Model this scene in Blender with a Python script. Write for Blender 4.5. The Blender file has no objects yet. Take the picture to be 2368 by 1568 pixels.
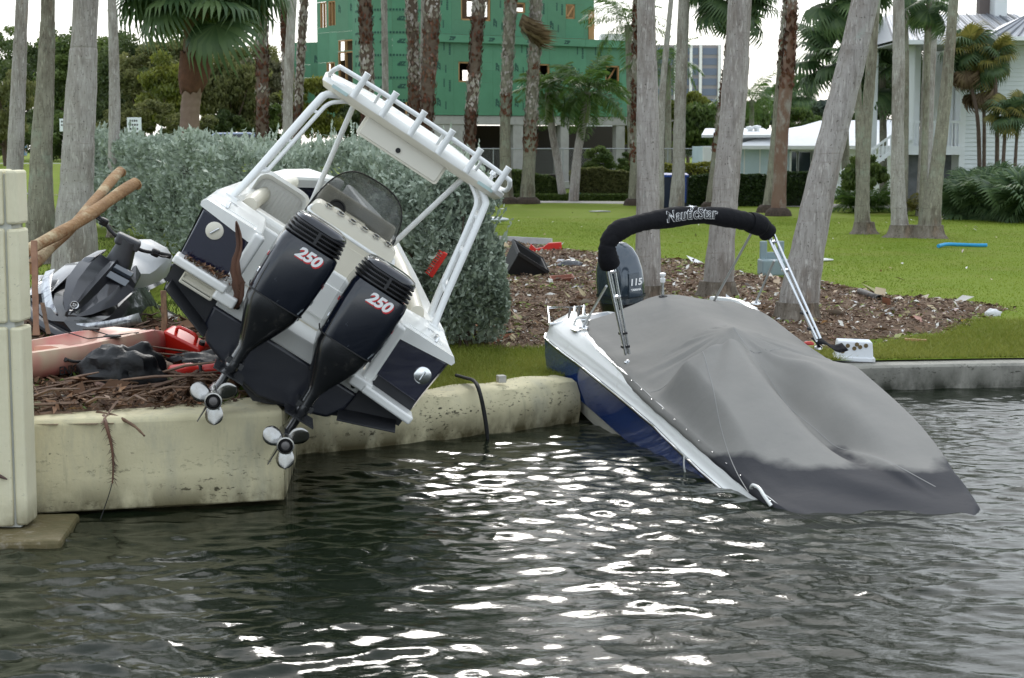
import bpy, math, random
import numpy as np
from mathutils import Vector, Matrix, noise as mnoise

rad = math.radians
sc = bpy.context.scene
C = sc.collection

# ------------------------------------------------------------------ camera
FPX, CU, CV, CAMZ = 3947.0, 1184.0, 784.0, 3.0
PITCH = math.atan((784 - 330) / FPX)
cam = bpy.data.objects.new('camera', bpy.data.cameras.new('camera'))
C.objects.link(cam)
cam.location = (0, 0, CAMZ)
cam.rotation_euler = (math.pi / 2 - PITCH, 0, 0)
cam.data.sensor_width = 36.0
cam.data.lens = 36.0 * FPX / 2368.0
cam.data.clip_start = 0.2
cam.data.clip_end = 2000
cam.data.dof.use_dof = True
cam.data.dof.focus_distance = 16.0
cam.data.dof.aperture_fstop = 5.6
sc.camera = cam

# ------------------------------------------------------------------ sky, sun, exposure
SUN_EL, SUN_AZ = 36.0, 1.0
world = bpy.data.worlds.new('World')
sc.world = world
world.use_nodes = True
nt = world.node_tree
nt.nodes.clear()
w_out = nt.nodes.new('ShaderNodeOutputWorld')
sky = nt.nodes.new('ShaderNodeTexSky')
sky.sky_type = 'NISHITA'
sky.sun_disc = False
sky.dust_density = 2.0
sky.sun_elevation = rad(SUN_EL)
sky.sun_rotation = rad(SUN_AZ)
bg1 = nt.nodes.new('ShaderNodeBackground'); bg1.inputs['Strength'].default_value = 0.12
nt.links.new(sky.outputs[0], bg1.inputs['Color'])
tcw = nt.nodes.new('ShaderNodeTexCoord')
mpw = nt.nodes.new('ShaderNodeMapping'); mpw.inputs['Scale'].default_value = (1.0, 1.0, 3.0)
nzw = nt.nodes.new('ShaderNodeTexNoise'); nzw.inputs['Scale'].default_value = 3.2
nzw.inputs['Detail'].default_value = 6; nzw.inputs['Roughness'].default_value = 0.55
crw = nt.nodes.new('ShaderNodeValToRGB')
crw.color_ramp.elements[0].position = 0.32; crw.color_ramp.elements[0].color = (0.78, 0.88, 0.96, 1)
crw.color_ramp.elements[1].position = 0.66; crw.color_ramp.elements[1].color = (1.15, 1.21, 1.27, 1)
nt.links.new(tcw.outputs['Generated'], mpw.inputs['Vector'])
nt.links.new(mpw.outputs[0], nzw.inputs['Vector'])
nt.links.new(nzw.outputs['Fac'], crw.inputs['Fac'])
bg2 = nt.nodes.new('ShaderNodeBackground'); bg2.inputs['Strength'].default_value = 0.95
nt.links.new(crw.outputs[0], bg2.inputs['Color'])
mxw = nt.nodes.new('ShaderNodeMixShader'); mxw.inputs[0].default_value = 0.74
nt.links.new(bg1.outputs[0], mxw.inputs[1]); nt.links.new(bg2.outputs[0], mxw.inputs[2])
nt.links.new(mxw.outputs[0], w_out.inputs['Surface'])

sun = bpy.data.objects.new('sun', bpy.data.lights.new('sun', 'SUN'))
C.objects.link(sun)
sun.data.energy = 0.65
sun.data.angle = rad(11)
sun.data.color = (1.0, 0.97, 0.93)
_sd = Vector((math.cos(rad(SUN_EL)) * math.sin(rad(SUN_AZ)), math.cos(rad(SUN_EL)) * math.cos(rad(SUN_AZ)), math.sin(rad(SUN_EL))))
sun.rotation_euler = _sd.to_track_quat('Z', 'Y').to_euler()
sun.location = (0, 40, 60)

sc.view_settings.view_transform = 'Standard'
sc.view_settings.look = 'None'
sc.view_settings.gamma = 1.0
sc.view_settings.exposure = 0.75
sc.view_settings.use_curve_mapping = False
try:
    sc.cycles.max_bounces = 8
    sc.cycles.transparent_max_bounces = 12
    sc.cycles.use_denoising = True
    sc.cycles.caustics_reflective = False
    sc.cycles.caustics_refractive = False
except Exception:
    pass

# ------------------------------------------------------------------ helpers
_cp, _sp = math.cos(PITCH), math.sin(PITCH)
def ray(u, v):
    a = (u - CU) / FPX; b = -(v - CV) / FPX
    return Vector((a, _cp + b * _sp, -_sp + b * _cp))
def at(u, v, Y):
    d = ray(u, v); return Vector((0, 0, CAMZ)) + d * (Y / d.y)
def onz(u, v, z=0.0):
    d = ray(u, v); return Vector((0, 0, CAMZ)) + d * ((z - CAMZ) / d.z)
def scale_at(Y):      # photo pixels (2368 wide) per metre
    return FPX / Y

def frame(F, roll, O):
    F = Vector(F).normalized()
    R0 = F.cross(Vector((0, 0, 1))).normalized(); U0 = R0.cross(F)
    r = rad(roll); c, s = math.cos(r), math.sin(r)
    R = R0 * c - U0 * s; U = U0 * c + R0 * s
    m = Matrix.Identity(4)
    for i, ax in enumerate((R, F, U)):
        for k in range(3): m[k][i] = ax[k]
    for k in range(3): m[k][3] = O[k]
    return m

def tag(o, label=None, cat=None, group=None, kind=None):
    if label: o['label'] = label
    if cat: o['category'] = cat
    if group: o['group'] = group
    if kind: o['kind'] = kind
    return o

def thing(name, label, cat, loc=(0, 0, 0), rz=0.0, group=None, matrix=None):
    o = bpy.data.objects.new(name, None)
    o.empty_display_size = 0.2
    C.objects.link(o)
    if matrix is not None: o.matrix_world = matrix
    else:
        o.location = loc; o.rotation_euler = (0, 0, rz)
    return tag(o, label, cat, group)

def dup(root, loc=None, rz=None, label=None, group=None, scale=None):
    def cp(o, parent):
        c = o.copy(); C.objects.link(c)
        if parent is not None: c.parent = parent
        for ch in list(o.children): cp(ch, c)
        return c
    r = cp(root, None)
    if loc is not None: r.location = loc
    if rz is not None: r.rotation_euler = (0, 0, rz)
    if scale is not None: r.scale = (scale, scale, scale)
    if label: r['label'] = label
    if group: r['group'] = group
    return r

def rotz(a):
    c, s = math.cos(a), math.sin(a); return np.array([[c, -s, 0], [s, c, 0], [0, 0, 1.0]])
def rotx(a):
    c, s = math.cos(a), math.sin(a); return np.array([[1.0, 0, 0], [0, c, -s], [0, s, c]])
def roty(a):
    c, s = math.cos(a), math.sin(a); return np.array([[c, 0, s], [0, 1.0, 0], [-s, 0, c]])

def finish(me, smooth):
    if smooth:
        me.shade_smooth()
        if smooth < 179:
            try: me.set_sharp_from_angle(angle=rad(smooth))
            except Exception: pass

class MB:
    def __init__(s):
        s.v = []; s.f = []; s.m = []
    def add(s, v, f, mi=0):
        n = len(s.v)
        s.v.extend([tuple(map(float, p)) for p in v])
        s.f.extend([tuple(int(i) + n for i in q) for q in f])
        s.m.extend([mi] * len(f))
        return s
    def box(s, c, size, rot=None, mi=0, taper=None):
        h = np.array(size, float) / 2
        P = np.array([[x, y, z] for z in (-1, 1) for y in (-1, 1) for x in (-1, 1)], float)
        if taper is not None:
            P[4:, 0] *= taper[0]; P[4:, 1] *= taper[1]
        P = P * h
        if rot is not None: P = P @ np.asarray(rot).T
        P = P + np.asarray(c, float)
        return s.add(P, [(0, 2, 3, 1), (4, 5, 7, 6), (0, 1, 5, 4), (2, 6, 7, 3), (0, 4, 6, 2), (1, 3, 7, 5)], mi)
    def loft(s, rings, closed=True, caps=True, mi=0, capmi=None):
        n = len(rings[0]); V = [p for r in rings for p in r]; F = []
        for i in range(len(rings) - 1):
            for j in range(n if closed else n - 1):
                k = (j + 1) % n
                F.append((i * n + j, i * n + k, (i + 1) * n + k, (i + 1) * n + j))
        s.add(V, F, mi)
        if caps and closed:
            s.add(rings[0], [tuple(range(n))[::-1]], mi if capmi is None else capmi)
            s.add(rings[-1], [tuple(range(n))], mi if capmi is None else capmi)
        return s
    def tube(s, pts, r, n=8, mi=0, caps=True, flat=1.0):
        P = np.array([tuple(p) for p in pts], float); m = len(P)
        rr = np.full(m, r, float) if np.isscalar(r) else np.array(r, float)
        T = np.gradient(P, axis=0); T /= np.linalg.norm(T, axis=1, keepdims=True) + 1e-12
        up = np.array([0, 0, 1.0])
        if abs(T[0] @ up) > 0.95: up = np.array([1.0, 0, 0])
        N = np.cross(T[0], up); N /= np.linalg.norm(N)
        rings = []; a = np.linspace(0, 2 * math.pi, n, endpoint=False)
        for i in range(m):
            N = N - T[i] * (N @ T[i]); N /= np.linalg.norm(N) + 1e-12
            B = np.cross(T[i], N)
            rings.append(P[i] + rr[i] * (np.outer(np.cos(a), N) + flat * np.outer(np.sin(a), B)))
        return s.loft(rings, True, caps, mi)
    def lathe(s, prof, n=16, M=None, o=(0, 0, 0), mi=0, caps=True):
        a = np.linspace(0, 2 * math.pi, n, endpoint=False); rings = []
        for r, z in prof:
            P = np.stack([r * np.cos(a), r * np.sin(a), np.full(n, z)], 1)
            if M is not None: P = P @ np.asarray(M).T
            rings.append(P + np.asarray(o, float))
        return s.loft(rings, True, caps, mi)
    def grid(s, P, mi=0):
        P = np.asarray(P); a, b = P.shape[:2]
        F = [(i * b + j, i * b + j + 1, (i + 1) * b + j + 1, (i + 1) * b + j) for i in range(a - 1) for j in range(b - 1)]
        return s.add(P.reshape(-1, 3), F, mi)
    def prism(s, poly, axis, a, b, mi=0):
        # extrude a 2-D polygon along an axis (0 x, 1 y, 2 z) from a to b
        def mk(t):
            out = []
            for p, q in poly:
                c = [0, 0, 0]; idx = [i for i in range(3) if i != axis]
                c[idx[0]] = p; c[idx[1]] = q; c[axis] = t; out.append(c)
            return out
        return s.loft([mk(a), mk(b)], True, True, mi)
    def move(s, off):
        s.v = [(p[0] + off[0], p[1] + off[1], p[2] + off[2]) for p in s.v]; return s
    def build(s, name, mats, parent=None, smooth=0, bevel=0, sub=0, seg=2, solid=0, fixn=True, loc=None):
        me = bpy.data.meshes.new(name)
        me.from_pydata(s.v, [], s.f)
        if not isinstance(mats, (list, tuple)): mats = [mats]
        for m in mats: me.materials.append(m)
        if len(mats) > 1: me.polygons.foreach_set('material_index', s.m)
        me.update()
        if fixn:
            import bmesh
            bm = bmesh.new(); bm.from_mesh(me)
            bmesh.ops.remove_doubles(bm, verts=bm.verts, dist=1e-5)
            bmesh.ops.recalc_face_normals(bm, faces=bm.faces)
            bm.to_mesh(me); bm.free()
        finish(me, smooth)
        o = bpy.data.objects.new(name, me); C.objects.link(o)
        if loc is not None: o.location = loc
        if parent is not None: o.parent = parent
        if solid:
            md = o.modifiers.new('solid', 'SOLIDIFY'); md.thickness = solid; md.offset = -1
        if bevel:
            md = o.modifiers.new('bevel', 'BEVEL'); md.width = bevel; md.segments = seg; md.limit_method = 'ANGLE'; md.angle_limit = rad(35)
        if sub:
            md = o.modifiers.new('sub', 'SUBSURF'); md.levels = sub; md.render_levels = sub
        return o

def mesh_np(name, V, F, mat, parent=None, smooth=0, attr=None, kind=None, attr2=None):
    """fast mesh from arrays; F is (m,3) or (m,4); attr = per-vertex float 'rnd'"""
    V = np.ascontiguousarray(V, np.float32); F = np.ascontiguousarray(F, np.int32)
    me = bpy.data.meshes.new(name)
    k = F.shape[1]
    me.vertices.add(len(V)); me.vertices.foreach_set('co', V.ravel())
    me.loops.add(F.size); me.loops.foreach_set('vertex_index', F.ravel())
    me.polygons.add(len(F)); me.polygons.foreach_set('loop_start', np.arange(0, F.size, k, dtype=np.int32))
    try: me.polygons.foreach_set('loop_total', np.full(len(F), k, np.int32))
    except Exception: pass
    me.update(calc_edges=True)
    for nm, arr in (('rnd', attr), ('rnd2', attr2)):
        if arr is not None:
            at_ = me.attributes.new(nm, 'FLOAT', 'POINT'); at_.data.foreach_set('value', np.ascontiguousarray(arr, np.float32))
    me.materials.append(mat)
    finish(me, smooth)
    o = bpy.data.objects.new(name, me); C.objects.link(o)
    if parent is not None: o.parent = parent
    if kind: o['kind'] = kind
    return o

def obj_from(name, me, parent=None, loc=None, rot=None, scale=None):
    o = bpy.data.objects.new(name, me); C.objects.link(o)
    if parent is not None: o.parent = parent
    if loc is not None: o.location = loc
    if rot is not None: o.rotation_euler = rot
    if scale is not None: o.scale = scale if not np.isscalar(scale) else (scale,) * 3
    return o

def text_mesh(body, size, extrude=0.001, bold=0.0, shear=0.0, spacing=1.0, width=1.0):
    cu = bpy.data.curves.new('txt', 'FONT'); cu.body = body; cu.size = size; cu.extrude = extrude
    cu.offset = bold; cu.shear = shear; cu.align_x = 'CENTER'; cu.align_y = 'CENTER'; cu.space_character = spacing
    cu.resolution_u = 3
    o = bpy.data.objects.new('txt', cu); C.objects.link(o)
    dg = bpy.context.evaluated_depsgraph_get()
    me = bpy.data.meshes.new_from_object(o.evaluated_get(dg))
    bpy.data.objects.remove(o); bpy.data.curves.remove(cu)
    if width != 1.0:
        for v in me.vertices: v.co.x *= width
    return me

def text_part(name, body, size, mat, parent, M, **k):
    me = text_mesh(body, size, **k); me.materials.clear(); me.materials.append(mat)
    me.transform(M)
    return obj_from(name, me, parent)

def basis(x, y, o):
    x = Vector(x).normalized(); y = Vector(y); y = (y - x * x.dot(y)).normalized(); z = x.cross(y)
    m = Matrix.Identity(4)
    for i, a in enumerate((x, y, z)):
        for k in range(3): m[k][i] = a[k]
    for k in range(3): m[k][3] = o[k]
    return m

def smoothpath(pts, n=40):
    P = np.array([tuple(p) for p in pts], float); m = len(P)
    t = np.linspace(0, m - 1, n); out = []
    for x in t:
        i = min(int(x), m - 2); f = x - i
        p0 = P[max(i - 1, 0)]; p1 = P[i]; p2 = P[i + 1]; p3 = P[min(i + 2, m - 1)]
        out.append(0.5 * ((2 * p1) + (-p0 + p2) * f + (2 * p0 - 5 * p1 + 4 * p2 - p3) * f * f + (-p0 + 3 * p1 - 3 * p2 + p3) * f ** 3))
    return np.array(out)

# value noise for arrays (smooth, tileless)
_vr = np.random.RandomState(7).rand(256, 256)
def vnoise(x, y):
    x = np.asarray(x, float); y = np.asarray(y, float)
    xi = np.floor(x).astype(int); yi = np.floor(y).astype(int); fx = x - xi; fy = y - yi
    fx = fx * fx * (3 - 2 * fx); fy = fy * fy * (3 - 2 * fy)
    g = lambda a, b: _vr[a % 256, b % 256]
    return (g(xi, yi) * (1 - fx) + g(xi + 1, yi) * fx) * (1 - fy) + (g(xi, yi + 1) * (1 - fx) + g(xi + 1, yi + 1) * fx) * fy
def fbm(x, y, o=4):
    s = 0; a = 0.5
    for k in range(o): s = s + a * vnoise(x * 2 ** k + 17.3 * k, y * 2 ** k + 5.1 * k); a *= 0.5
    return s

# ------------------------------------------------------------------ materials
def mat(name, col, rough=0.6, metal=0.0, spec=0.5, col2=None, nscale=4.0, namt=0.5, stretch=(1, 1, 1), bump=0.0, bscale=20.0,
        coat=0.0, attr=None, dirt=None, dscale=3.0, dpos=(0.55, 0.72), trans=0.0, alpha=1.0, sheen=0.0, coords='Object', detail=6, ior=1.5):
    m = bpy.data.materials.new(name); m.use_nodes = True
    t = m.node_tree; N = t.nodes; L = t.links
    b = N['Principled BSDF']
    b.inputs['Roughness'].default_value = rough; b.inputs['Metallic'].default_value = metal
    b.inputs['Specular IOR Level'].default_value = spec; b.inputs['IOR'].default_value = ior
    if coat: b.inputs['Coat Weight'].default_value = coat; b.inputs['Coat Roughness'].default_value = 0.04
    if trans: b.inputs['Transmission Weight'].default_value = trans
    if alpha < 1: b.inputs['Alpha'].default_value = alpha
    if sheen: b.inputs['Sheen Weight'].default_value = sheen
    c4 = lambda c: (c[0], c[1], c[2], 1)
    src = None
    tc = N.new('ShaderNodeTexCoord'); mp = N.new('ShaderNodeMapping'); mp.inputs['Scale'].default_value = stretch
    L.new(tc.outputs[coords], mp.inputs['Vector'])
    if col2 is not None:
        mix = N.new('ShaderNodeMix'); mix.data_type = 'RGBA'
        mix.inputs[6].default_value = c4(col); mix.inputs[7].default_value = c4(col2)
        if attr:
            a = N.new('ShaderNodeAttribute'); a.attribute_name = attr; L.new(a.outputs['Fac'], mix.inputs[0])
        else:
            nz = N.new('ShaderNodeTexNoise'); nz.inputs['Scale'].default_value = nscale; nz.inputs['Detail'].default_value = detail; nz.inputs['Roughness'].default_value = 0.6
            L.new(mp.outputs[0], nz.inputs['Vector'])
            mr = N.new('ShaderNodeMapRange'); mr.inputs[1].default_value = 0.5 - 0.5 * namt * 0.6; mr.inputs[2].default_value = 0.5 + 0.5 * namt * 0.6
            L.new(nz.outputs['Fac'], mr.inputs[0]); L.new(mr.outputs[0], mix.inputs[0])
        src = mix.outputs[2]
    if dirt is not None:
        nz = N.new('ShaderNodeTexNoise'); nz.inputs['Scale'].default_value = dscale; nz.inputs['Detail'].default_value = 8; nz.inputs['Roughness'].default_value = 0.68
        L.new(mp.outputs[0], nz.inputs['Vector'])
        mr = N.new('ShaderNodeMapRange'); mr.inputs[1].default_value = dpos[0]; mr.inputs[2].default_value = dpos[1]
        L.new(nz.outputs['Fac'], mr.inputs[0])
        mx = N.new('ShaderNodeMix'); mx.data_type = 'RGBA'; L.new(mr.outputs[0], mx.inputs[0])
        if src is not None: L.new(src, mx.inputs[6])
        else: mx.inputs[6].default_value = c4(col)
        mx.inputs[7].default_value = c4(dirt); src = mx.outputs[2]
    if src is not None: L.new(src, b.inputs['Base Color'])
    else: b.inputs['Base Color'].default_value = c4(col)
    if bump:
        nz = N.new('ShaderNodeTexNoise'); nz.inputs['Scale'].default_value = bscale; nz.inputs['Detail'].default_value = 5
        L.new(mp.outputs[0], nz.inputs['Vector'])
        bp = N.new('ShaderNodeBump'); bp.inputs['Strength'].default_value = bump; bp.inputs['Distance'].default_value = 0.02
        L.new(nz.outputs['Fac'], bp.inputs['Height']); L.new(bp.outputs[0], b.inputs['Normal'])
    return m

def leafmat(name, c1, c2, rough=0.5, transl=0.25, spec=0.4):
    """leaf colour runs from c1 to c2 by the leaf's own random number"""
    m = bpy.data.materials.new(name); m.use_nodes = True
    t = m.node_tree; N = t.nodes; L = t.links; b = N['Principled BSDF']
    a = N.new('ShaderNodeAttribute'); a.attribute_name = 'rnd'
    mix = N.new('ShaderNodeMix'); mix.data_type = 'RGBA'
    mix.inputs[6].default_value = (*c1, 1); mix.inputs[7].default_value = (*c2, 1)
    L.new(a.outputs['Fac'], mix.inputs[0]); L.new(mix.outputs[2], b.inputs['Base Color'])
    b.inputs['Roughness'].default_value = rough; b.inputs['Specular IOR Level'].default_value = spec
    tr = N.new('ShaderNodeBsdfTranslucent'); L.new(mix.outputs[2], tr.inputs['Color'])
    ms = N.new('ShaderNodeMixShader'); ms.inputs[0].default_value = transl
    L.new(b.outputs[0], ms.inputs[1]); L.new(tr.outputs[0], ms.inputs[2])
    L.new(ms.outputs[0], N['Material Output'].inputs['Surface'])
    return m
# ------------------------------------------------------------------ materials of the setting
def rampmat(name, stops, rough=0.8, spec=0.3, bump=0.0):
    m = bpy.data.materials.new(name); m.use_nodes = True
    t = m.node_tree; N = t.nodes; L = t.links; b = N['Principled BSDF']
    a = N.new('ShaderNodeAttribute'); a.attribute_name = 'rnd'
    r = N.new('ShaderNodeValToRGB'); r.color_ramp.interpolation = 'LINEAR'
    e = r.color_ramp.elements
    while len(e) < len(stops): e.new(0.5)
    for i, (p, c) in enumerate(stops):
        e[i].position = p; e[i].color = (*c, 1)
    L.new(a.outputs['Fac'], r.inputs['Fac']); L.new(r.outputs[0], b.inputs['Base Color'])
    b.inputs['Roughness'].default_value = rough; b.inputs['Specular IOR Level'].default_value = spec
    return m

def water_mat():
    m = bpy.data.materials.new('murky_water'); m.use_nodes = True
    t = m.node_tree; N = t.nodes; L = t.links; b = N['Principled BSDF']
    b.inputs['Base Color'].default_value = (0.013, 0.019, 0.010, 1)
    b.inputs['Roughness'].default_value = 0.03; b.inputs['IOR'].default_value = 1.34
    b.inputs['Specular IOR Level'].default_value = 0.62
    tc = N.new('ShaderNodeTexCoord')
    mp = N.new('ShaderNodeMapping'); mp.inputs['Scale'].default_value = (1.0, 2.0, 1.0)
    nz = N.new('ShaderNodeTexNoise'); nz.inputs['Scale'].default_value = 13.0; nz.inputs['Detail'].default_value = 4
    L.new(tc.outputs['Object'], mp.inputs['Vector']); L.new(mp.outputs[0], nz.inputs['Vector'])
    bp = N.new('ShaderNodeBump'); bp.inputs['Strength'].default_value = 0.12; bp.inputs['Distance'].default_value = 0.02
    L.new(nz.outputs['Fac'], bp.inputs['Height']); L.new(bp.outputs[0], b.inputs['Normal'])
    tr = N.new('ShaderNodeBsdfTransparent'); tr.inputs['Color'].default_value = (0.55, 0.6, 0.45, 1)
    fr = N.new('ShaderNodeFresnel'); fr.inputs['IOR'].default_value = 1.34; L.new(bp.outputs[0], fr.inputs['Normal'])
    inv = N.new('ShaderNodeMath'); inv.operation = 'SUBTRACT'; inv.inputs[0].default_value = 1.0; L.new(fr.outputs[0], inv.inputs[1])
    sc_ = N.new('ShaderNodeMath'); sc_.operation = 'MULTIPLY'; sc_.inputs[1].default_value = 0.32; L.new(inv.outputs[0], sc_.inputs[0])
    ms = N.new('ShaderNodeMixShader'); L.new(sc_.outputs[0], ms.inputs[0])
    L.new(b.outputs[0], ms.inputs[1]); L.new(tr.outputs[0], ms.inputs[2])
    L.new(ms.outputs[0], N['Material Output'].inputs['Surface'])
    return m

def stucco_mat(name, c1, c2, stain, zband=0.35, mould=(0.03, 0.028, 0.02), amount=1.0, wet=(0.09, 0.075, 0.035)):
    """painted concrete: blotches, black mould specks in rows above the waterline, a damp band at the foot"""
    m = bpy.data.materials.new(name); m.use_nodes = True
    t = m.node_tree; N = t.nodes; L = t.links; b = N['Principled BSDF']
    b.inputs['Roughness'].default_value = 0.75; b.inputs['Specular IOR Level'].default_value = 0.25
    geo = N.new('ShaderNodeNewGeometry'); sep = N.new('ShaderNodeSeparateXYZ'); L.new(geo.outputs['Position'], sep.inputs[0])
    def noise(scale, stretch, det=6, r=0.6):
        mp = N.new('ShaderNodeMapping'); mp.inputs['Scale'].default_value = stretch; L.new(geo.outputs['Position'], mp.inputs['Vector'])
        n = N.new('ShaderNodeTexNoise'); n.inputs['Scale'].default_value = scale; n.inputs['Detail'].default_value = det; n.inputs['Roughness'].default_value = r
        L.new(mp.outputs[0], n.inputs['Vector']); return n.outputs['Fac']
    def mrange(x, a, bb, c=0.0, d=1.0):
        r = N.new('ShaderNodeMapRange'); r.inputs[1].default_value = a; r.inputs[2].default_value = bb; r.inputs[3].default_value = c; r.inputs[4].default_value = d
        L.new(x, r.inputs[0]); return r.outputs[0]
    def mul(x, y):
        r = N.new('ShaderNodeMath'); r.operation = 'MULTIPLY'; L.new(x, r.inputs[0])
        if isinstance(y, float): r.inputs[1].default_value = y
        else: L.new(y, r.inputs[1])
        return r.outputs[0]
    def mixc(f, a, c):
        r = N.new('ShaderNodeMix'); r.data_type = 'RGBA'; L.new(f, r.inputs[0])
        if isinstance(a, tuple): r.inputs[6].default_value = (*a, 1)
        else: L.new(a, r.inputs[6])
        r.inputs[7].default_value = (*c, 1); return r.outputs[2]
    base = mixc(mrange(noise(2.2, (1, 1, 1.6)), 0.35, 0.65), c1, c2)
    st = mul(mrange(noise(1.6, (1.6, 1.6, .5), 8, .7), 0.50, 0.70), 0.75 * amount)
    col = mixc(st, base, stain)
    streak = mul(mrange(noise(5.0, (1.6, 1.6, .22), 6, .65), 0.60, 0.74), 0.5 * amount)
    col = mixc(streak, col, (stain[0] * .7, stain[1] * .7, stain[2] * .66))
    band = mul(mrange(sep.outputs['Z'], zband + 0.22, zband), mrange(sep.outputs['Z'], 0.0, 0.12))
    sp = mul(mrange(noise(34.0, (.5, .5, 1.0), 4, .65), 0.56, 0.62), mrange(noise(2.4, (.6, .6, 3.6), 4), 0.46, 0.62))
    col = mixc(mul(mul(sp, band), 0.95), col, mould)
    sp2 = mul(mrange(noise(30.0, (.8, .8, 1.2), 3, .6), 0.66, 0.72), mrange(noise(1.9, (1, 1, 1), 3), 0.42, 0.6))
    col = mixc(mul(sp2, 0.7 * amount), col, mould)
    foot = mrange(sep.outputs['Z'], 0.30, 0.03)
    foot2 = mul(foot, mrange(noise(3.0, (1, 1, .6), 6), 0.30, 0.56))
    col = mixc(foot2, col, wet)
    L.new(col, b.inputs['Base Color'])
    bp = N.new('ShaderNodeBump'); bp.inputs['Strength'].default_value = 0.35; bp.inputs['Distance'].default_value = 0.012
    L.new(noise(26.0, (1, 1, 1), 6, .65), bp.inputs['Height']); L.new(bp.outputs[0], b.inputs['Normal'])
    return m

M_water = water_mat()
M_cream = stucco_mat('cream_stucco', (0.66, 0.60, 0.395), (0.59, 0.535, 0.345), (0.40, 0.385, 0.29))
M_concrete = stucco_mat('grey_concrete', (0.36, 0.345, 0.30), (0.27, 0.26, 0.225), (0.13, 0.125, 0.11), zband=.25, amount=1.0, wet=(0.03, 0.032, 0.022))
M_captop = mat('cap_concrete', (0.46, 0.44, 0.38), 0.85, col2=(0.33, 0.315, 0.27), nscale=5, namt=.7, bump=.3, bscale=40, dirt=(0.12, 0.11, 0.09), dpos=(.58, .75), dscale=4)
M_foot = mat('algae_concrete', (0.075, 0.070, 0.025), 0.7, col2=(0.155, 0.115, 0.05), nscale=5, namt=.9, bump=.8, bscale=14, dirt=(.26, .23, .17), dscale=5, dpos=(.56, .68))
M_lawn = mat('lawn_turf', (0.125, 0.190, 0.014), 0.9, spec=.1, col2=(0.18, 0.225, 0.026), nscale=0.35, namt=.9, bump=.5, bscale=60, dirt=(0.19, 0.20, 0.040), dscale=.8, dpos=(.5, .72))
M_soil = mat('mulch_soil', (0.105, 0.070, 0.049), 0.95, spec=.1, col2=(0.21, 0.148, 0.105), nscale=6, namt=.8, bump=1.0, bscale=30, dirt=(0.025, 0.017, 0.012), dscale=2.2)
M_road = mat('pale_paving', (0.36, 0.34, 0.31), 0.9, col2=(0.28, 0.265, 0.24), nscale=3, namt=.6)
M_asph = mat('asphalt', (0.20, 0.20, 0.20), 0.9, col2=(0.26, 0.25, 0.245), nscale=3, namt=.6)

# ------------------------------------------------------------------ ground levels
WALL = [(-2.2, 16.35), (-1.4, 16.75), (-0.38, 17.45), (0.66, 18.33), (0.74, 19.3), (2.0, 19.85), (3.3, 20.3), (4.44, 20.62), (6.2, 20.85), (9.0, 21.0), (40.0, 21.6)]
def wall_y(x): return float(np.interp(x, [p[0] for p in WALL], [p[1] for p in WALL]))
BLOCK = [(-9.0, 12.1), (-3.86, 13.48), (-1.9, 14.02)]
def block_y(x): return float(np.interp(x, [p[0] for p in BLOCK], [p[1] for p in BLOCK]))
def sst(t): t = np.clip(t, 0, 1); return t * t * (3 - 2 * t)
def gz(x, y):
    x = np.asarray(x, float); y = np.asarray(y, float)
    z = 0.45 + 0.34 * sst((-1.5 - x) / 1.0) * sst((27 - y) / 5) + 0.14 * sst((-2.0 - x) / 6) * sst((60 - y) / 20) + 1.35 * sst((-10 - x) / 10) * sst((y - 50) / 35)
    wy = np.interp(x, [p[0] for p in WALL], [p[1] for p in WALL])
    z = z - 0.12 * sst((x - 2.0) / 2.5) * sst((wy + 2.2 - y) / 2.0)
    return z + 0.03 * (fbm(x * .35, y * .35, 3) - .45) * sst((y - 20) / 8)

def ground_sheet():
    xs = np.concatenate([np.linspace(-70, -14, 15), np.linspace(-12, -2.0, 34), [-1.96], [-1.94], np.linspace(-1.8, 12, 48), np.linspace(14, 70, 15)])
    t = np.concatenate([np.linspace(0, 14, 50), np.linspace(15, 60, 36), [75, 100, 150, 300]])
    V = []
    for x in xs:
        y0 = (block_y(x) + .62) if x < -1.95 else wall_y(x) + 0.30
        ys = y0 + t
        V.append(np.stack([np.full(len(t), x), ys, gz(x, ys)], 1))
    V = np.array(V); a, b = V.shape[:2]
    idx = np.arange(a * b).reshape(a, b)
    F = np.stack([idx[:-1, :-1], idx[1:, :-1], idx[1:, 1:], idx[:-1, 1:]], -1).reshape(-1, 4)
    return mesh_np('ground', V.reshape(-1, 3), F, M_lawn, smooth=180, kind='structure')
ground_sheet()

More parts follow.
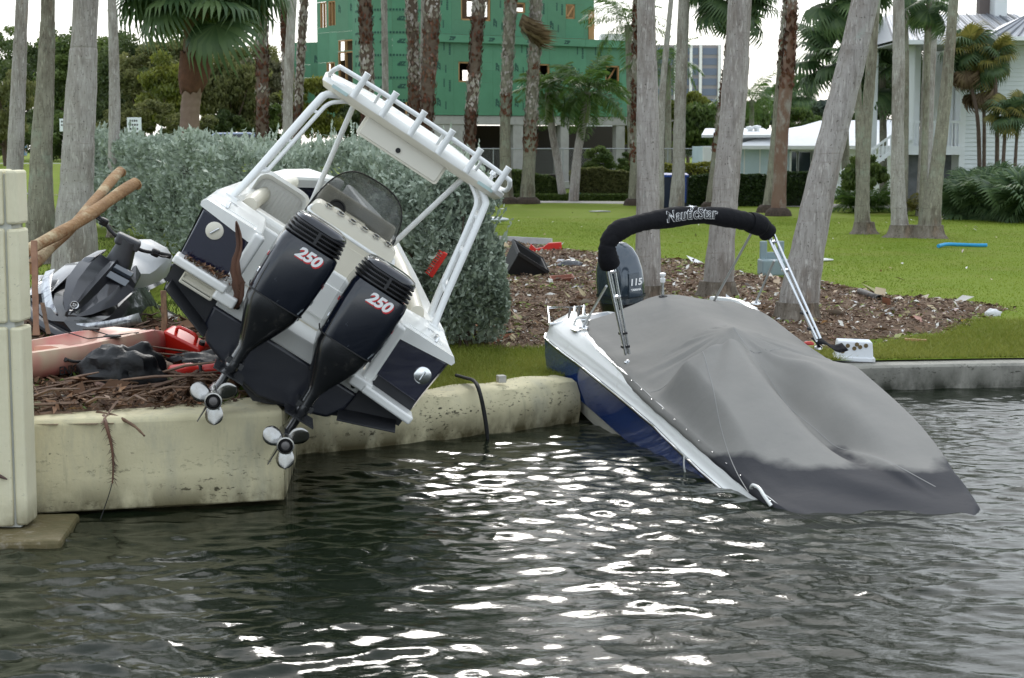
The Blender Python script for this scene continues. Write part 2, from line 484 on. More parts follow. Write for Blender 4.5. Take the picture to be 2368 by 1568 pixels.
# water: a fine sheet of real ripples in view, joined to a plain far sheet
def water_sheet():
    rs = np.random.RandomState(3)
    xs = np.arange(-7.6, 8.61, 0.034); ys = np.arange(8.2, 21.6, 0.034)
    X, Y = np.meshgrid(xs, ys, indexing='ij')
    Z = np.zeros_like(X)
    wob = 0.35 * (fbm(X * .5, Y * .5, 2) - .5)
    for k in range(30):
        lam = 0.17 * (0.62 / 0.17) ** (rs.rand() ** 1.2)
        th = math.pi / 2 + rs.normal(0, 0.50)
        kx, ky = math.cos(th) * 2 * math.pi / lam, math.sin(th) * 2 * math.pi / lam
        env = np.clip(1.9 * vnoise(X * 1.1 + 31 * k, Y * 1.6 + 13 * k) - .25, 0, 2)
        ph = kx * (X + wob) + ky * (Y + wob) + rs.rand() * 6.28 + 1.5 * (vnoise(X * .8 / lam * .25 + 7 * k, Y * .25 / lam) - .5)
        Z += lam * 0.0172 * (0.5 + rs.rand()) * env * (1 - np.abs(np.sin(ph / 2))) ** 1.4     # peaked crests, flat troughs
    Z -= Z.mean()
    calm = 0.45 + 0.75 * sst((fbm(X * .28 + 9, Y * .35 + 4, 3) - .25) / .4)
    Z *= calm
    edge = np.minimum.reduce([(X + 7.6) / .6, (8.6 - X) / .6, (Y - 8.2) / .6, (21.58 - Y) / .5]); Z *= np.clip(edge, 0, 1)
    a, b = X.shape; idx = np.arange(a * b).reshape(a, b)
    F = np.stack([idx[:-1, :-1], idx[1:, :-1], idx[1:, 1:], idx[:-1, 1:]], -1).reshape(-1, 4)
    V = np.stack([X, Y, Z], -1).reshape(-1, 3); n = len(V)
    x0, x1, y0, y1 = xs[0], xs[-1], ys[0], ys[-1]
    far = np.array([(-60, -40, 0), (60, -40, 0), (60, y0, 0), (-60, y0, 0), (-60, y1, 0), (x0, y1, 0), (x0, y0, 0), (x1, y0, 0), (60, y1, 0), (x1, y1, 0)], float)
    Fq = np.array([[0, 1, 2, 3], [3, 6, 5, 4], [7, 2, 8, 9]]) + n
    return mesh_np('water', np.vstack([V, far]), np.vstack([F, Fq]), M_water, smooth=180, kind='structure')
water_sheet()
mb = MB(); mb.box((0, 0, -1.35), (120, 120, .1)); o = mb.build('canal_bed', mat('canal_mud', (0.022, 0.024, 0.012), 0.9)); tag(o, kind='structure')

# ------------------------------------------------------------------ seawalls
def sweep(path, prof):
    """prof: list of (offset towards the water, z) ; path: plan points"""
    P = np.array(path, float); T = np.gradient(P, axis=0); T /= np.linalg.norm(T, axis=1, keepdims=True)
    Nw = np.stack([T[:, 1], -T[:, 0]], 1)
    return [[(p[0] + n[0] * o, p[1] + n[1] * o, z) for o, z in prof] for p, n in zip(P, Nw)]

seawall = thing('seawall', 'curved low cream painted seawall with flaking stained face behind the stranded boats', 'seawall', (0.9, 18.5, 0))
mb = MB()
pth = smoothpath(WALL[:4], 40)
jit = np.random.RandomState(5)
rings = sweep(pth, [(.02, -1.2), (.10, .02), (.13, .16), (.115, .30), (.06, .43), (-.02, .472), (-.33, .476), (-.36, .30), (-.36, -1.2)])
rings = [[(x - .9, y - 18.5, z + 0.012 * math.sin(i * .8 + k)) for k, (x, y, z) in enumerate(r)] for i, r in enumerate(rings)]
mb.loft(rings); mb.build('wall_face', M_cream, seawall, smooth=40)

greywall = thing('seawall', 'straight grey bare concrete seawall at the right with a flat cap', 'seawall', (6.5, 20.8, 0))
mb = MB()
pth = np.array([(2.6, 20.0), (3.3, 20.25)] + [tuple(p) for p in smoothpath(WALL[7:10], 12)] + [(14, 21.1), (40, 21.6)])
rings = sweep(pth, [(.0, -1.2), (.0, .27), (-.03, .30), (-.62, .315), (-.66, .2), (-.66, -1.2)])
rings = [[(x - 6.5, y - 20.8, z) for x, y, z in r] for r in rings]
mb.loft(rings); mb.build('wall_cap', M_concrete, greywall, smooth=30)

block = thing('seawall', 'tall cream painted seawall block at left, topped with debris, stained with black mould', 'seawall', (-3.4, 13.8, 0))
mb = MB()
b0, b1 = np.array(BLOCK[0]), np.array((-1.9, 14.02))
d_ = (np.array(BLOCK[2]) - np.array(BLOCK[1])); d_ /= np.linalg.norm(d_); n_ = np.array([d_[1], -d_[0]])
prof = [(.0, .03), (.0, .755), (-.035, .79), (-.75, .80), (-.75, .03)]
front = []
for s_ in (-7.2, -3.4, -2.0, -1.0, 0.0):
    p = b1 + d_ * s_
    front.append([(p[0] + n_[0] * o + 3.4, p[1] + n_[1] * o - 13.8, z) for o, z in prof])
mb.loft(front)
mb.build('wall_face', M_cream, block, smooth=30, bevel=.015)
# set-back footing under the block and the return wall behind its right end
mb = MB()
q = [b1 + d_ * s_ - n_ * .16 for s_ in (-7.2, -.0)]
q2 = [b1 + d_ * s_ - n_ * .7 for s_ in (-.0, -7.2)]
mb.prism([(p[0] + 3.4, p[1] - 13.8) for p in (q + q2)], 2, -1.2, .028)
mb.build('footing', M_foot, block)
mb = MB()
mb.prism([(-1.93 + 3.4, 14.3 - 13.8), (-2.1 + 3.4, 16.6 - 13.8), (-2.6 + 3.4, 16.6 - 13.8), (-2.55 + 3.4, 14.3 - 13.8)], 2, -1.2, .74)
mb.build('return_wall', M_cream, block)

# ------------------------------------------------------------------ the pillar at the left edge
pil = thing('pillar', 'tall cream block pillar at the left edge of the water with a brown plaque', 'pillar', (-4.33, 12.80, 0))
M_pillar = stucco_mat('pillar_paint', (0.72, 0.675, 0.49), (0.67, 0.625, 0.44), (0.57, 0.54, 0.43), zband=-.5, amount=.5)
M_pedge = mat('worn_edge', (0.56, 0.55, 0.46), .8, col2=(0.40, 0.42, 0.42), nscale=9, namt=.8, stretch=(1, 1, .25))
for i, (z0, z1) in enumerate(((0.08, 1.615), (1.645, 2.36), (2.385, 2.80))):
    mb = MB()
    mb.box((-.06, .16, (z0 + z1) / 2), (1.15, .32, z1 - z0))
    mb.build('block', M_pillar, pil, bevel=.018)
    mb = MB(); mb.box((.575, .17, (z0 + z1) / 2), (.09, .29, z1 - z0 - .01)); mb.build('corner_block', M_pillar, pil, bevel=.02)
mb = MB(); mb.box((.0, .17, 1.42), (1.13, .25, 2.7)); mb.build('core', M_pedge, pil)
mb = MB(); mb.box((-.35, .16, 2.83), (.9, .28, .06)); mb.build('cap', M_pillar, pil, bevel=.02)
mb = MB(); mb.box((.21, -.008, 2.0), (.46, .02, .285)); mb.build('plaque', mat('brown_plaque', (.175, .075, .06), .6, col2=(.14, .06, .05)), pil, bevel=.004)
mb = MB(); mb.box((.15, .05, -.56), (1.55, .95, 1.24), rotz(.1)); mb.build('footing', M_foot, pil, bevel=.03)
mb = MB(); mb.tube(smoothpath([(.20, -.03, .62), (.30, -.04, .57), (.40, -.03, .50), (.49, -.02, .455)], 10), [.014] * 8 + [.01, .004], 6)
mb.build('twig', mat('twig_bark', (.10, .06, .05), .8), pil, smooth=60)
# ------------------------------------------------------------------ loose litter helpers
def strips(pts, L, W, rs, tilt=.35, curl=.12, yaw=None):
    """many small leaf / chip quads: returns verts, faces, rnd"""
    n = len(pts); th = rs.rand(n) * 6.283 if yaw is None else yaw
    d = np.stack([np.cos(th), np.sin(th), rs.normal(0, tilt, n)], 1); d /= np.linalg.norm(d, axis=1, keepdims=True)
    s = np.stack([-np.sin(th), np.cos(th), rs.normal(0, tilt, n)], 1); s /= np.linalg.norm(s, axis=1, keepdims=True)
    L = np.asarray(L).reshape(-1, 1) * np.ones((n, 1)); W = np.asarray(W).reshape(-1, 1) * np.ones((n, 1))
    u = np.array([0, 0, 1.0])
    a = pts - d * L / 2; b = pts + s * W / 2 + u * (curl * L); c = pts + d * L / 2; e = pts - s * W / 2 + u * (curl * L * rs.rand(n, 1))
    V = np.stack([a, b, c, e], 1).reshape(-1, 3)
    i = np.arange(n) * 4
    F = np.concatenate([np.stack([i, i + 1, i + 2], 1), np.stack([i, i + 2, i + 3], 1)])
    r = np.repeat(rs.rand(n), 4)
    return V, F, r
# ------------------------------------------------------------------ the centre console boat thrown up on the seawall
M_gel = mat('white_gelcoat', (0.80, 0.80, 0.77), .28, spec=.5, coat=.3, dirt=(0.55, 0.53, 0.46), dscale=3.5, dpos=(.62, .85))
M_gel2 = mat('cream_gelcoat', (0.74, 0.70, 0.59), .35, dirt=(0.55, 0.51, 0.41), dscale=3, dpos=(.62, .85))
M_alu = mat('white_powder_coat', (0.80, 0.81, 0.80), .3, coat=.2)
M_navy = mat('navy_gelcoat', (0.008, 0.009, 0.026), .12, coat=.8, dirt=(0.05, 0.045, 0.04), dscale=5, dpos=(.66, .8))
M_black = mat('black_bottom_paint', (0.012, 0.013, 0.017), .55, col2=(0.022, 0.023, 0.026), nscale=5)
M_plast = mat('black_plastic', (0.015, 0.015, 0.017), .45)
M_rubber = mat('dark_rubber', (0.012, 0.012, 0.012), .7)
M_steel = mat('stainless', (0.72, 0.73, 0.74), .18, metal=1.0)
M_cowl = mat('black_cowl_paint', (0.006, 0.008, 0.015), .12, coat=.45, dirt=(0.30, 0.33, 0.36), dscale=13, dpos=(.635, .68), stretch=(1, 1, .4))
M_leg = mat('black_leg_paint', (0.009, 0.0095, 0.011), .26, coat=.4, dirt=(0.035, 0.033, 0.03), dscale=7, dpos=(.6, .75))
M_red = mat('red_vinyl', (0.55, 0.015, 0.02), .4)
M_white = mat('white_vinyl', (0.82, 0.82, 0.82), .4)
M_prop = mat('propeller_steel', (0.50, 0.51, 0.52), .26, metal=1.0, col2=(0.30, 0.28, 0.24), nscale=5, namt=.7)
M_rust = mat('dull_hub', (0.16, 0.15, 0.145), .5, metal=.6)

M1 = frame((-.1, 1, .06), 33.5, at(761, 647, 14.3) + Vector((.8265, .1157, -.551)) * .02)
b1 = thing('centre_console_boat', 'white and navy centre console fishing boat with twin black outboards, heeled over on the seawall', 'boat', matrix=M1)

# hull
hs = [(0, 1.16, -.74, -1.22, 1.225, -.03), (1.0, 1.13, -.72, -1.22, 1.18, -.01), (2.2, 1.02, -.68, -1.20, 1.07, .03), (3.4, .86, -.6, -1.14, .94, .08),
      (4.8, .62, -.46, -.98, .76, .14), (6.1, .32, -.28, -.68, .50, .2), (7.0, .03, -.05, -.25, .10, .24)]
def hull_ring(y, xc, zc, zk, xg, zg):
    L = [(-xg, y, zg), (-(xc * .6 + xg * .4), y, (zc + zg) / 2), (-xc, y, zc + .02), (-xc + .05, y, zc - .005), (-xc * .5, y, (zc + zk) / 2 - .01), (0, y, zk)]
    return L + [(-p[0], p[1], p[2]) for p in L[-2::-1]]
mb = MB(); rings = [hull_ring(*h) for h in hs]
top = MB()
n = len(rings[0])
for i in range(len(rings) - 1):
    for j in range(n - 1):
        side = j in (0, 1, n - 2, n - 3)
        q = [rings[i][j], rings[i][j + 1], rings[i + 1][j + 1], rings[i + 1][j]]
        mb.add(q, [(0, 1, 2, 3)], 0 if side else 1)
# the transom plate: black vee with a cut-out for the engine well
tp = [(-1.19, -.05), (-1.16, -.74), (-1.11, -.745), (-.58, -.99), (0, -1.22), (.58, -.99), (1.11, -.745), (1.16, -.74), (1.19, -.05), (.66, -.05), (.66, -.53), (-.66, -.53), (-.66, -.05)]
mb.add([(x, 0, z) for x, z in tp], [(12, 0, 1, 2, 3, 11), (3, 4, 5, 10, 11), (5, 6, 7, 8, 9, 10)], 1)
mb.build('hull', [M_navy, M_black], b1, smooth=30)

# transom trim
for s in (-1, 1):
    mb = MB(); poly = [(s * .76, -.06), (s * .74, -.10), (s * .72, -.46), (s * 1.165, -.48), (s * 1.205, -.06)]
    mb.prism(poly, 1, -.03, .02); o = mb.build('transom_panel', M_navy, b1, bevel=.012)
    px_, pz = (-1.035, -.165) if s < 0 else (1.085, -.255)
    h = MB(); h.lathe([(.0, 0), (.075, 0), (.075, .012), (.06, .02), (0, .02)], 20, rotx(math.pi / 2), (px_, -.03, pz)); h.build('hatch_plug', M_gel2 if s < 0 else M_steel, o, smooth=30)
    h = MB(); h.box((px_, -.058, pz), (.016, .016, .09), roty(.5 if s < 0 else .0)); h.build('hatch_latch', M_steel, o, bevel=.005)
    z0 = -.51 if s < 0 else -.60
    mb = MB(); r_ = roty(0.0 if s < 0 else .05)
    mb.box((s * .945, -.11, z0), (.50, .26, .075), r_); mb.build('swim_step', M_gel, b1, bevel=.02, seg=3)
    # well side post with its foot block
    mb = MB(); mb.box((s * .70, -.02, -.28), (.10, .14, .58)); mb.build('well_post', M_gel, b1, bevel=.025, seg=3)
    mb = MB(); mb.box((s * .665, -.09, -.575), (.20, .26, .10)); mb.build('well_foot', M_gel, b1, bevel=.02, seg=3)
    mb = MB(); mb.box((s * .73, .35, -.25), (.09, .72, .56)); mb.build('well_side', M_gel, b1, bevel=.02)
    mb = MB(); mb.box((s * .88, -.16, -.815), (.50, .34, .014), rotx(.10) @ roty(-s * .36)); mb.build('trim_tab', M_black, b1, bevel=.004)
    mb = MB(); a_ = roty(-s * -.9) ; mb.lathe([(0, 0), (.035, 0), (.035, .02), (0, .025)], 14, roty(-s * .42) @ np.diag([3.0, 1, .9]) @ rotx(math.pi / 2), (s * .53, -.012, -.965 if s > 0 else -.90))
    o = mb.build('underwater_light', M_steel, b1, smooth=40)
    h = MB(); h.lathe([(0, 0), (.024, 0), (.022, .006), (0, .008)], 14, roty(-s * .42) @ np.diag([3.2, 1, .9]) @ rotx(math.pi / 2), (s * .53, -.036, -.965 if s > 0 else -.90)); h.build('lens', mat('lamp_lens', (.25, .27, .26), .1, coat=1), o, smooth=40)
mb = MB(); mb.box((0, -.012, -.61), (1.40, .05, .165)); mb.box((0, .36, -.545), (1.36, .72, .03)); mb.build('engine_well', M_gel, b1, bevel=.012)
for s, z in ((-.535, -.605), (.64, -.65)):
    mb = MB(); mb.lathe([(0, 0), (.021, 0), (.021, .006), (0, .006)], 14, rotx(math.pi / 2), (s, -.038, z)); mb.build('drain_hole', M_rubber, b1, smooth=40)
mb = MB(); mb.prism([(-.71, -.69), (.71, -.69), (.69, -.86), (.60, -1.0), (.30, -1.10), (0, -1.165), (-.30, -1.10), (-.60, -1.0), (-.69, -.86)], 1, -.055, -.002)
mb.build('transom_bracket', mat('dark_navy', (0.012, 0.014, 0.024), .35, coat=.2), b1, bevel=.03, seg=3)
# folded boarding ladder under the port step
lad = MB()
for dz in (0, -.055, -.085): lad.tube([(-1.05, -.12, -.575 + dz), (-.76, -.12, -.575 + dz)], .013, 6)
for x in (-1.05, -.76): lad.tube([(x, -.12, -.57), (x, -.12, -.665)], .011, 6)
lad.box((-.905, -.10, -.60), (.27, .02, .05)); lad.build('boarding_ladder', M_gel2, b1, smooth=50)

# deck corners, gunwales, bulkhead, cockpit
mb = MB()
for s in (-1, 1):
    r = []
    for (y, w, z) in ((-.04, .55, .0), (.4, .54, .0), (.95, .50, .02), (1.0, .22, .03), (2.2, .20, .06), (3.4, .19, .11), (4.8, .2, .17), (6.1, .25, .23), (7.0, .10, .27)):
        xg = np.interp(y, [h[0] for h in hs], [h[4] for h in hs]) + .02
        r.append([(s * (xg + .0), y, z - .05), (s * (xg + .012), y, z - .015), (s * (xg - .02), y, z + .022), (s * (xg - w + .02), y, z + .022), (s * (xg - w), y, z), (s * (xg - w), y, z - .10)])
    mb.loft(r)
mb.build('gunwale', M_gel, b1, smooth=40)
for s in (-1, 1):
    mb = MB(); mb.box((s * .93, .42, .026), (.36, .52, .012)); mb.build('deck_hatch', M_gel, b1, bevel=.005)
    mb = MB(); mb.tube([(s * 1.05, .16, .025), (s * 1.05, .18, .06), (s * 1.05, .34, .06), (s * 1.05, .36, .025)], .012, 6); mb.build('cleat', M_steel, b1, smooth=60)
    mb = MB(); mb.lathe([(.0, 0), (.045, 0), (.045, .01), (.028, .012), (.026, -.05), (0, -.05)], 14, None, (s * 1.02, .62, .026)); mb.build('rod_socket', M_steel, b1, smooth=40)
mb = MB(); mb.box((0, .74, -.26), (1.40, .07, .53)); mb.build('bulkhead', M_gel, b1, bevel=.02)
mb = MB(); mb.box((.02, .695, -.27), (.80, .02, .30)); mb.build('bulkhead_door', M_gel, b1, bevel=.008)
mb = MB(); mb.prism([(-.95, .70), (.95, .70), (.92, 2.2), (.76, 3.6), (.5, 5.0), (-.5, 5.0), (-.76, 3.6), (-.92, 2.2)], 2, -.72, -.66); mb.build('cockpit_floor', M_gel2, b1)
for s in (-1, 1):
    mb = MB(); r = []
    for (y, w) in ((.98, .98), (2.2, .87), (3.4, .75), (4.8, .56)):
        r.append([(s * w, y, -.7), (s * w, y, .05), (s * (w + .05), y, .07), (s * (w + .05), y, -.7)])
    mb.loft(r); mb.build('cockpit_liner', M_gel, b1, smooth=30)
    mb = MB(); r = [[(s * (x + .07 * math.cos(t)), y, z + .09 * math.sin(t)) for t in np.linspace(0, 2 * math.pi, 12, endpoint=False)] for x, y, z in ((.90, 1.15, .02), (.86, 2.0, .05), (.76, 3.1, .10), (.62, 4.2, .15))]
    mb.loft(r); mb.build('bolster', M_gel2, b1, smooth=60)

# port bench: rounded shell, pleated backrest, cushion
mb = MB()
def rrect(x0, x1, z0, z1, r, y, n=5):
    out = []
    for cx_, cz_, a0 in ((x1 - r, z1 - r, 0), (x0 + r, z1 - r, 90), (x0 + r, z0 + r, 180), (x1 - r, z0 + r, 270)):
        for k in range(n): a = rad(a0 + 90 * k / (n - 1)); out.append((cx_ + r * math.cos(a), y, cz_ + r * math.sin(a)))
    return out
bsh = MB(); bsh.loft([rrect(-.99, -.40, -.35, .30, .12, 2.42), rrect(-.99, -.40, -.35, .32, .12, 2.16), rrect(-.96, -.43, -.33, .29, .10, 2.14), rrect(-.93, -.46, -.28, .245, .09, 2.22), rrect(-.93, -.46, -.28, .24, .09, 2.30)])
bsh.build('bench_shell', M_gel, b1, smooth=50)
mb = MB()
for k in range(12): 
    x = -.89 + k * .036
    mb.tube([(x, 2.205, -.16), (x, 2.215, .215)], .021, 6, flat=.12)
mb.build('pleated_backrest', M_gel, b1, smooth=60)
mb = MB(); mb.box((-.69, 1.90, -.22), (.52, .52, .12)); mb.build('bench_seat', M_gel2, b1, bevel=.04, seg=3)
mb = MB(); mb.box((-.70, 1.42, -.10), (.56, .30, .26)); mb.build('bench_front', M_gel, b1, bevel=.05, seg=3)

# leaning post in front of the helm
mb = MB(); mb.loft([rrect(-.42, .46, -.66, .39, .06, 1.34), rrect(-.42, .46, -.66, .41, .06, 1.42), rrect(-.42, .46, -.66, .40, .06, 1.66)]); mb.build('leaning_post', M_gel2, b1, smooth=40)
mb = MB(); mb.box((.02, 1.335, .02), (.74, .012, .34)); mb.build('post_panel', M_gel2, b1, bevel=.005)
mb = MB(); mb.tube(smoothpath([(-.42, 1.38, .33), (-.40, 1.27, .275), (.0, 1.25, .27), (.44, 1.27, .265), (.47, 1.38, .31)], 24), .018, 8); mb.build('grab_rail', M_alu, b1, smooth=60)
for k in range(6):
    x = -.29 + k * .128
    mb = MB(); mb.lathe([(0, 0), (.043, 0), (.045, .014), (.03, .014), (.028, .004), (0, .004)], 14, rotx(.25), (x, 1.36, .403)); o = mb.build('rod_holder_socket', M_steel, b1, smooth=40)
    h = MB(); h.lathe([(0, 0), (.028, 0), (.028, .003), (0, .003)], 12, rotx(.25), (x, 1.36, .4105)); h.build('socket_opening', M_rubber, o, smooth=40)

# helm console, dash, wheel, windshield
mb = MB(); mb.prism([(1.96, -.66), (1.96, .20), (2.22, .50), (2.30, .52), (2.75, .1), (2.85, -.66)], 0, -.40, .42); mb.build('console', M_gel2, b1, bevel=.04, seg=3)
mb = MB(); a = np.linspace(0, 2 * math.pi, 33); W = rotx(.95)
mb.tube([np.array((-.17, 1.86, .24)) + W @ np.array((.17 * math.cos(t), .17 * math.sin(t), 0)) for t in a], .014, 8)
for t in (.5, 2.6, 4.7): mb.tube([np.array((-.17, 1.86, .24)) + W @ np.array((.02 * math.cos(t), .02 * math.sin(t), -.02)), np.array((-.17, 1.86, .24)) + W @ np.array((.17 * math.cos(t), .17 * math.sin(t), 0))], .009, 6)
mb.tube([(-.17, 1.86, .23), (-.17, 1.99, .22)], .025, 8); mb.build('steering_wheel', M_steel, b1, smooth=60)
mb = MB(); mb.lathe([(0, 0), (.085, 0), (.085, .03), (.07, .03), (.065, .015), (0, .015)], 20, rotx(.95), (-.19, 1.995, .37)); mb.build('compass_pod', M_plast, b1, smooth=40)
for x in (.06, .30):
    mb = MB(); mb.box((x, 2.05, .345), (.06, .02, .05), rotx(-.7)); mb.build('dash_switch', M_rubber, b1, bevel=.004)
# windshield: a bent smoked sheet with a dark edge
outer = [(-.44, .16), (-.42, .42), (-.36, .62), (-.26, .735), (-.12, .78), (.12, .785), (.28, .74), (.38, .63), (.43, .43), (.45, .16)]
def ws(x, z, off=0): return (x, 2.12 - 0.55 * (abs(x) / .44) ** 3 * .55 + (z - .3) * .12 + off, z)
rows = []
for t in np.linspace(0, 1, 9):
    rows.append([ws(x, (.335 + .02 * (1 - (x / .44) ** 2)) * (1 - t) + z * t) if z > .3 else ws(x, z) for x, z in outer])
mb = MB(); mb.grid(rows)
M_smoke = mat('smoked_acrylic', (0.10, 0.105, 0.10), .14, alpha=.52, dirt=(0.25, 0.25, 0.22), dscale=5, dpos=(.5, .8))
mb.build('windshield', M_smoke, b1, smooth=60, solid=.006)
mb = MB(); mb.tube([ws(x, z) for x, z in smoothpath([(a_, b_) for a_, b_ in outer], 40)], .008, 6); mb.build('windshield_edge', M_rubber, b1, smooth=60)
mb = MB(); mb.tube([ws(x, .335 + .02 * (1 - (x / .44) ** 2), -.01) for x in np.linspace(-.42, .43, 14)], .012, 6); mb.build('windshield_trim', M_rubber, b1, smooth=60)

# T-top
mb = MB()
def roofring(sc_, z, cam_):
    out = []
    x0, x1, y0, y1, r = -.96, .99, 1.15, 2.95, .22
    for cx_, cy_, a0 in ((x1 - r, y1 - r, 0), (x0 + r, y1 - r, 90), (x0 + r, y0 + r, 180), (x1 - r, y0 + r, 270)):
        for k in range(6):
            a = rad(a0 + 90 * k / 5); x = cx_ + r * math.cos(a); y = cy_ + r * math.sin(a)
            x = x * sc_; y = 2.05 + (y - 2.05) * sc_
            out.append((x, y, z + cam_ * (1 - (x / .97) ** 2)))
    return out
mb.loft([roofring(.80, 1.26, .03), roofring(.96, 1.285, .03), roofring(1.0, 1.335, .035)], mi=1)
mb.loft([roofring(1.0, 1.335, .035), roofring(1.005, 1.375, .04), roofring(.98, 1.40, .05), roofring(.6, 1.41, .07)], mi=0)
mb.build('hard_top', [M_gel, M_gel2], b1, smooth=45)
mb = MB(); mb.loft([rrect(-.46, .41, 1.10, 1.355, .03, 1.30), rrect(-.46, .41, 1.10, 1.355, .03, 1.27)]); mb.box((-.025, 1.45, 1.235), (.83, .36, .23)); o = mb.build('electronics_box', M_gel2, b1, smooth=30, bevel=.006)
mb = MB(); mb.loft([rrect(-.435, .385, 1.12, 1.345, .02, 1.268), rrect(-.43, .38, 1.125, 1.34, .02, 1.256)]); mb.build('box_door', mat('door_cream', (.70, .67, .58), .35), o, smooth=30)
mb = MB(); mb.lathe([(0, 0), (.024, 0), (.022, .012), (0, .014)], 16, rotx(math.pi / 2), (-.05, 1.256, 1.18)); mb.build('box_lock', M_rubber, o, smooth=40)
for x in (-.30, .0, .28):
    mb = MB(); mb.box((x, 1.25, 1.338), (.04, .012, .016)); mb.build('hinge', M_steel, o)

def ttpost(name, s, pts, r): 
    mb = MB(); mb.tube(smoothpath([(s * x, y, z) for x, y, z in pts], 26), r, 10); mb.build(name, M_alu, b1, smooth=60)
for s in (-1, 1):
    ttpost('top_leg', s, [(1.075, .93, .02), (1.02, 1.0, .30), (.90, 1.18, 1.10), (.86, 1.24, 1.24), (.74, 1.3, 1.31)], .033)
    ttpost('top_leg', s, [(1.055, 1.42, .04), (1.0, 1.46, .30), (.88, 1.56, 1.12), (.83, 1.6, 1.26), (.70, 1.65, 1.32)], .033)
    ttpost('side_bar', s, [(.985, 1.03, .36), (.935, 1.04, .40), (.92, 1.05, .48), (.835, 1.17, 1.02), (.80, 1.22, 1.18), (.72, 1.26, 1.26), (.64, 1.30, 1.31)], .020)
    for t, z in ((.985, .40), (.945, .72), (.90, 1.06)):
        mb = MB(); mb.tube([(s * (t + .01), 1.06 + (z - .4) * .2, z), (s * (t - .075), 1.05 + (z - .4) * .2, z + .01)], .017, 6); mb.tube([(s * t, 1.06 + (z - .4) * .2, z), (s * (t - .02), 1.46, z + .04)], .02, 6); mb.build('leg_bracket', M_alu, b1, smooth=60)
    for y in (.93, 1.42):
        mb = MB(); mb.box((s * 1.07, y, .045), (.12, .10, .025)); mb.build('foot_plate', M_alu, b1, bevel=.006)
    mb = MB(); mb.tube([(s * .42, 1.95, .30), (s * .60, 1.42, 1.30)], .026, 10); mb.tube([(s * .60, 1.42, 1.30), (s * .72, 1.5, 1.33)], .026, 8); mb.build('brace', M_alu, b1, smooth=60)
    mb = MB(); mb.box((s * .78, 1.145, 1.345), (.16, .012, .03)); mb.build('maker_plate', mat('pale_blue_plate', (.45, .58, .56), .4), b1)
rail = MB(); rail.tube(smoothpath([(-.90, 1.7, 1.39), (-.93, 1.25, 1.42), (-.90, 1.10, 1.50), (-.80, 1.08, 1.525), (0, 1.08, 1.545), (.82, 1.08, 1.525), (.94, 1.10, 1.50), (.97, 1.25, 1.42), (.94, 1.7, 1.39)], 60), .022, 10)
rail.build('top_rail', M_alu, b1, smooth=60)
for x in (-.47, .2, .62):
    mb = MB(); mb.tube([(x, 1.08, 1.535), (x + .01, 1.2, 1.40)], .015, 6); mb.build('rail_stay', M_alu, b1, smooth=60)
for k in range(6):
    x = -.655 + k * .302
    mb = MB(); mb.lathe([(0, -.125), (.030, -.125), (.030, .11), (.034, .125), (.027, .127), (.025, .08), (0, .08)], 14, rotx(.06), (x, 1.075, 1.485)); mb.build('rod_holder', M_alu, b1, smooth=40)
for x, y in ((-.35, 1.25), (.80, 1.3)):
    mb = MB(); mb.lathe([(0, 0), (.035, 0), (.04, .03), (.03, .06), (0, .07)], 12, None, (x, y, 1.46)); mb.box((x, y, 1.44), (.03, .03, .06)); mb.build('deck_light', M_steel, b1, smooth=40)

# ------------------------------------------------------------------ twin outboards
def sring(hx, hy, yc, z, n=28, e=4.0, tilt=0.0):
    out = []
    for k in range(n):
        a = 2 * math.pi * k / n; c, s = math.cos(a), math.sin(a)
        x = hx * np.sign(c) * abs(c) ** (2 / e); y = hy * np.sign(s) * abs(s) ** (2 / e)
        out.append((x, yc + y, z + tilt * (y + hy)))
    return out
def blade(R=.205, rh=.050, w=.080, pitch=.42):
    mb = MB(); G = []
    for t in (0, .12, .28, .45, .62, .76, .87, .94, .98, 1.0):
        r = rh + (R - rh) * t; hw = w * math.sqrt(max(0.0, 1 - ((t - .5) / .5) ** 2)) if t > .5 else w * (.62 + .38 * math.sin(math.pi * t))
        hw = max(hw, .004)
        G.append([(hw * s * math.cos(pitch) + .012 * t, hw * s * math.sin(pitch) * (1 - .3 * t) - .02 * t + .014 * s * s, r) for s in np.linspace(-1, 1, 7)])
    mb.grid(G); return mb

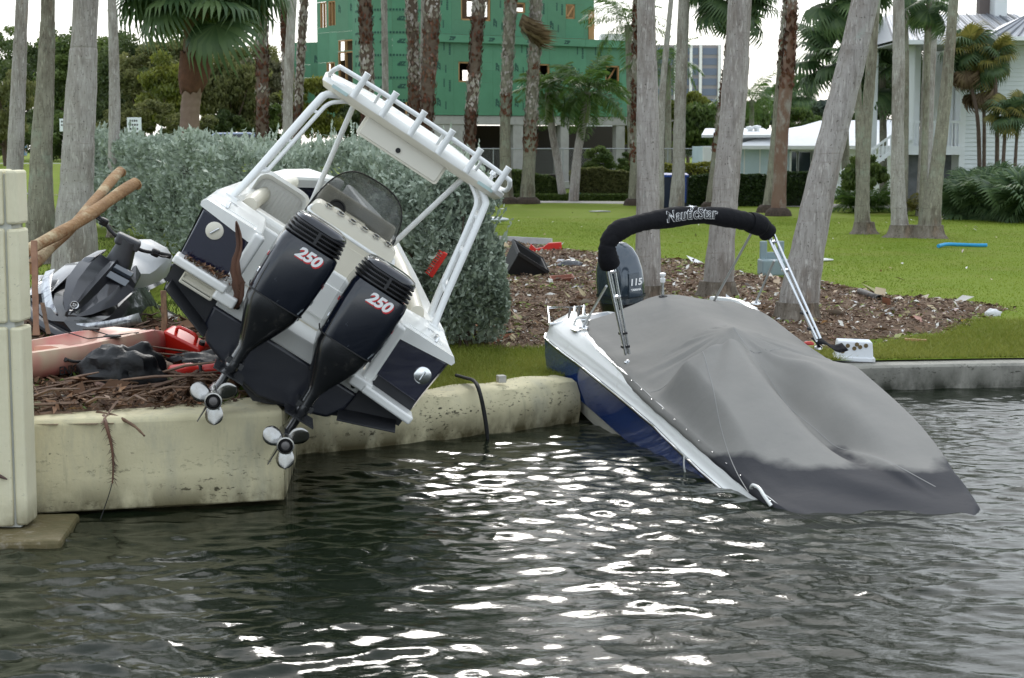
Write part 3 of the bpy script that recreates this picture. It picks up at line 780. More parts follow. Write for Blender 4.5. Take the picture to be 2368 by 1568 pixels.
def outboard_twin(x0, spin):
    tw = MB()     # mid section, the body of the motor
    T = [(.238, .33, -.36, -.335, 4.5), (.230, .32, -.365, -.40, 4.5), (.205, .29, -.375, -.48, 4), (.150, .235, -.385, -.60, 3.6), (.095, .18, -.395, -.72, 3.0), (.062, .15, -.40, -.80, 2.6), (.056, .14, -.40, -.95, 2.4)]
    tw.loft([sring(a, b, c, z, e=e) for a, b, c, z, e in T])
    m = tw.build('outboard_motor', M_leg, b1, smooth=50, loc=(x0, 0, 0))
    p = MB()
    p.loft([sring(a, b, c, z, e=e) for a, b, c, z, e in ((.246, .345, -.36, -.33, 5), (.254, .365, -.365, -.20, 5.6), (.260, .378, -.365, 0.0, 6), (.259, .38, -.365, .15, 6), (.250, .37, -.365, .205, 5.6), (.21, .32, -.36, .215, 5))])
    p.build('cowl', M_cowl, m, smooth=40)
    p = MB()
    p.loft([sring(a, b, c, z, e=3.6) for a, b, c, z in ((.208, .31, -.355, .21), (.202, .30, -.355, .36))]); p.build('grille_core', M_rubber, m, smooth=40)
    for k, z in enumerate((.232, .268, .304, .338)):
        p = MB(); w = .254 - .006 * k; d = .372 - .008 * k
        p.loft([sring(w - .03, d - .03, -.36, z - .008, e=4), sring(w, d, -.36, z - .006, e=4), sring(w, d, -.36, z + .006, e=4), sring(w - .03, d - .03, -.36, z + .009, e=4)]); p.build('louvre', M_plast, m, smooth=40)
    p = MB()
    p.box((.0, -.72, .285), (.026, .02, .11)); p.build('louvre_rib', M_plast, m)
    p = MB(); p.loft([sring(a, b, -.355, z, e=3.4) for a, b, z in ((.233, .335, .352), (.233, .332, .372), (.213, .31, .398), (.16, .25, .412), (.06, .12, .418))]); p.build('cowl_lid', M_cowl, m, smooth=50)
    p = MB(); p.tube([Vector(q) for q in sring(.247, .346, -.362, -.332, e=5)] + [Vector(sring(.247, .346, -.362, -.332, e=5)[0])], .006, 6); p.build('cowl_seam', M_rubber, m, smooth=60)
    # digits: red shadow, white face
    ya = -.365 - .378
    for nm, mt, off, b_, dy in (('number_shadow', M_red, (.007, -.007), .006, -.002), ('number_face', M_white, (-.002, .002), .005, -.0045)):
        text_part(nm, '250', .125, mt, m, basis((1, 0, 0), (0, 0, 1), (.02 + off[0], ya + dy, .120 + off[1])), extrude=.001, bold=b_, shear=.25, spacing=.98, width=1.12)
    for s in (-1, 1):
        p = MB(); p.box((s * .2585, -.56, -.03), (.006, .06, .035)); p.build('side_flash', M_red, m)
        text_part('side_lettering', 'FOUR STROKE', .032, M_white, m, basis((0, -s, 0), (0, 0, 1), (s * .2625, -.42, -.03)), extrude=.0008, bold=.0006, shear=.2)
        p = MB(); p.box((s * .245, -.50, -.19), (.03, .10, .05)); p.build('cowl_latch', M_steel if s < 0 else M_plast, m, bevel=.01)
    # lower unit
    p = MB()
    p.loft([sring(a, b, c, z, e=2.4) for a, b, c, z in ((.062, .15, -.40, -.93), (.062, .15, -.40, -.995), (.045, .135, -.40, -1.03), (.040, .13, -.41, -1.12), (.045, .12, -.42, -1.18))])
    p.box((0, -.47, -1.03), (.27, .46, .012)); p.box((0, -.36, -.94), (.15, .32, .05))
    p.lathe([(0, -.24), (.03, -.22), (.058, -.14), (.066, 0), (.066, .16), (.060, .30), (.05, .31)], 18, rotx(math.pi / 2), (0, -.40, -1.23))
    p.add([(0.006, -.30, -1.28), (-.006, -.30, -1.28), (-.006, -.52, -1.28), (.006, -.52, -1.28), (.004, -.46, -1.50), (-.004, -.46, -1.50), (-.004, -.55, -1.50), (.004, -.55, -1.50)], [(0, 1, 5, 4), (1, 2, 6, 5), (2, 3, 7, 6), (3, 0, 4, 7), (4, 5, 6, 7)])
    p.build('gearcase', M_leg, m, smooth=40)
    p = MB()
    p.lathe([(.02, .0), (.056, .0), (.066, .10), (.07, .22), (.060, .222), (.054, .20), (.050, .06), (.02, .05)], 24, rotx(math.pi / 2), (0, -.70, -1.23), caps=False)
    pr = p.build('propeller', M_prop, m, smooth=40)
    p = MB(); p.lathe([(0, .06), (.048, .06), (.047, .16), (.05, .19), (0, .188)], 20, rotx(math.pi / 2), (0, -.70, -1.23)); p.build('hub_insert', M_rubber, pr, smooth=40)
    p = MB(); p.lathe([(0, .185), (.034, .185), (.033, .215), (.014, .22), (0, .22)], 18, rotx(math.pi / 2), (0, -.70, -1.23)); p.build('hub_nut', M_rust, pr, smooth=40)
    for a in (spin, spin + 120, spin + 240):
        b = blade(); th = rad(90 - a)
        V = (roty(th) @ np.array(b.v).T).T + np.array((0, -.82, -1.23)); b.v = [tuple(q) for q in V]
        b.build('propeller_blade', M_prop, pr, smooth=80, solid=.007)
    # clamp, steering arm, hoses in front of the leg
    p = MB(); p.box((0, -.04, -.55), (.22, .12, .34)); p.box((0, -.03, -.42), (.30, .14, .10)); p.build('mount_bracket', M_plast, m, bevel=.02)
    p = MB(); p.tube(smoothpath([(.16, -.10, -.36), (.26, .05, -.42), (.22, .25, -.40), (.1, .5, -.44)], 18), .022, 8); p.build('rigging_hose', M_rubber, m, smooth=60)
    p_ = Vector((0, -.25, -.55)); Rx = Matrix.Rotation(rad(-3), 4, 'X'); m.matrix_basis = Matrix.Translation(Vector((x0, 0, 0)) + p_) @ Rx @ Matrix.Translation(-p_)
    return m
outboard_twin(-.325, 66)
outboard_twin(.345, 64)

# debris caught in the well and on the step
M_frond = mat('dead_frond', (.16, .075, .045), .7, col2=(.09, .045, .03), nscale=6, stretch=(3, 3, .6))
def ws1(x, y, z): return M1 @ Vector((x, y, z))
fr = thing('dead_frond_piece', 'torn brown palm frond stalk stuck upright beside the left black outboard', 'frond', ws1(-.62, -.12, -.42))
mb = MB(); base = ws1(-.62, -.12, -.42)
pts = smoothpath([ws1(-.54, -.14, -.60) - base, ws1(-.60, -.18, -.45) - base, ws1(-.735, -.20, -.30) - base, ws1(-.80, -.20, -.13) - base, ws1(-.93, -.2, .02) - base], 14)
W = [.025, .045, .055, .05, .06, .045, .05, .04, .045, .035, .03, .028, .02, .008]
mb.grid([[p + np.array((-w, 0, -.3 * w)), p + np.array((0, .02, 0)), p + np.array((w * .8, -.01, .4 * w))] for p, w in zip(pts, W)])
mb.build('stalk', M_frond, fr, smooth=50, solid=.008)

rs = np.random.RandomState(14); n = 420
P = np.stack([rs.uniform(-1.12, -.60, n), rs.uniform(-.20, .0, n), -.465 + rs.rand(n) * .05 + .10 * np.exp(-((rs.rand(n)) / .3))], 1)
P[:, 2] = -.468 + .085 * rs.rand(n) * np.clip((P[:, 0] + 1.12) / .5, .1, 1)
W = np.array(M1.to_3x3()) @ P.T; W = W.T + np.array(M1.translation)
L = .03 * np.exp(rs.normal(0, .5, n)); V, F, R = strips(W, L, L * .35, rs, .6)
SL_ = (V, F, R)
# ------------------------------------------------------------------ the covered deck boat sliding bow first into the water
M2 = frame((-.26, .95, .19), -4.6, (onz(1790, 1178) + onz(2280, 1160)) / 2)
M_blue = mat('blue_gelcoat', (0.026, 0.066, 0.26), .12, coat=.9, dirt=(0.05, 0.09, 0.22), dscale=3, dpos=(.6, .85))
M_cover = mat('grey_cover_cloth', (0.30, 0.293, 0.28), .85, spec=.2, col2=(0.265, 0.26, 0.25), nscale=1.2, bump=.25, bscale=9)
M_boot = mat('black_canvas', (0.009, 0.009, 0.011), .8, spec=.15, bump=.6, bscale=16)
M_deckpad = mat('grey_deck', (.32, .34, .36), .6, col2=(.27, .29, .31))
M_y = mat('grey_blue_cowl', (0.040, 0.056, 0.075), .16, coat=.9, metal=.35, dirt=(.16, .19, .22), dscale=9, dpos=(.68, .74), stretch=(1, 1, .5))
M_tubeal = mat('anodised_tube', (0.66, 0.68, 0.70), .22, metal=.9)
M_offw = mat('off_white_hull', (.72, .70, .62), .4, dirt=(.45, .42, .33), dscale=3)

b2 = thing('deck_boat', 'blue and white deck boat under a grey fitted cover, sinking bow first into the water', 'boat', matrix=M2)

YS = [-.74, -.60, -.35, .0, .25, .6, 1.2, 1.85, 2.7, 3.65, 4.67, 5.24, 5.62, 5.84]
WL = [.30, .58, .78, .90, .94, .975, 1.01, 1.04, 1.05, 1.115, 1.20, 1.265, 1.29, 1.31]
WR = [.30, .60, .80, .92, .97, 1.04, 1.15, 1.23, 1.275, 1.27, 1.26, 1.23, 1.21, 1.18]
HEML = [.20, .46, .68, .84, .895, .912, .94, .975, 1.012, 1.028, 1.02, .985, .93, .9]
def wl_(y): return float(np.interp(y, YS, WL))
def wr_(y): return float(np.interp(y, YS, WR))
def heml(y): return float(np.interp(y, YS, HEML))
XC = 0.0
def hw(y): return (wl_(y) + wr_(y)) / 2
sec = []
for y in (-.74, -.60, -.35, .0, .3, .6, 1.2, 1.85, 2.7, 3.65, 4.67, 5.24, 5.75):
    f = sst((y + .8) / 2.0); up = .16 * sst((y - 4.3) / 1.2)
    zb = -.30 - .31 * f + up * .25; zc = -.34 - .46 * f + up * .6; zk = -.40 - .62 * f + up * 1.6
    kb = .62 + .35 * f; kc = .45 + .49 * f
    H = []
    for sgn, w in ((-1, wl_(y)), (1, wr_(y))):
        w -= .02
        H.append([(sgn * w, y, -.15), (sgn * w * (.985), y, -.22), (sgn * w * (.5 + .5 * kb), y, (-.22 + zb) / 2), (sgn * w * kb, y, zb), (sgn * w * (kb - .012), y, zb - .004), (sgn * w * kc, y, zc), (sgn * w * kc * .5, y, (zc + zk) / 2)])
    sec.append(H[0] + [(0, y, zk)] + H[1][::-1])
mb = MB(); n = len(sec[0])
for i in range(len(sec) - 1):
    for j in range(n - 1):
        side = j in (0, 1, 2, n - 2, n - 3, n - 4)
        mb.add([sec[i][j], sec[i][j + 1], sec[i + 1][j + 1], sec[i + 1][j]], [(0, 1, 2, 3)], 0 if side else 1)
mb.add(sec[-1], [tuple(range(n))], 1); mb.add(sec[0], [tuple(range(n))[::-1]], 0)
mb.build('hull', [M_blue, M_offw], b2, smooth=40)
# deck cap: white moulding with a raised bead, both sides
yy = np.concatenate([np.linspace(-.74, .5, 14), np.linspace(.7, 5.62, 28), [5.75, 5.84, 5.88]])
for s in (-1, 1):
    r = []
    for y in (yy if s < 0 else yy[yy > 5.05]):
        w = (wl_(y) if s < 0 else wr_(y)) - .025 - (0 if y < 5.7 else (y - 5.7) * 1.2)
        he = (heml(y) if s < 0 else w - .12) - .05
        he = min(he, w - .06); d = w - he
        P = [(w + .005, -.165), (w + .028, -.155), (w + .028, -.12), (w + .006, -.11), (w - .012, -.06), (w - .035, -.015), (w - .05 - .05 * d, .008), (w - .055 - .30 * d, .03), (w - .06 - .5 * (d - .06), .055), (he + .02, .058), (he, .05), (he, -.05)]
        r.append([(s * x, y, z) for x, z in P])
    mb = MB(); mb.loft(r); mb.build('deck_cap', M_gel, b2, smooth=50)
    W_ = wl_ if s < 0 else wr_
    rr = [(s * (W_(y) + .010 - (0 if y < 5.7 else (y - 5.7) * 1.2)), y, -.138) for y in (yy if s < 0 else yy[yy > 5.05])]
    mb = MB(); mb.tube(rr, .012, 6); mb.build('rub_rail', M_steel, b2, smooth=60)
    mb = MB(); mb.tube([(s * (W_(y) - .012), y, -.172) for y in (yy[:-3] if s < 0 else yy[(yy > 5.05) & (yy < 5.7)])], .010, 5); mb.build('rail_gasket', M_rubber, b2, smooth=60)
# stern: swim platforms either side of the motor
for s in (-1, 1):
    mb = MB(); mb.prism([(XC + s * .30, 5.55), (XC + s * 1.24, 5.55), (XC + s * 1.20, 5.78), (XC + s * 1.02, 5.98), (XC + s * .42, 6.02), (XC + s * .30, 5.9)], 2, -.20, -.03); o = mb.build('swim_platform', M_gel, b2, bevel=.02)
    mb = MB(); mb.prism([(XC + s * .36, 5.50), (XC + s * .98, 5.50), (XC + s * .96, 5.88), (XC + s * .46, 5.93)], 2, -.03, -.018); mb.build('platform_pad', M_deckpad, o)
mb = MB(); mb.prism([(XC - 1.0, 4.9), (XC + 1.0, 4.9), (XC + .98, 5.56), (XC - .98, 5.56)], 2, -.30, -.02); mb.build('stern_deck', M_gel, b2, bevel=.01)
mb = MB(); mb.tube(smoothpath([(-1.02, 5.40, .02), (-1.0, 5.40, .11), (-.93, 5.42, .13), (-.86, 5.44, .11), (-.85, 5.44, .02)], 14), .016, 7); mb.build('stern_handle', M_gel, b2, smooth=60)
mb = MB(); mb.lathe([(0, 0), (.07, 0), (.07, .02), (.05, .022), (0, .022)], 18, None, (-.80, 5.64, -.018)); mb.build('deck_fitting', M_gel, b2, smooth=40)
mb = MB(); mb.lathe([(0, 0), (.07, 0), (.07, .014), (.045, .02), (0, .02)], 18, np.diag([.75, 1.25, 1]), (-1.06, 5.22, .058)); mb.build('deck_cleat', M_steel, b2, smooth=40)
mb = MB(); mb.box((XC + .95, 5.60, .0), (.42, .10, .05)); mb.build('stern_moulding', M_gel, b2, bevel=.02)
# folded boarding ladder on the port... left platform
mb = MB()
mb.tube([(-1.24, 5.62, .02), (-1.12, 6.10, .06), (-.72, 6.02, .05), (-.80, 5.62, .02), (-1.24, 5.62, .02)], .018, 7)
o = mb.build('boarding_ladder', M_steel, b2, smooth=60)
for k in range(4):
    x = -.98 + k * .055
    h = MB(); h.tube([(x - .03, 5.64, .045), (x + .10, 6.0, .065)], .015, 6); h.build('ladder_rung', M_gel if k % 2 else M_rubber, o, smooth=60)

# the cover: a stretched cloth over pole, seat backs and console
def cover_z(x, y):
    w = np.where(np.asarray(x) < 0, np.interp(y, YS, HEML), np.interp(y, YS, WR))
    xn = np.clip((x - XC) / w, -1, 1)
    edge = (1 - np.abs(xn) ** 2.2)
    z = .05 + .09 * edge * sst((y + .3) / 1.2)
    g = lambda cx, cy, sx, sy, p=2.0: np.exp(-(np.abs((x - cx) / sx) ** p + np.abs((y - cy) / sy) ** p))
    # support pole: sharp peak with slack tent slopes
    r = np.sqrt(((x - .02) / 1.0) ** 2 + ((y - 3.32) / 1.25) ** 2)
    z = z + .17 * np.exp(-(r / .30)) * edge + .24 * np.exp(-(r / .85) ** 2) * edge
    # ridge running aft to the light pole and sun pad at the stern
    z = z + .13 * np.exp(-((x - .0 - .05 * (y - 4.5)) / .40) ** 2) * sst((y - 3.2) / 1.2) * edge
    z = z + .08 * g(.55, 4.95, .45, .45) + .05 * g(-.35, 5.1, .3, .35)
    # starboard console hump with a steep outer side, slacker port console
    hump = sst((x + .95) / .26) * sst((.12 - x) / .40) * sst((3.10 - y) / .40) * sst((y - .3) / 1.9)
    z = z + .33 * hump
    hump2 = sst((x - .10) / .40) * sst((1.20 - x) / .30) * sst((3.25 - y) / .9) * sst((y - .2) / 2.0)
    z = z + .20 * hump2
    # sagging walk-through between them, running forward from the pole
    z = z - .13 * np.exp(-((x - .13 - .06 * (2.2 - y)) / .20) ** 2) * sst((3.0 - y) / 1.0) * sst((y - .2) / .9)
    z = z - .06 * g(.22, 1.35, .16, .28)
    # pulled creases that fan out from the pole and the hump
    ang = np.arctan2(x - .02, -(y - 3.32)); rr = np.sqrt((x - .02) ** 2 + (y - 3.32) ** 2)
    fan = np.sin(ang * 17 + 1.2 * np.sin(rr * 1.7)) * .5 + np.sin(ang * 29 + 2.0) * .3
    z = z + .026 * fan * sst(rr / .5) * sst((2.9 - rr) / 1.6) * edge * (y < 3.6)
    # diagonal wrinkles near the edges
    z = z + .010 * np.sin((y * 3.2 + x * 5.5)) * np.exp(-((np.abs(xn) - .82) / .16) ** 2)
    z = z + .012 * np.sin(y * 9 + 4 * x) * np.exp(-((y - 3.9) / .5) ** 2 - ((x + .85) / .28) ** 2)
    # slack folds near the bow
    z = z + .020 * np.sin(x * 6 + y * 7 + 1.5 * np.sin(x * 3)) * np.exp(-((y - .15) / .42) ** 2) * edge
    z = z + .035 * np.exp(-((x - .15 - .20 * (1.4 - y)) / .045) ** 2) * sst((1.5 - y) / .5) * sst((y + .2) / .5)
    return z + .010 * (fbm(x * 3.1 + 5, y * 2.3, 3) - .45) + .016 * (np.abs(fbm(x * 1.6 + .8 * y + 3, y * .9 - .5 * x, 3) - .47) * -2 + .2) * edge + .007 * np.sin(14 * (x + .35 * y) + 3 * np.sin(2.2 * y)) * np.exp(-((np.abs(xn) - .90) / .08) ** 2)
nx, ny = 121, 241
u = np.linspace(-1, 1, nx); v = np.linspace(-.66, 5.42, ny)
G = np.zeros((ny, nx, 3))
for i, y in enumerate(v):
    inn = .19 + .22 * sst((y - 3.6) / 1.8)
    aft = 1.0 - .10 * sst((y - 5.0) / .42)
    wl = (heml(y) + .012) * aft; wr = (wr_(y) + .035) * (1.0 - .12 * sst((y - 4.9) / .52))
    x = np.where(u < 0, XC + u * wl, XC + u * wr)
    z = cover_z(x, np.full(nx, y))
    # hem: pulled down over the edge
    z = z - .06 * sst((np.abs(u) - .965) / .035) - .20 * sst((u - .80) / .20)
    z = z + .004 * np.sin(y * 18) * sst((np.abs(u) - .9) / .1)
    yyv = np.full(nx, y)
    if y > 4.9: yyv = y - .28 * sst((y - 4.9) / .5) * (1 - np.exp(-((x + .35) / .55) ** 2)) * 0 - .0 * x
    G[i] = np.stack([x, yyv, z], 1)
idx = np.arange(nx * ny).reshape(ny, nx)
F = np.stack([idx[:-1, :-1], idx[:-1, 1:], idx[1:, 1:], idx[1:, :-1]], -1).reshape(-1, 4)
def cover_mat():
    m = mat('grey_boat_cover', (0.268, 0.257, 0.238), .92, spec=.1, col2=(0.238, 0.23, 0.215), nscale=1.1, bump=.35, bscale=7)
    t = m.node_tree; N = t.nodes; L = t.links; b = N['Principled BSDF']
    src = b.inputs['Base Color'].links[0].from_socket
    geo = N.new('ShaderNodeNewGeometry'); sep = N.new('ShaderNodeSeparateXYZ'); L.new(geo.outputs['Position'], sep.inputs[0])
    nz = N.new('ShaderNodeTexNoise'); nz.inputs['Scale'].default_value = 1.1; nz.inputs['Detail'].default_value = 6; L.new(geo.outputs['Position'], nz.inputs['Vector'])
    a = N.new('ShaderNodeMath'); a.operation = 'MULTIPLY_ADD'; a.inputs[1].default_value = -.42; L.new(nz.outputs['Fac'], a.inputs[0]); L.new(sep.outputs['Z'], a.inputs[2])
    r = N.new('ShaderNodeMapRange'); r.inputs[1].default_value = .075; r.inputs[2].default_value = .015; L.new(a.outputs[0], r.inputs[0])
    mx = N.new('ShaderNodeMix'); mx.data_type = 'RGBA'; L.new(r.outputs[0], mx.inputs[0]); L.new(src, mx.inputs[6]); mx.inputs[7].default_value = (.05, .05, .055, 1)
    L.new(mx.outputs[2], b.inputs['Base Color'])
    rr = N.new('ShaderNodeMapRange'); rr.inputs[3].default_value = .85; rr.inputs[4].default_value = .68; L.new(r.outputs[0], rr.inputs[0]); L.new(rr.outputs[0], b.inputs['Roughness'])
    return m
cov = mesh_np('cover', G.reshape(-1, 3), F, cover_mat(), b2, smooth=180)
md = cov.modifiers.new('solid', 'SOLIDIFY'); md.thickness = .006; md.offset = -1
for k in range(17):
    y = .25 + k * .29
    mb = MB(); mb.lathe([(0, 0), (.008, 0), (.007, .004), (0, .006)], 8, None, (-(heml(y) - .008), y, .062)); mb.build('snap_fastener', M_steel, b2, smooth=40)
# seams sewn over the cover
for pts in ([(-.98, .5), (-.80, 1.6), (-.62, 2.35), (-.52, 2.80)], [(.02, 3.30), (.10, 2.4), (.20, 1.5), (.32, .7), (.55, .1)], [(-.95, 3.05), (-.5, 2.86), (.0, 2.9), (.45, 3.0), (1.1, 3.1)]):
    P = smoothpath([(x, y, 0) for x, y in pts], 40); P[:, 2] = cover_z(P[:, 0], P[:, 1]) + .001
    mb = MB(); mb.tube(P, .005, 5, flat=.6); mb.build('cover_seam', M_cover, b2, smooth=60)

# stern light pole, aerial
mb = MB(); mb.tube([(-.0, 5.33, .12), (-.0, 5.34, .48)], .016, 8); o = mb.build('light_pole', M_tubeal, b2, smooth=60)
h = MB(); h.lathe([(0, .46), (.028, .46), (.03, .50), (.02, .505), (.02, .53), (.032, .535), (.034, .56), (0, .57)], 14, None, (-.0, 5.34, 0)); h.build('lamp', M_white, o, smooth=40)
h = MB(); h.lathe([(0, 0), (.05, 0), (.045, .012), (0, .014)], 14, None, (-.0, 5.33, cover_z(np.array([0.]), np.array([5.33]))[0])); h.build('pole_base', M_rubber, o, smooth=40)

# bimini: folded black boot on aluminium bows
arch = [(-1.05, 3.97, 1.10), (-1.085, 3.955, 1.22), (-1.075, 3.97, 1.36), (-.95, 4.01, 1.465), (-.69, 4.10, 1.50), (-.42, 4.19, 1.495), (-.10, 4.30, 1.475), (.23, 4.41, 1.415), (.565, 4.52, 1.315), (.84, 4.61, 1.205), (.96, 4.65, 1.09)]
AP = smoothpath(arch, 70)
rs = np.random.RandomState(4)
rad_ = .098 + .016 * np.sin(np.linspace(0, 26, 70)) * rs.rand(70) + .012 * (vnoise(np.linspace(0, 11, 70), np.zeros(70)) - .5)
rad_[-9:-5] *= 1.12; rad_[0] = .06; rad_[1] = .09; rad_[-1] = .065; rad_[-2] = .10
mb = MB(); mb.tube(AP, rad_, 16); boot = mb.build('bimini_boot', M_boot, b2, smooth=80)
mb = MB(); k = 62; mb.tube(AP[58:64], [.108, .115, .118, .118, .115, .108], 16); mb.build('boot_strap', M_boot, b2, smooth=80)
# name on the boot
vdir = (M2.inverted().to_3x3() @ Vector((0, 0, 1)))
i0 = 41; pm = Vector(AP[i0]); tx = Vector(AP[i0 + 5] - AP[i0 - 5]).normalized()
view = (M2.inverted() @ Vector((0, 0, CAMZ)) - pm).normalized()
yup = (view.cross(tx)).normalized()
zn = tx.cross(yup)
def on_boot(me, off):
    for v_ in me.vertices:
        s_ = v_.co.x; h_ = v_.co.y; q = v_.co.z
        f = i0 + s_ / np.linalg.norm(AP[i0 + 1] - AP[i0]); a_ = int(np.floor(f)); t_ = f - a_
        p = Vector(AP[a_] * (1 - t_) + AP[a_ + 1] * t_)
        R_ = .113 + off + q
        th = h_ / .108
        v_.co = p + (zn * math.cos(th) + yup * math.sin(th)) * R_
for nm, mt, bold, off in (('boot_letter_outline', M_white, .0055, .000), ('boot_lettering', mat('boot_letter_black', (.02, .02, .022), .6), .0005, .003)):
    me = text_mesh('NauticStar', .16, extrude=.0015, bold=bold, shear=.12, spacing=.98)
    for v_ in me.vertices: v_.co.y += .012; v_.co.x += -.02
    on_boot(me, off); me.materials.clear(); me.materials.append(mt); obj_from(nm, me, boot)
st = MB(); pts = []
for k in range(16):
    a = 2 * math.pi * k / 16 + math.pi / 2; r_ = (.055 if k % 4 == 0 else .03 if k % 2 == 0 else .014); pts.append((r_ * math.cos(a) * 1.5 + .02, r_ * math.sin(a) * .8 + .10, .0015))
st.add(pts + [(.02, .10, .002)], [(k, (k + 1) % 16, 16) for k in range(16)])
so = st.build('boot_star', M_white, boot); on_boot(so.data, .001)

def bow_tube(name, a, b, r, mt=M_tubeal):
    mb = MB(); mb.tube([a, b], r, 8); return mb.build(name, mt, b2, smooth=60)
footL, footR = Vector((-.90, 3.9, .12)), Vector((1.155, 3.75, .10))
for dx, dy in ((-.055, -.03), (-.012, .03), (.035, .0)):
    bow_tube('bimini_bow', footL + Vector((dx * .5, dy * .6, .06 if dx else 0)), Vector((-1.06 + dx, 3.96 + dy, 1.14)), .0145)
for dx, dy in ((-.04, -.02), (.0, .03), (.045, .0)):
    bow_tube('bimini_bow', footR + Vector((dx * .5, dy * .5, .06 if dx else 0)), Vector((.965 + dx, 4.65 + dy, 1.10)), .0145)
for f, t in ((footL, (-1.06, 3.96, 1.14)), (footR, (.965, 4.65, 1.10))):
    for q in (.14, .28, .66, .92):
        p = f.lerp(Vector(t), q); mb = MB(); mb.box(p, (.085 if q > .1 else .06, .05, .026), rotz(.2)); mb.build('bow_clip', M_plast if q < .5 else M_steel, b2, bevel=.004)
    mb = MB(); mb.lathe([(0, 0), (.045, 0), (.04, .02), (.02, .03), (0, .05)], 12, None, tuple(f - Vector((0, 0, .045)))); mb.build('bow_foot', M_steel, b2, smooth=40)
for a, b in (((-.968, 5.2, .10), (-1.09, 4.0, .90)), ((.608, 5.35, .16), (.74, 4.6, 1.14)), ((1.06, 5.2, .16), (.93, 4.42, .86))):
    bow_tube('bimini_strut', a, b, .0135, mat('strut_steel', (.50, .51, .51), .3, metal=.9))
    mb = MB(); mb.lathe([(0, 0), (.055, 0), (.05, .012), (.02, .02), (0, .04)], 12, None, (a[0], a[1], a[2] - .02)); mb.build('strut_foot', M_steel, b2, smooth=40)
# torn cloth flap at the port foot
mb = MB(); G = []
for i, t in enumerate(np.linspace(0, 1, 8)):
    G.append([(1.13 + .30 * t, 3.72 - .12 * t + .16 * s_, .10 + .03 * math.sin(t * 7) - .07 * t + .03 * s_) for s_ in (0, .4, .8, 1.0)])
mb.grid(G); mb.build('torn_flap', M_boot, b2, smooth=60, solid=.006)
# dock line hanging over the blue side
mb = MB(); mb.tube(smoothpath([(-1.06, 1.82, -.12), (-1.08, 1.76, -.22), (-1.06, 1.70, -.34), (-1.05, 1.64, -.50), (-1.04, 1.60, -.66)], 20), [.010] * 11 + [.012, .016, .018, .016, .012, .010, .009, .008, .006], 6); mb.build('dock_line', mat('grey_rope', (.5, .5, .48), .8), b2, smooth=60)
mb = MB(); mb.tube(smoothpath([(-.90, .20, .04), (-.93, .28, .10), (-.925, .40, .12), (-.93, .52, .10), (-.92, .58, .05)], 14), .016, 7); mb.build('bow_handle', M_gel, b2, smooth=60)
mb = MB(); mb.lathe([(.0, 0), (.035, 0), (.035, .012), (.02, .012), (.02, .004), (0, .004)], 14, roty(-math.pi / 2), (-1.085, 4.5, -.52)); mb.build('bilge_outlet', M_rubber, b2, smooth=40)
mb = MB(); mb.lathe([(.0, 0), (.06, 0), (.06, .006), (0, .006)], 16, np.diag([1, .8, 1]) @ roty(-math.pi / 2) @ np.diag([1.25, .9, 1]), (-1.175, 4.95, -.36)); mb.build('hull_badge', mat('badge_grey', (.20, .25, .33), .4), b2, smooth=40)

# single outboard, tilted a little, seen from the front over the cover
m2 = MB()
m2.loft([sring(a, b, c, z, e=e) for a, b, c, z, e in ((.235, .33, .0, -.02, 3.6), (.225, .32, .0, -.10, 3.6), (.19, .26, .0, -.20, 3.2), (.14, .20, .0, -.42, 3), (.10, .17, .0, -.80, 2.6), (.05, .14, .0, -1.0, 2.4))])
mo = m2.build('outboard_motor', M_leg, b2, smooth=50); mo.location = (-.15, 6.36, -.03); mo.rotation_euler = (rad(-10), rad(3), rad(15)); mo.scale = (.84, .80, 1.02)
p = MB()
p.loft([sring(a, b, c, z, e=e) for a, b, c, z, e in ((.225, .345, 0, -.02, 4), (.245, .37, 0, .06, 4), (.250, .375, 0, .22, 3.8), (.245, .365, .005, .36, 3.4), (.215, .33, .01, .50, 3.0), (.165, .27, .02, .60, 2.8), (.10, .18, .03, .66, 2.6), (.03, .06, .04, .685, 2.2))])
p.build('cowl', M_y, mo, smooth=50)
p = MB(); p.loft([sring(.256, .381, 0, .045, e=4), sring(.258, .383, 0, .075, e=4)], caps=False); p.build('cowl_stripe', mat('dark_stripe', (.016, .02, .026), .3), mo, smooth=60)
p = MB(); p.loft([[(x * .11, -.374 + .02 * (z - .1), z) for x, z in ((-1, .05), (1, .05), (.8, .33), (-.8, .33))], [(x * .10, -.388 + .02 * (z - .1), z) for x, z in ((-1, .06), (1, .06), (.8, .32), (-.8, .32))]]); p.build('cowl_panel', M_y, mo, smooth=30)
p = MB(); p.box((0, -.345, -.07), (.30, .06, .07)); p.box((.0, -.30, -.22), (.26, .12, .18)); p.build('tiller_plate', M_plast, mo, bevel=.015)
text_part('number_plate', '115', .105, M_white, mo, basis((1, 0, 0), (0, .02, 1), (.015, -.392, .225)), extrude=.001, bold=.003, shear=.15, width=1.3)
text_part('maker_name', 'YAMAHA', .036, M_white, mo, basis((1, 0, 0), (0, .02, 1), (.015, -.391, .14)), extrude=.001, bold=.0015, width=1.1)
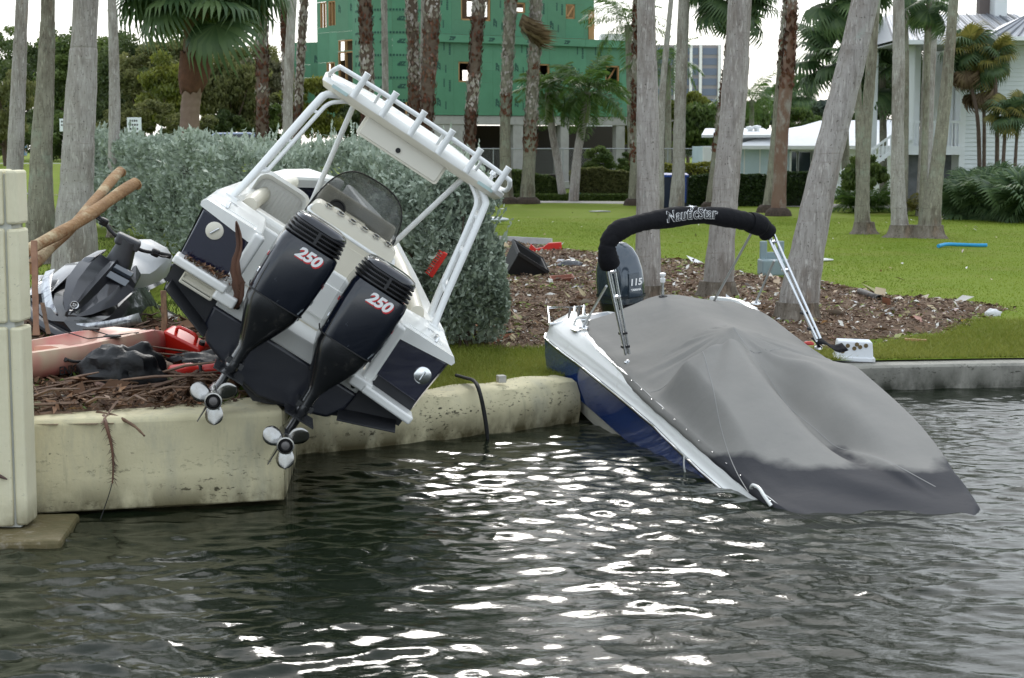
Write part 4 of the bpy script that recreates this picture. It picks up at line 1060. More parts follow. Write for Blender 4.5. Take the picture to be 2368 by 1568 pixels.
# ------------------------------------------------------------------ palms
def barkmat(name, c1, c2, c3, lich=(.36, .42, .37), lpos=(.60, .74)):
    m = mat(name, c1, .9, spec=.12, col2=c2, nscale=5, namt=1.0, stretch=(1, 1, .30), dirt=c3, dscale=1.8, dpos=(.48, .62))
    t = m.node_tree; N = t.nodes; L = t.links; b = N['Principled BSDF']
    src = b.inputs['Base Color'].links[0].from_socket
    tc = N.new('ShaderNodeTexCoord')
    def nz(scale, st, det, a, bb, r=.65, top=1.0):
        mp = N.new('ShaderNodeMapping'); mp.inputs['Scale'].default_value = st; L.new(tc.outputs['Object'], mp.inputs['Vector'])
        n = N.new('ShaderNodeTexNoise'); n.inputs['Scale'].default_value = scale; n.inputs['Detail'].default_value = det; n.inputs['Roughness'].default_value = r; L.new(mp.outputs[0], n.inputs['Vector'])
        q = N.new('ShaderNodeMapRange'); q.inputs[1].default_value = a; q.inputs[2].default_value = bb; q.inputs[4].default_value = top; L.new(n.outputs['Fac'], q.inputs[0]); return q.outputs[0], n.outputs['Fac']
    def over(src, f, c):
        x = N.new('ShaderNodeMix'); x.data_type = 'RGBA'; L.new(f, x.inputs[0]); L.new(src, x.inputs[6]); x.inputs[7].default_value = (*c, 1); return x.outputs[2]
    dk = tuple(v * .55 for v in c3); lt = tuple(min(1, v * 1.35) for v in c1)
    f1, h1 = nz(22, (1, 1, .14), 5, .50, .66, .7, .5); src = over(src, f1, dk)          # vertical fissures
    f2, h2 = nz(26, (1, 1, .2), 4, .56, .68, .6, .7); src = over(src, f2, lt)            # pale ridges
    f3, h3 = nz(9, (.25, .25, 2.2), 4, .60, .70, .6, .45); src = over(src, f3, c3)       # faint rings
    f4, _ = nz(34, (1, 1, .8), 2, .66, .70, .5, .9); src = over(src, f4, dk)             # specks and holes
    f5, _ = nz(1.7, (1, 1, .8), 7, lpos[0], lpos[1], .72, .75); src = over(src, f5, lich)
    f6, _ = nz(1.1, (1, 1, .45), 6, .58, .68, .7, .55); src = over(src, f6, (.33, .235, .17))   # bare orange-brown patches
    L.new(src, b.inputs['Base Color'])
    bp = N.new('ShaderNodeBump'); bp.inputs['Strength'].default_value = 1.0; bp.inputs['Distance'].default_value = .03; L.new(h1, bp.inputs['Height']); L.new(bp.outputs[0], b.inputs['Normal'])
    return m
M_royal = barkmat('grey_palm_bark', (.42, .395, .365), (.335, .31, .285), (.22, .19, .165))
M_royal2 = barkmat('mossy_palm_bark', (.30, .285, .225), (.22, .205, .16), (.13, .11, .085), lich=(.32, .38, .30), lpos=(.52, .70))
M_shag = mat('shaggy_palm_bark', (.16, .125, .10), .95, spec=.1, col2=(.09, .06, .045), nscale=6, namt=.9, bump=1.0, bscale=22)
M_boots = rampmat('leaf_base_bark', [(0, (.05, .028, .02)), (.3, (.12, .05, .032)), (.5, (.17, .085, .06)), (.75, (.26, .22, .19)), (1, (.40, .36, .33))], .9, .1)
M_root = mat('root_mat', (.075, .052, .038), .95, col2=(.04, .028, .02), nscale=12, bump=1, bscale=40)
M_fr1 = leafmat('palm_leaf_green', (.045, .105, .018), (.13, .21, .045), .45, .4)
M_fr2 = leafmat('fan_leaf_green', (.05, .10, .042), (.15, .22, .09), .45, .4)
M_fr3 = leafmat('yellow_palm_leaf', (.10, .115, .022), (.27, .24, .06), .5, .4)
M_frd = leafmat('dead_palm_leaf', (.10, .062, .032), (.26, .19, .11), .7, .2)
M_stem = mat('palm_stem', (.12, .15, .05), .6, col2=(.18, .17, .07))

def pinnate_mesh(L=3.0, n=46, wl=.62, droop=.9, seed=0, width=.038, m=None, vee=.35):
    """a feather frond along +x from the origin, arching down"""
    rs = np.random.RandomState(seed)
    t = np.linspace(0, 1, 26)
    X = L * t * (1 - .16 * droop * t); Z = .30 * L * t - droop * L * .55 * t ** 2
    V = []; F = []; R = []
    def strip(P, w, r):
        i = len(V); k = len(P)
        for p, ww in zip(P, w):
            V.append(p + np.array([0, -ww, 0])); V.append(p + np.array([0, ww, 0])); R.extend([r, r])
        for q in range(k - 1): F.append((i + 2 * q, i + 2 * q + 1, i + 2 * q + 3, i + 2 * q + 2))
    P = np.stack([X, np.zeros(26), Z], 1)
    strip(P[::3], np.linspace(.028, .006, len(P[::3])), .9)
    for k in range(n):
        s = .10 + .90 * (k + .5) / n
        x = np.interp(s, t, X); z = np.interp(s, t, Z); dx = np.interp(s + .02, t, X) - np.interp(s - .02, t, X); dz = np.interp(s + .02, t, Z) - np.interp(s - .02, t, Z)
        T = np.array([dx, 0, dz]); T /= np.linalg.norm(T) + 1e-9
        ll = wl * (math.sin(math.pi * min(1, .12 + .9 * s)) ** .6 + .12) * rs.uniform(.85, 1.1)
        for sd in (-1, 1):
            d = T * rs.uniform(.35, .6) + np.array([0, sd, 0]) * 1.0 + np.array([0, 0, rs.normal(vee * .3, .25)])
            d /= np.linalg.norm(d); p0 = np.array([x, 0, z]); p1 = p0 + d * ll * .55 + np.array([0, 0, -.05 * ll]); p2 = p0 + d * ll * .9 + np.array([0, 0, -.42 * ll])
            nrm = np.cross(d, [0, 0, 1.0]); nrm /= np.linalg.norm(nrm) + 1e-9
            i = len(V); w = width * rs.uniform(.8, 1.2); r = rs.rand()
            V.extend([p0, p1 + nrm * w * .5, p1 - nrm * w * .5, p2]); R.extend([r] * 4)
            F.append((i, i + 1, i + 3, i + 2))
    o = mesh_np('frond_src', np.array(V), np.array(F), m or M_fr1, attr=np.array(R)); me = o.data; bpy.data.objects.remove(o); return me

def fan_mesh(L=1.2, pet=1.1, n=34, seed=0, m=None, droop=.5, spread=2.5, width=.06):
    """a fan leaf: stalk along +x, then a disc of pleated segments with drooping tips"""
    rs = np.random.RandomState(seed); V = []; F = []; R = []
    q = np.linspace(0, 1, 5)
    for a, b in zip(q[:-1], q[1:]):
        i = len(V)
        for s in (a, b):
            p = np.array([pet * s, 0, .25 * pet * s - .22 * pet * s * s]); V.extend([p + [0, -.018, 0], p + [0, .018, 0]]); R.extend([.9, .9])
        F.append((i, i + 1, i + 3, i + 2))
    o = np.array([pet, 0, .03 * pet])
    for k in range(n):
        a = (k / (n - 1) - .5) * 2 * spread; l = L * (1 - .18 * abs(a) / spread) * rs.uniform(.9, 1.08)
        d = np.array([math.cos(a), math.sin(a), .12 - .1 * abs(a)]); s = np.array([-math.sin(a), math.cos(a), 0]); r = rs.rand()
        w = width * L
        p1 = o + d * l * .55 + [0, 0, -.04 * l]; p2 = o + d * l * .8 + [0, 0, -droop * .22 * l]; p3 = o + d * l * .92 + [0, 0, -droop * .55 * l - rs.rand() * .1]
        i = len(V); V.extend([o, p1 + s * w, p1 - s * w + [0, 0, .03], p2 + s * w * .6, p2 - s * w * .6, p3]); R.extend([r] * 6)
        F.append((i, i + 1, i + 2, i + 2)); F.append((i + 1, i + 3, i + 4, i + 2)); F.append((i + 3, i + 5, i + 4, i + 4))
    F = [f if len(set(f)) == 4 else f for f in F]
    T = []
    for f in F:
        u_ = list(dict.fromkeys(f))
        if len(u_) == 4: T.append((f[0], f[1], f[2])); T.append((f[0], f[2], f[3]))
        else: T.append(tuple(u_))
    ob = mesh_np('fan_src', np.array(V), np.array(T), m or M_fr2, attr=np.array(R)); me = ob.data; bpy.data.objects.remove(ob); return me

FR_CO = [pinnate_mesh(3.2, 52, .75, .9, 1), pinnate_mesh(3.0, 52, .72, 1.15, 2), pinnate_mesh(2.8, 48, .7, 1.4, 3)]
FR_CH = [pinnate_mesh(2.1, 44, .55, 1.0, 4, width=.05), pinnate_mesh(2.0, 44, .55, 1.3, 5, width=.05), pinnate_mesh(1.9, 40, .5, 1.6, 6, width=.05)]
FR_YL = [pinnate_mesh(2.4, 40, .55, 1.0, 7, width=.045, m=M_fr3), pinnate_mesh(2.2, 40, .5, 1.3, 8, width=.045, m=M_fr3)]
FAN = [fan_mesh(1.15, 1.2, 34, 1, droop=.6), fan_mesh(1.2, 1.0, 34, 2, droop=1.0), fan_mesh(1.1, 1.3, 32, 3, droop=1.3)]
FAN_D = [fan_mesh(1.0, .8, 26, 4, m=M_frd, droop=1.6, spread=1.4), fan_mesh(1.0, .9, 26, 5, m=M_frd, droop=1.3, spread=1.1)]
FAN_Y = [fan_mesh(.75, .6, 26, 6, m=M_fr3, droop=.9), fan_mesh(.75, .55, 26, 7, m=M_fr2, droop=1.2)]

def crown_parts(root, top, meshes, n, elev=(1.2, -.7), sc_=1.0, seed=0, name='frond', az=None, power=1.0, fan=False):
    """fronds as separate parts sharing mesh data, spiralling from upright to hanging"""
    rs = np.random.RandomState(seed)
    for k in range(n):
        f = ((k + .5) / n) ** power
        e = elev[0] + (elev[1] - elev[0]) * f + rs.normal(0, .10)
        a = (k * 2.39996 + rs.normal(0, .2)) if az is None else az[0] + (az[1] - az[0]) * rs.rand()
        obj_from(name, meshes[k % len(meshes)], root, top, (rs.normal(0, .25), -e, a), sc_ * rs.uniform(.88, 1.1))
def crown_joined(root, top, meshes, n, sc_=1.0, seed=0, elev=(1.2, -.5)):
    """crown above the picture's edge: one part"""
    rs = np.random.RandomState(seed); Vs = []; Fs = []; Rs = []; off = 0; mt = meshes[0].materials[0]
    for k in range(n):
        me = meshes[k % len(meshes)]; nv = len(me.vertices)
        V = np.empty(nv * 3, np.float32); me.vertices.foreach_get('co', V); V = V.reshape(-1, 3)
        li = np.empty(len(me.loops), np.int32); me.loops.foreach_get('vertex_index', li); kk = len(li) // len(me.polygons)
        f = (k + .5) / n; e = elev[0] + (elev[1] - elev[0]) * f
        Rm = rotz(k * 2.4) @ roty(-e); V = (Rm @ (V * sc_ * rs.uniform(.9, 1.1)).T).T + np.array(top)
        Vs.append(V); Fs.append(li.reshape(-1, kk) + off); off += nv; Rs.append(rs.rand(nv))
    return mesh_np('crown', np.vstack(Vs), np.vstack(Fs), mt, root, attr=np.concatenate(Rs))

def trunk_path(pix, Y, z0):
    """pixel centre line (u, v, width) top to bottom -> local points and radii"""
    out = []
    for u, v, w in pix: p = at(u, v, Y); out.append((p, w / 2 / scale_at(Y)))
    return out
def palm_trunk(root, pts, rr, m, seed, ringed=True):
    rs = np.random.RandomState(seed)
    P = smoothpath(pts, 64); t = np.linspace(0, 1, 64); R = np.interp(t, np.linspace(0, 1, len(rr)), rr)
    R = R * (1 + .035 * np.sin(np.arange(64) * 1.3 + seed) * (rs.rand(64)) + .05 * (vnoise(np.arange(64) * .22 + seed * 3, np.zeros(64)) - .5))
    n = 20; a = np.linspace(0, 2 * math.pi, n, endpoint=False); rings = []
    for i in range(64):
        k = 1 + .06 * (vnoise(np.cos(a) * 1.2 + 9 * seed, np.sin(a) * 1.2 + i * .15) - .5)
        rings.append(P[i] + np.stack([R[i] * k * np.cos(a), R[i] * k * np.sin(a), np.zeros(n)], 1))
    mb = MB(); mb.loft(rings); return mb.build('trunk', m, root, smooth=60)

M_rootf = barkmat('root_flare_bark', (.24, .21, .175), (.17, .145, .115), (.10, .08, .06), lich=(.30, .34, .27))
ROY = []
def royal(name, label, pix, Y, top_h0, m=M_royal, group=None, crown=FR_CO, nc=15, seed=1, z0=None, crs=1.0, roots=True):
    """pix: (u, v, width) from the top of the picture down to the foot"""
    foot = at(pix[-1][0], pix[-1][1], Y); 
    if z0 is None: z0 = float(gz(foot.x, Y))
    foot.z = z0
    root = thing(name, label, 'palm tree', foot, group=group); top_h = top_h0 + (5.5 if foot.x > 1 else 0)
    pts = [at(u, v, Y) - foot for u, v, w in pix]; rr = [w / 2 / scale_at(Y) for u, v, w in pix]
    pts[-1].z = -.12
    top = pts[0] + (pts[0] - pts[1]).normalized() * 0.01
    d = (pts[0] - pts[1]); d = d / d.z
    topp = pts[0] + d * max(.2, (top_h - pts[0].z))
    pts = [topp] + pts; rr = [rr[0] * .72] + rr
    palm_trunk(root, pts[::-1], rr[::-1], m, seed)
    if Y < 50 and roots:
        q = np.random.RandomState(seed + 90); r0 = rr[-1]; n = 26; A = np.linspace(0, 2 * math.pi, n, endpoint=False); w = 1 + .16 * (vnoise(np.cos(A) * 2 + seed, np.sin(A) * 2) - .5) * 2
        mb = MB(); mb.loft([[(r0 * f * w_ ** e * math.cos(t), r0 * f * w_ ** e * math.sin(t), z) for t, w_ in zip(A, w)] for f, z, e in ((1.0, .34, .3), (1.06, .2, .7), (1.16, .09, 1.2), (1.36, .015, 2), (1.5, -.08, 2))]); mb.build('root_flare', M_rootf, root, smooth=60)
    if crown is not None: crown_joined(root, tuple(topp), crown, nc, crs, seed)
    return root
G_R = 'grey palms of the waterside lawn'
royal('grey_palm', 'slim grey palm leaning right at the far left, foot hidden by the cream pillar', [(52, -10, 28), (46, 120, 31), (38, 300, 37), (32, 460, 40), (30, 590, 44)], 37, 11.5, seed=1, group=G_R)
royal('grey_palm', 'second grey palm from the left edge, mossy foot behind the cream pillar', [(111, -10, 30), (110, 60, 34), (104, 200, 42), (96, 340, 48), (94, 480, 62), (95, 610, 80)], 34.5, 11, m=M_royal2, seed=2, group=G_R)
royal('grey_palm', 'thickest grey palm at left, pale green lichen on its foot behind the logs', [(199, -10, 58), (192, 130, 64), (183, 300, 72), (178, 420, 76), (175, 520, 92), (172, 655, 124)], 27.8, 11, seed=3, group=G_R)
royal('grey_palm', 'slim grey palm standing in the end of the silvery hedge', [(258, -10, 20), (263, 120, 24), (265, 240, 26), (263, 380, 25), (262, 495, 30)], 44, 11.5, seed=4, group=G_R)
royal('grey_palm', 'thin smooth grey palm between two shaggy ones left of the green house', [(677, -10, 20), (670, 120, 22), (665, 300, 23), (664, 420, 25)], 60, 15, seed=5, crown=FR_CO, group=G_R)
royal('grey_palm', 'thin smooth grey palm before the corner of the green house', [(888, -10, 14), (890, 120, 15), (891, 260, 15), (891, 420, 17)], 70, 17, seed=6, group=G_R)
royal('grey_palm', 'thin grey palm half hidden by a shaggy trunk before the green house', [(981, -10, 14), (979, 120, 15), (977, 300, 16), (976, 420, 18)], 72, 17, seed=16, group=G_R)
royal('grey_palm', 'straight thick grey palm directly behind the black bimini boot', [(1494, -10, 42), (1496, 150, 47), (1498, 330, 51), (1498, 500, 55), (1499, 640, 62), (1500, 704, 70)], 26.6, 12, seed=7, group=G_R)
royal('grey_palm', 'thin curved grey palm leaning right beside the straight thick one', [(1553, -10, 11), (1543, 90, 13), (1533, 200, 15), (1528, 320, 17), (1526, 460, 20)], 64, 16, seed=8, group=G_R)
royal('grey_palm', 'medium grey palm right of the blue bin on the far side of the lawn', [(1582, -10, 25), (1577, 130, 27), (1572, 280, 27), (1569, 400, 30), (1564, 471, 38)], 66, 16, seed=9, group=G_R)
royal('grey_palm', 'thick grey palm with patchy peeling bark, rooted in the mulch behind the grey cover', [(1712, -10, 54), (1704, 140, 58), (1692, 290, 58), (1678, 440, 60), (1668, 560, 62), (1658, 690, 80)], 27.4, 12, seed=10, group=G_R)
royal('grey_palm', 'thick grey palm leaning strongly right over the lawn', [(2003, -10, 62), (1974, 120, 66), (1940, 260, 68), (1905, 400, 70), (1878, 530, 76), (1852, 660, 88), (1842, 748, 100)], 23.8, 11, seed=11, group=G_R)
royal('grey_palm', 'slim grey palm right of the strongly leaning one, foot on the lawn', [(2027, -10, 20), (2017, 120, 23), (2006, 260, 25), (1997, 400, 29), (1994, 490, 34), (1998, 528, 46)], 48, 12, m=M_royal2, seed=12, group=G_R)
royal('grey_palm', 'left palm of the touching pair before the white porch house', [(2078, -10, 26), (2078, 150, 29), (2076, 300, 28), (2076, 430, 33), (2080, 510, 40), (2086, 546, 56)], 46.2, 12, seed=13, group=G_R)
royal('grey_palm', 'right palm of the touching pair before the white porch house, wide foot', [(2206, -10, 22), (2195, 130, 26), (2180, 280, 29), (2165, 400, 33), (2152, 500, 48), (2147, 550, 68)], 46.0, 12, m=M_royal2, seed=14, group=G_R)
royal('grey_palm', 'grey palm behind the touching pair, in front of the porch posts', [(2158, -10, 28), (2150, 120, 30), (2142, 300, 30), (2134, 460, 34)], 60, 14, seed=15, group=G_R)
royal('grey_palm', 'dark thin palm close behind the left palm of the touching pair', [(2092, -10, 16), (2093, 150, 18), (2092, 330, 18), (2090, 470, 20)], 60, 14, seed=17, m=M_royal2, group=G_R)

def shaggy(label, pix, Y, top_h, bands, seed, crown='fan', group='shaggy palms in a row before the green house', rmat=True, crn=26):
    """pix as before; bands = [(v0, v1)] where brown leaf bases still clothe the trunk (the rest is weathered grey)"""
    foot = at(pix[-1][0], pix[-1][1], Y); foot.z = float(gz(foot.x, Y)); S = scale_at(Y)
    root = thing('shaggy_palm', label, 'palm tree', foot, group=group)
    pts = [at(u, v, Y) - foot for u, v, w in pix]; rr = [w / 2 / S for u, v, w in pix]
    pts[-1].z = -.1
    d = (pts[0] - pts[1]); d = d / d.z; topp = pts[0] + d * max(.2, top_h - pts[0].z)
    pts = [topp] + pts; rr = [rr[0]] + rr
    palm_trunk(root, pts[::-1], [r * .86 for r in rr[::-1]], M_shag if bands[2] is None else bands[2], seed)
    # old leaf bases: small woody scales all round
    rs = np.random.RandomState(seed); z0, z1 = bands[0], bands[1]
    zb = CAMZ - Y * math.tan(PITCH + math.atan((z1 - CV) / FPX)) - foot.z; zt = CAMZ - Y * math.tan(PITCH + math.atan((z0 - CV) / FPX)) - foot.z
    zz = np.array([p.z for p in pts[::-1]]); xx = np.array([p.x for p in pts[::-1]]); yyy = np.array([p.y for p in pts[::-1]]); r_ = np.array(rr[::-1])
    n = int((zt - zb) * 95); z = zb + (zt - zb) * rs.rand(n); a = rs.rand(n) * 6.283
    cx_ = np.interp(z, zz, xx); cy_ = np.interp(z, zz, yyy); R = np.interp(z, zz, r_) * rs.uniform(.82, 1.0, n)
    o = np.stack([np.cos(a), np.sin(a), np.zeros(n)], 1); s = np.stack([-np.sin(a), np.cos(a), np.zeros(n)], 1); c = np.stack([cx_, cy_, z], 1) + o * R[:, None]
    L = rs.uniform(.10, .26, n)[:, None]; W = rs.uniform(.035, .075, n)[:, None]; up = np.array([0, 0, 1.0])
    dirn = np.where(rs.rand(n) < .25, -1, 1)[:, None]
    A = c - up * L * .4 * dirn; B = c + s * W + o * .015; D = c - s * W + o * .015; T = c + up * L * .6 * dirn + o * rs.uniform(.02, .09, n)[:, None] + s * rs.normal(0, .03, n)[:, None]
    V = np.stack([A, B, T, D], 1).reshape(-1, 3); i = np.arange(n) * 4
    F = np.concatenate([np.stack([i, i + 1, i + 2], 1), np.stack([i, i + 2, i + 3], 1)])
    bandn = vnoise(z * .9 + seed * 7, np.zeros(n)); rnd = np.clip(.15 + .85 * sst((bandn - .30) / .35) + rs.normal(0, .14, n), 0, 1)
    # the lowest reach stays rusty brown
    rnd = np.where(z < zb + .9, rnd * .45, rnd)
    mesh_np('leaf_bases', V, F, M_boots, root, attr=np.repeat(rnd, 4), kind='stuff')
    if rmat:
        mb = MB(); r0 = rr[-1]; mb.lathe([(r0 * .9, .28), (r0 * 1.25, .16), (r0 * 1.38, .02), (r0 * 1.4, -.1)], 16); mb.build('root_mat', M_root, root, smooth=60)
    if crown: crown_joined(root, tuple(topp), FAN, crn, 1.15, seed, elev=(1.3, -.9))
    return root, topp
SH = shaggy
SH('shaggy palm nearest the left trees, rusty brown foot above the hedge', [(603, -10, 32), (606, 100, 32), (607, 220, 30), (606, 300, 32), (606, 440, 30)], 64, 16, (-10, 330, None), 21)
SH('dark shaggy palm leaning behind the thin grey one left of the green house', [(655, -10, 18), (660, 120, 19), (664, 300, 20), (666, 430, 22)], 70, 17, (-10, 330, None), 22)
SH('thin shaggy palm right of the thin smooth grey one at the green house', [(704, -10, 20), (697, 110, 20), (690, 230, 19), (686, 320, 20), (684, 420, 22)], 68, 17, (-10, 330, None), 23)
SH('wide shaggy palm before the lumber framed window of the green house', [(844, -10, 34), (847, 100, 34), (850, 220, 34), (849, 330, 34), (848, 430, 32)], 64, 16, (-10, 330, None), 24)
SH('shaggy palm with a small green tuft before the green house', [(950, -10, 30), (956, 110, 30), (958, 240, 28), (959, 330, 28), (960, 430, 28)], 66, 16, (-10, 330, None), 25)
SH('widest shaggy palm touching its neighbour before the green house', [(1001, -10, 40), (996, 100, 40), (990, 200, 38), (985, 290, 36), (984, 430, 36)], 64, 16, (-10, 330, None), 26)
SH('shaggy palm leaning right with a rusty foot, beside the square window hole', [(1109, -10, 34), (1102, 90, 32), (1094, 210, 30), (1087, 310, 30), (1084, 440, 30)], 64, 16, (-10, 332, None), 27)
SH('shaggy palm with a bare grey foot on the lawn, left of the skirted one', [(1183, -10, 30), (1175, 120, 30), (1170, 230, 28), (1168, 320, 28), (1170, 420, 32), (1173, 466, 42)], 72, 17, (-10, 270, M_royal2), 28)
r16, tp16 = SH('shaggy palm with a torn brown skirt and hanging straw fronds', [(1240, -10, 30), (1236, 120, 31), (1230, 230, 30), (1226, 330, 34), (1221, 420, 36), (1219, 472, 46)], 72, 16, (-10, 350, M_royal2), 29)
SH('short dark shaggy trunk hidden behind the straight thick grey palm', [(1474, -10, 22), (1472, 150, 24), (1470, 300, 24), (1468, 400, 28), (1466, 466, 36)], 70, 15, (-10, 380, M_royal2), 30)
SH('brown fan palm behind the patchy barked grey palm', [(1694, -10, 28), (1690, 90, 26), (1676, 220, 26), (1660, 350, 30), (1644, 466, 36)], 66, 12, (-10, 350, M_royal2), 31, crown=None)
SH('shaggy palm with a stripped rusty red trunk, grassy mound at its foot', [(1833, -10, 27), (1827, 110, 32), (1816, 220, 36), (1808, 320, 34), (1803, 420, 36), (1800, 480, 46)], 60, 15, (-10, 205, mat('stripped_red_bark', (.21, .145, .11), .9, col2=(.155, .07, .045), nscale=2.0, namt=.9, stretch=(1, 1, .5), bump=.9, bscale=18, dirt=(.30, .27, .24), dscale=3, dpos=(.5, .66))), 32)
SH('grey palm half hidden behind the stripped red trunk', [(1822, -10, 20), (1808, 150, 24), (1795, 300, 26), (1784, 420, 28), (1776, 470, 40)], 63, 15, (-10, 150, M_royal2), 33)
# straw fronds hanging on the skirted palm
p0 = at(1228, -8, 72) - r16.location
for k in range(7):
    obj_from('dead_frond', FAN_D[k % 2], r16, p0 + Vector((-.05 + .06 * k, -.2, -.10 * k)), (.2 * k, 1.25 + .05 * k, 3.0 + .25 * k), .95)

# crowns that hang into the picture
def fan_palm(label, u, v, Y, trunk_pix, n, sc_, seed, elev, meshes, tm, group=None, name='fan_palm', dead=0, skirt=None):
    foot = at(trunk_pix[-1][0], trunk_pix[-1][1], Y); foot.z = float(gz(foot.x, Y))
    root = thing(name, label, 'palm tree', foot, group=group)
    top = at(u, v, Y) - foot
    pts = [top] + [at(a, b, Y) - foot for a, b, w in trunk_pix]; rr = [trunk_pix[0][2] / 2 / scale_at(Y)] + [w / 2 / scale_at(Y) for a, b, w in trunk_pix]; pts[-1].z = -.1
    palm_trunk(root, pts[::-1], rr[::-1], tm, seed)
    crown_parts(root, top, meshes, n, elev, sc_, seed)
    if dead: crown_parts(root, top - Vector((0, 0, .25)), FAN_D, dead, (-.9, -1.5), sc_ * .8, seed + 5, name='dead_frond')
    return root
M_brownfib = mat('brown_fibre_bark', (.15, .065, .035), .95, col2=(.075, .035, .02), nscale=7, namt=.9, bump=1.0, bscale=16)
big = fan_palm('big shaggy fan palm with brown fibrous trunk behind the hedge at left', 456, -28, 48, [(452, 120, 56), (448, 180, 54), (442, 230, 44), (438, 300, 46), (436, 460, 50)], 46, 1.22, 41, (1.35, -.66), FAN, mat('cut_palm_bark', (.235, .165, .12), .9, col2=(.18, .12, .085), nscale=5, namt=.8, bump=.8, bscale=30))
mb = MB(); rs = np.random.RandomState(9)
P = [at(452, 118, 48), at(451, 150, 48), at(448, 180, 48), at(444, 205, 48), at(441, 214, 48)]; R = [.40, .43, .42, .34, .28]
mb.loft([[(p.x - big.location.x + r * math.cos(a) * (1 + .05 * rs.normal()), p.y - big.location.y + r * math.sin(a), p.z - big.location.z + .05 * rs.normal()) for a in np.linspace(0, 2 * math.pi, 22, endpoint=False)] for p, r in zip(P, R)]); mb.build('fibre_sleeve', M_brownfib, big, smooth=60)
fan_palm('fan palm crown hanging behind the patchy barked grey palm', 1692, -14, 66.5, [(1690, 90, 18), (1676, 220, 18), (1660, 350, 18), (1650, 462, 20)], 28, .98, 42, (1.2, -.95), FAN, M_royal2)
fan_palm('dark fan palm crown beside the strongly leaning grey palm', 1965, -24, 56, [(1975, 90, 16), (1985, 250, 17), (1992, 430, 20)], 22, .80, 43, (1.0, -1.05), FAN, M_royal2)
fan_palm('slender fan palm with dark hanging leaves before the tin roof', 2150, -14, 57, [(2146, 100, 14), (2140, 300, 15), (2134, 450, 18)], 9, .66, 44, (.3, -1.25), FAN, M_royal2)
fan_palm('bluish fan palm left of the porch stair, leaves against the sky', 1948, 128, 74, [(1950, 200, 18), (1955, 330, 18), (1958, 440, 22)], 26, 1.15, 45, (1.2, -.75), FAN, M_royal2)
fan_palm('fan palm behind the touching pair, in front of the porch', 2040, 170, 70, [(2042, 260, 16), (2044, 440, 20)], 24, 1.0, 46, (1.2, -.8), FAN, M_royal2)
M_crownsh = mat('green_crownshaft', (.14, .19, .05), .4, col2=(.20, .22, .07), nscale=3)
for lab, u, v, Y, tp, n, s_, sd in (('left short green feather palm with pale curved trunk before the green house', 1268, 214, 76, [(1272, 262, 17), (1278, 310, 17), (1290, 380, 17), (1303, 444, 20)], 22, 1.0, 51), ('right short green feather palm with two leaning stems before the green house', 1360, 212, 75, [(1352, 262, 20), (1345, 300, 20), (1334, 370, 20), (1326, 444, 24)], 26, 1.12, 52)):
    r = fan_palm(lab, u, v, Y, tp, n, s_, sd, (1.25, -.95), FR_CH, M_royal, group='short feather palms before the green house', name='feather_palm')
    top = at(u, v, Y) - r.location; q = at(tp[0][0], tp[0][1] + 22, Y) - r.location
    mb = MB(); mb.tube([q, q.lerp(top, .6), top], [.20, .17, .08], 12); mb.build('crownshaft', M_crownsh, r, smooth=60)
fan_palm('feather palm seen between the thick grey palm and the blue tower', 1452, 58, 92, [(1456, 160, 16), (1462, 430, 18)], 20, 1.0, 53, (1.2, -.6), FR_CO, M_royal2, name='feather_palm')
fan_palm('feather palm behind the thin curved grey palm', 1545, 150, 90, [(1545, 260, 14), (1545, 430, 16)], 18, .85, 54, (1.2, -.8), FR_CO, M_royal2, name='feather_palm')
fan_palm('feather palm right of the patchy barked grey palm', 1738, 232, 88, [(1738, 300, 12), (1736, 430, 16)], 16, .75, 55, (1.2, -.6), FR_CO, M_royal2, name='feather_palm')
# slender fan palms at the corner of the white house
for k, (u, v, Y, tp, n, s_) in enumerate(((2236, 112, 64, [(2244, 190, 9), (2262, 290, 9), (2270, 365, 11)], 20, .95), (2266, 162, 64.5, [(2272, 220, 8), (2276, 290, 8), (2278, 365, 10)], 20, .95), (2300, 130, 63.5, [(2302, 200, 9), (2306, 290, 9), (2308, 365, 11)], 18, .80), (2330, 262, 62, [(2324, 310, 8), (2318, 365, 10)], 16, .75), (2362, 258, 62, [(2352, 310, 7), (2346, 365, 9)], 14, .75))):
    fan_palm(('yellowish slender fan palm nearest the porch, brown hanging leaves', 'middle slender fan palm of the clump at the white house', 'tall slender fan palm against the white siding', 'short spiky fan palm low against the white siding', 'short spiky fan palm at the right edge of the picture')[k], u, v, Y, tp, n, s_, 60 + k, (1.3, -1.1), FAN_Y if k < 3 else FAN_Y[::-1], M_shag, group='slender fan palms at the white house', name='slender_palm', dead=4 if k < 2 else 0)
# ------------------------------------------------------------------ hedge, trees, shrubs
def leaves(c, L, W, rs, mode='rand', rnd=None, out=None):
    """diamond leaves at points c. mode: rand | hang | out (pointing along out)"""
    n = len(c); L = np.asarray(L, float).reshape(-1, 1) * np.ones((n, 1)); W = np.asarray(W, float).reshape(-1, 1) * np.ones((n, 1))
    d = rs.normal(0, 1, (n, 3))
    if mode == 'hang': d = d * .45 + np.array([0, 0, -1.0])
    if mode == 'out': d = d * .55 + out
    if mode == 'up': d = d * .5 + np.array([0, 0, .8])
    d /= np.linalg.norm(d, axis=1, keepdims=True)
    s = np.cross(d, rs.normal(0, 1, (n, 3))); s /= np.linalg.norm(s, axis=1, keepdims=True) + 1e-9
    k = np.cross(d, s)
    V = np.stack([c - d * L * .5, c + s * W * .5 + k * W * .15 - d * L * .05, c + d * L * .5, c - s * W * .5 + k * W * .15 - d * L * .05], 1).reshape(-1, 3)
    i = np.arange(n) * 4; F = np.stack([i, i + 1, i + 2, i + 3], 1)
    return V, F, np.repeat(rs.rand(n) if rnd is None else rnd, 4)

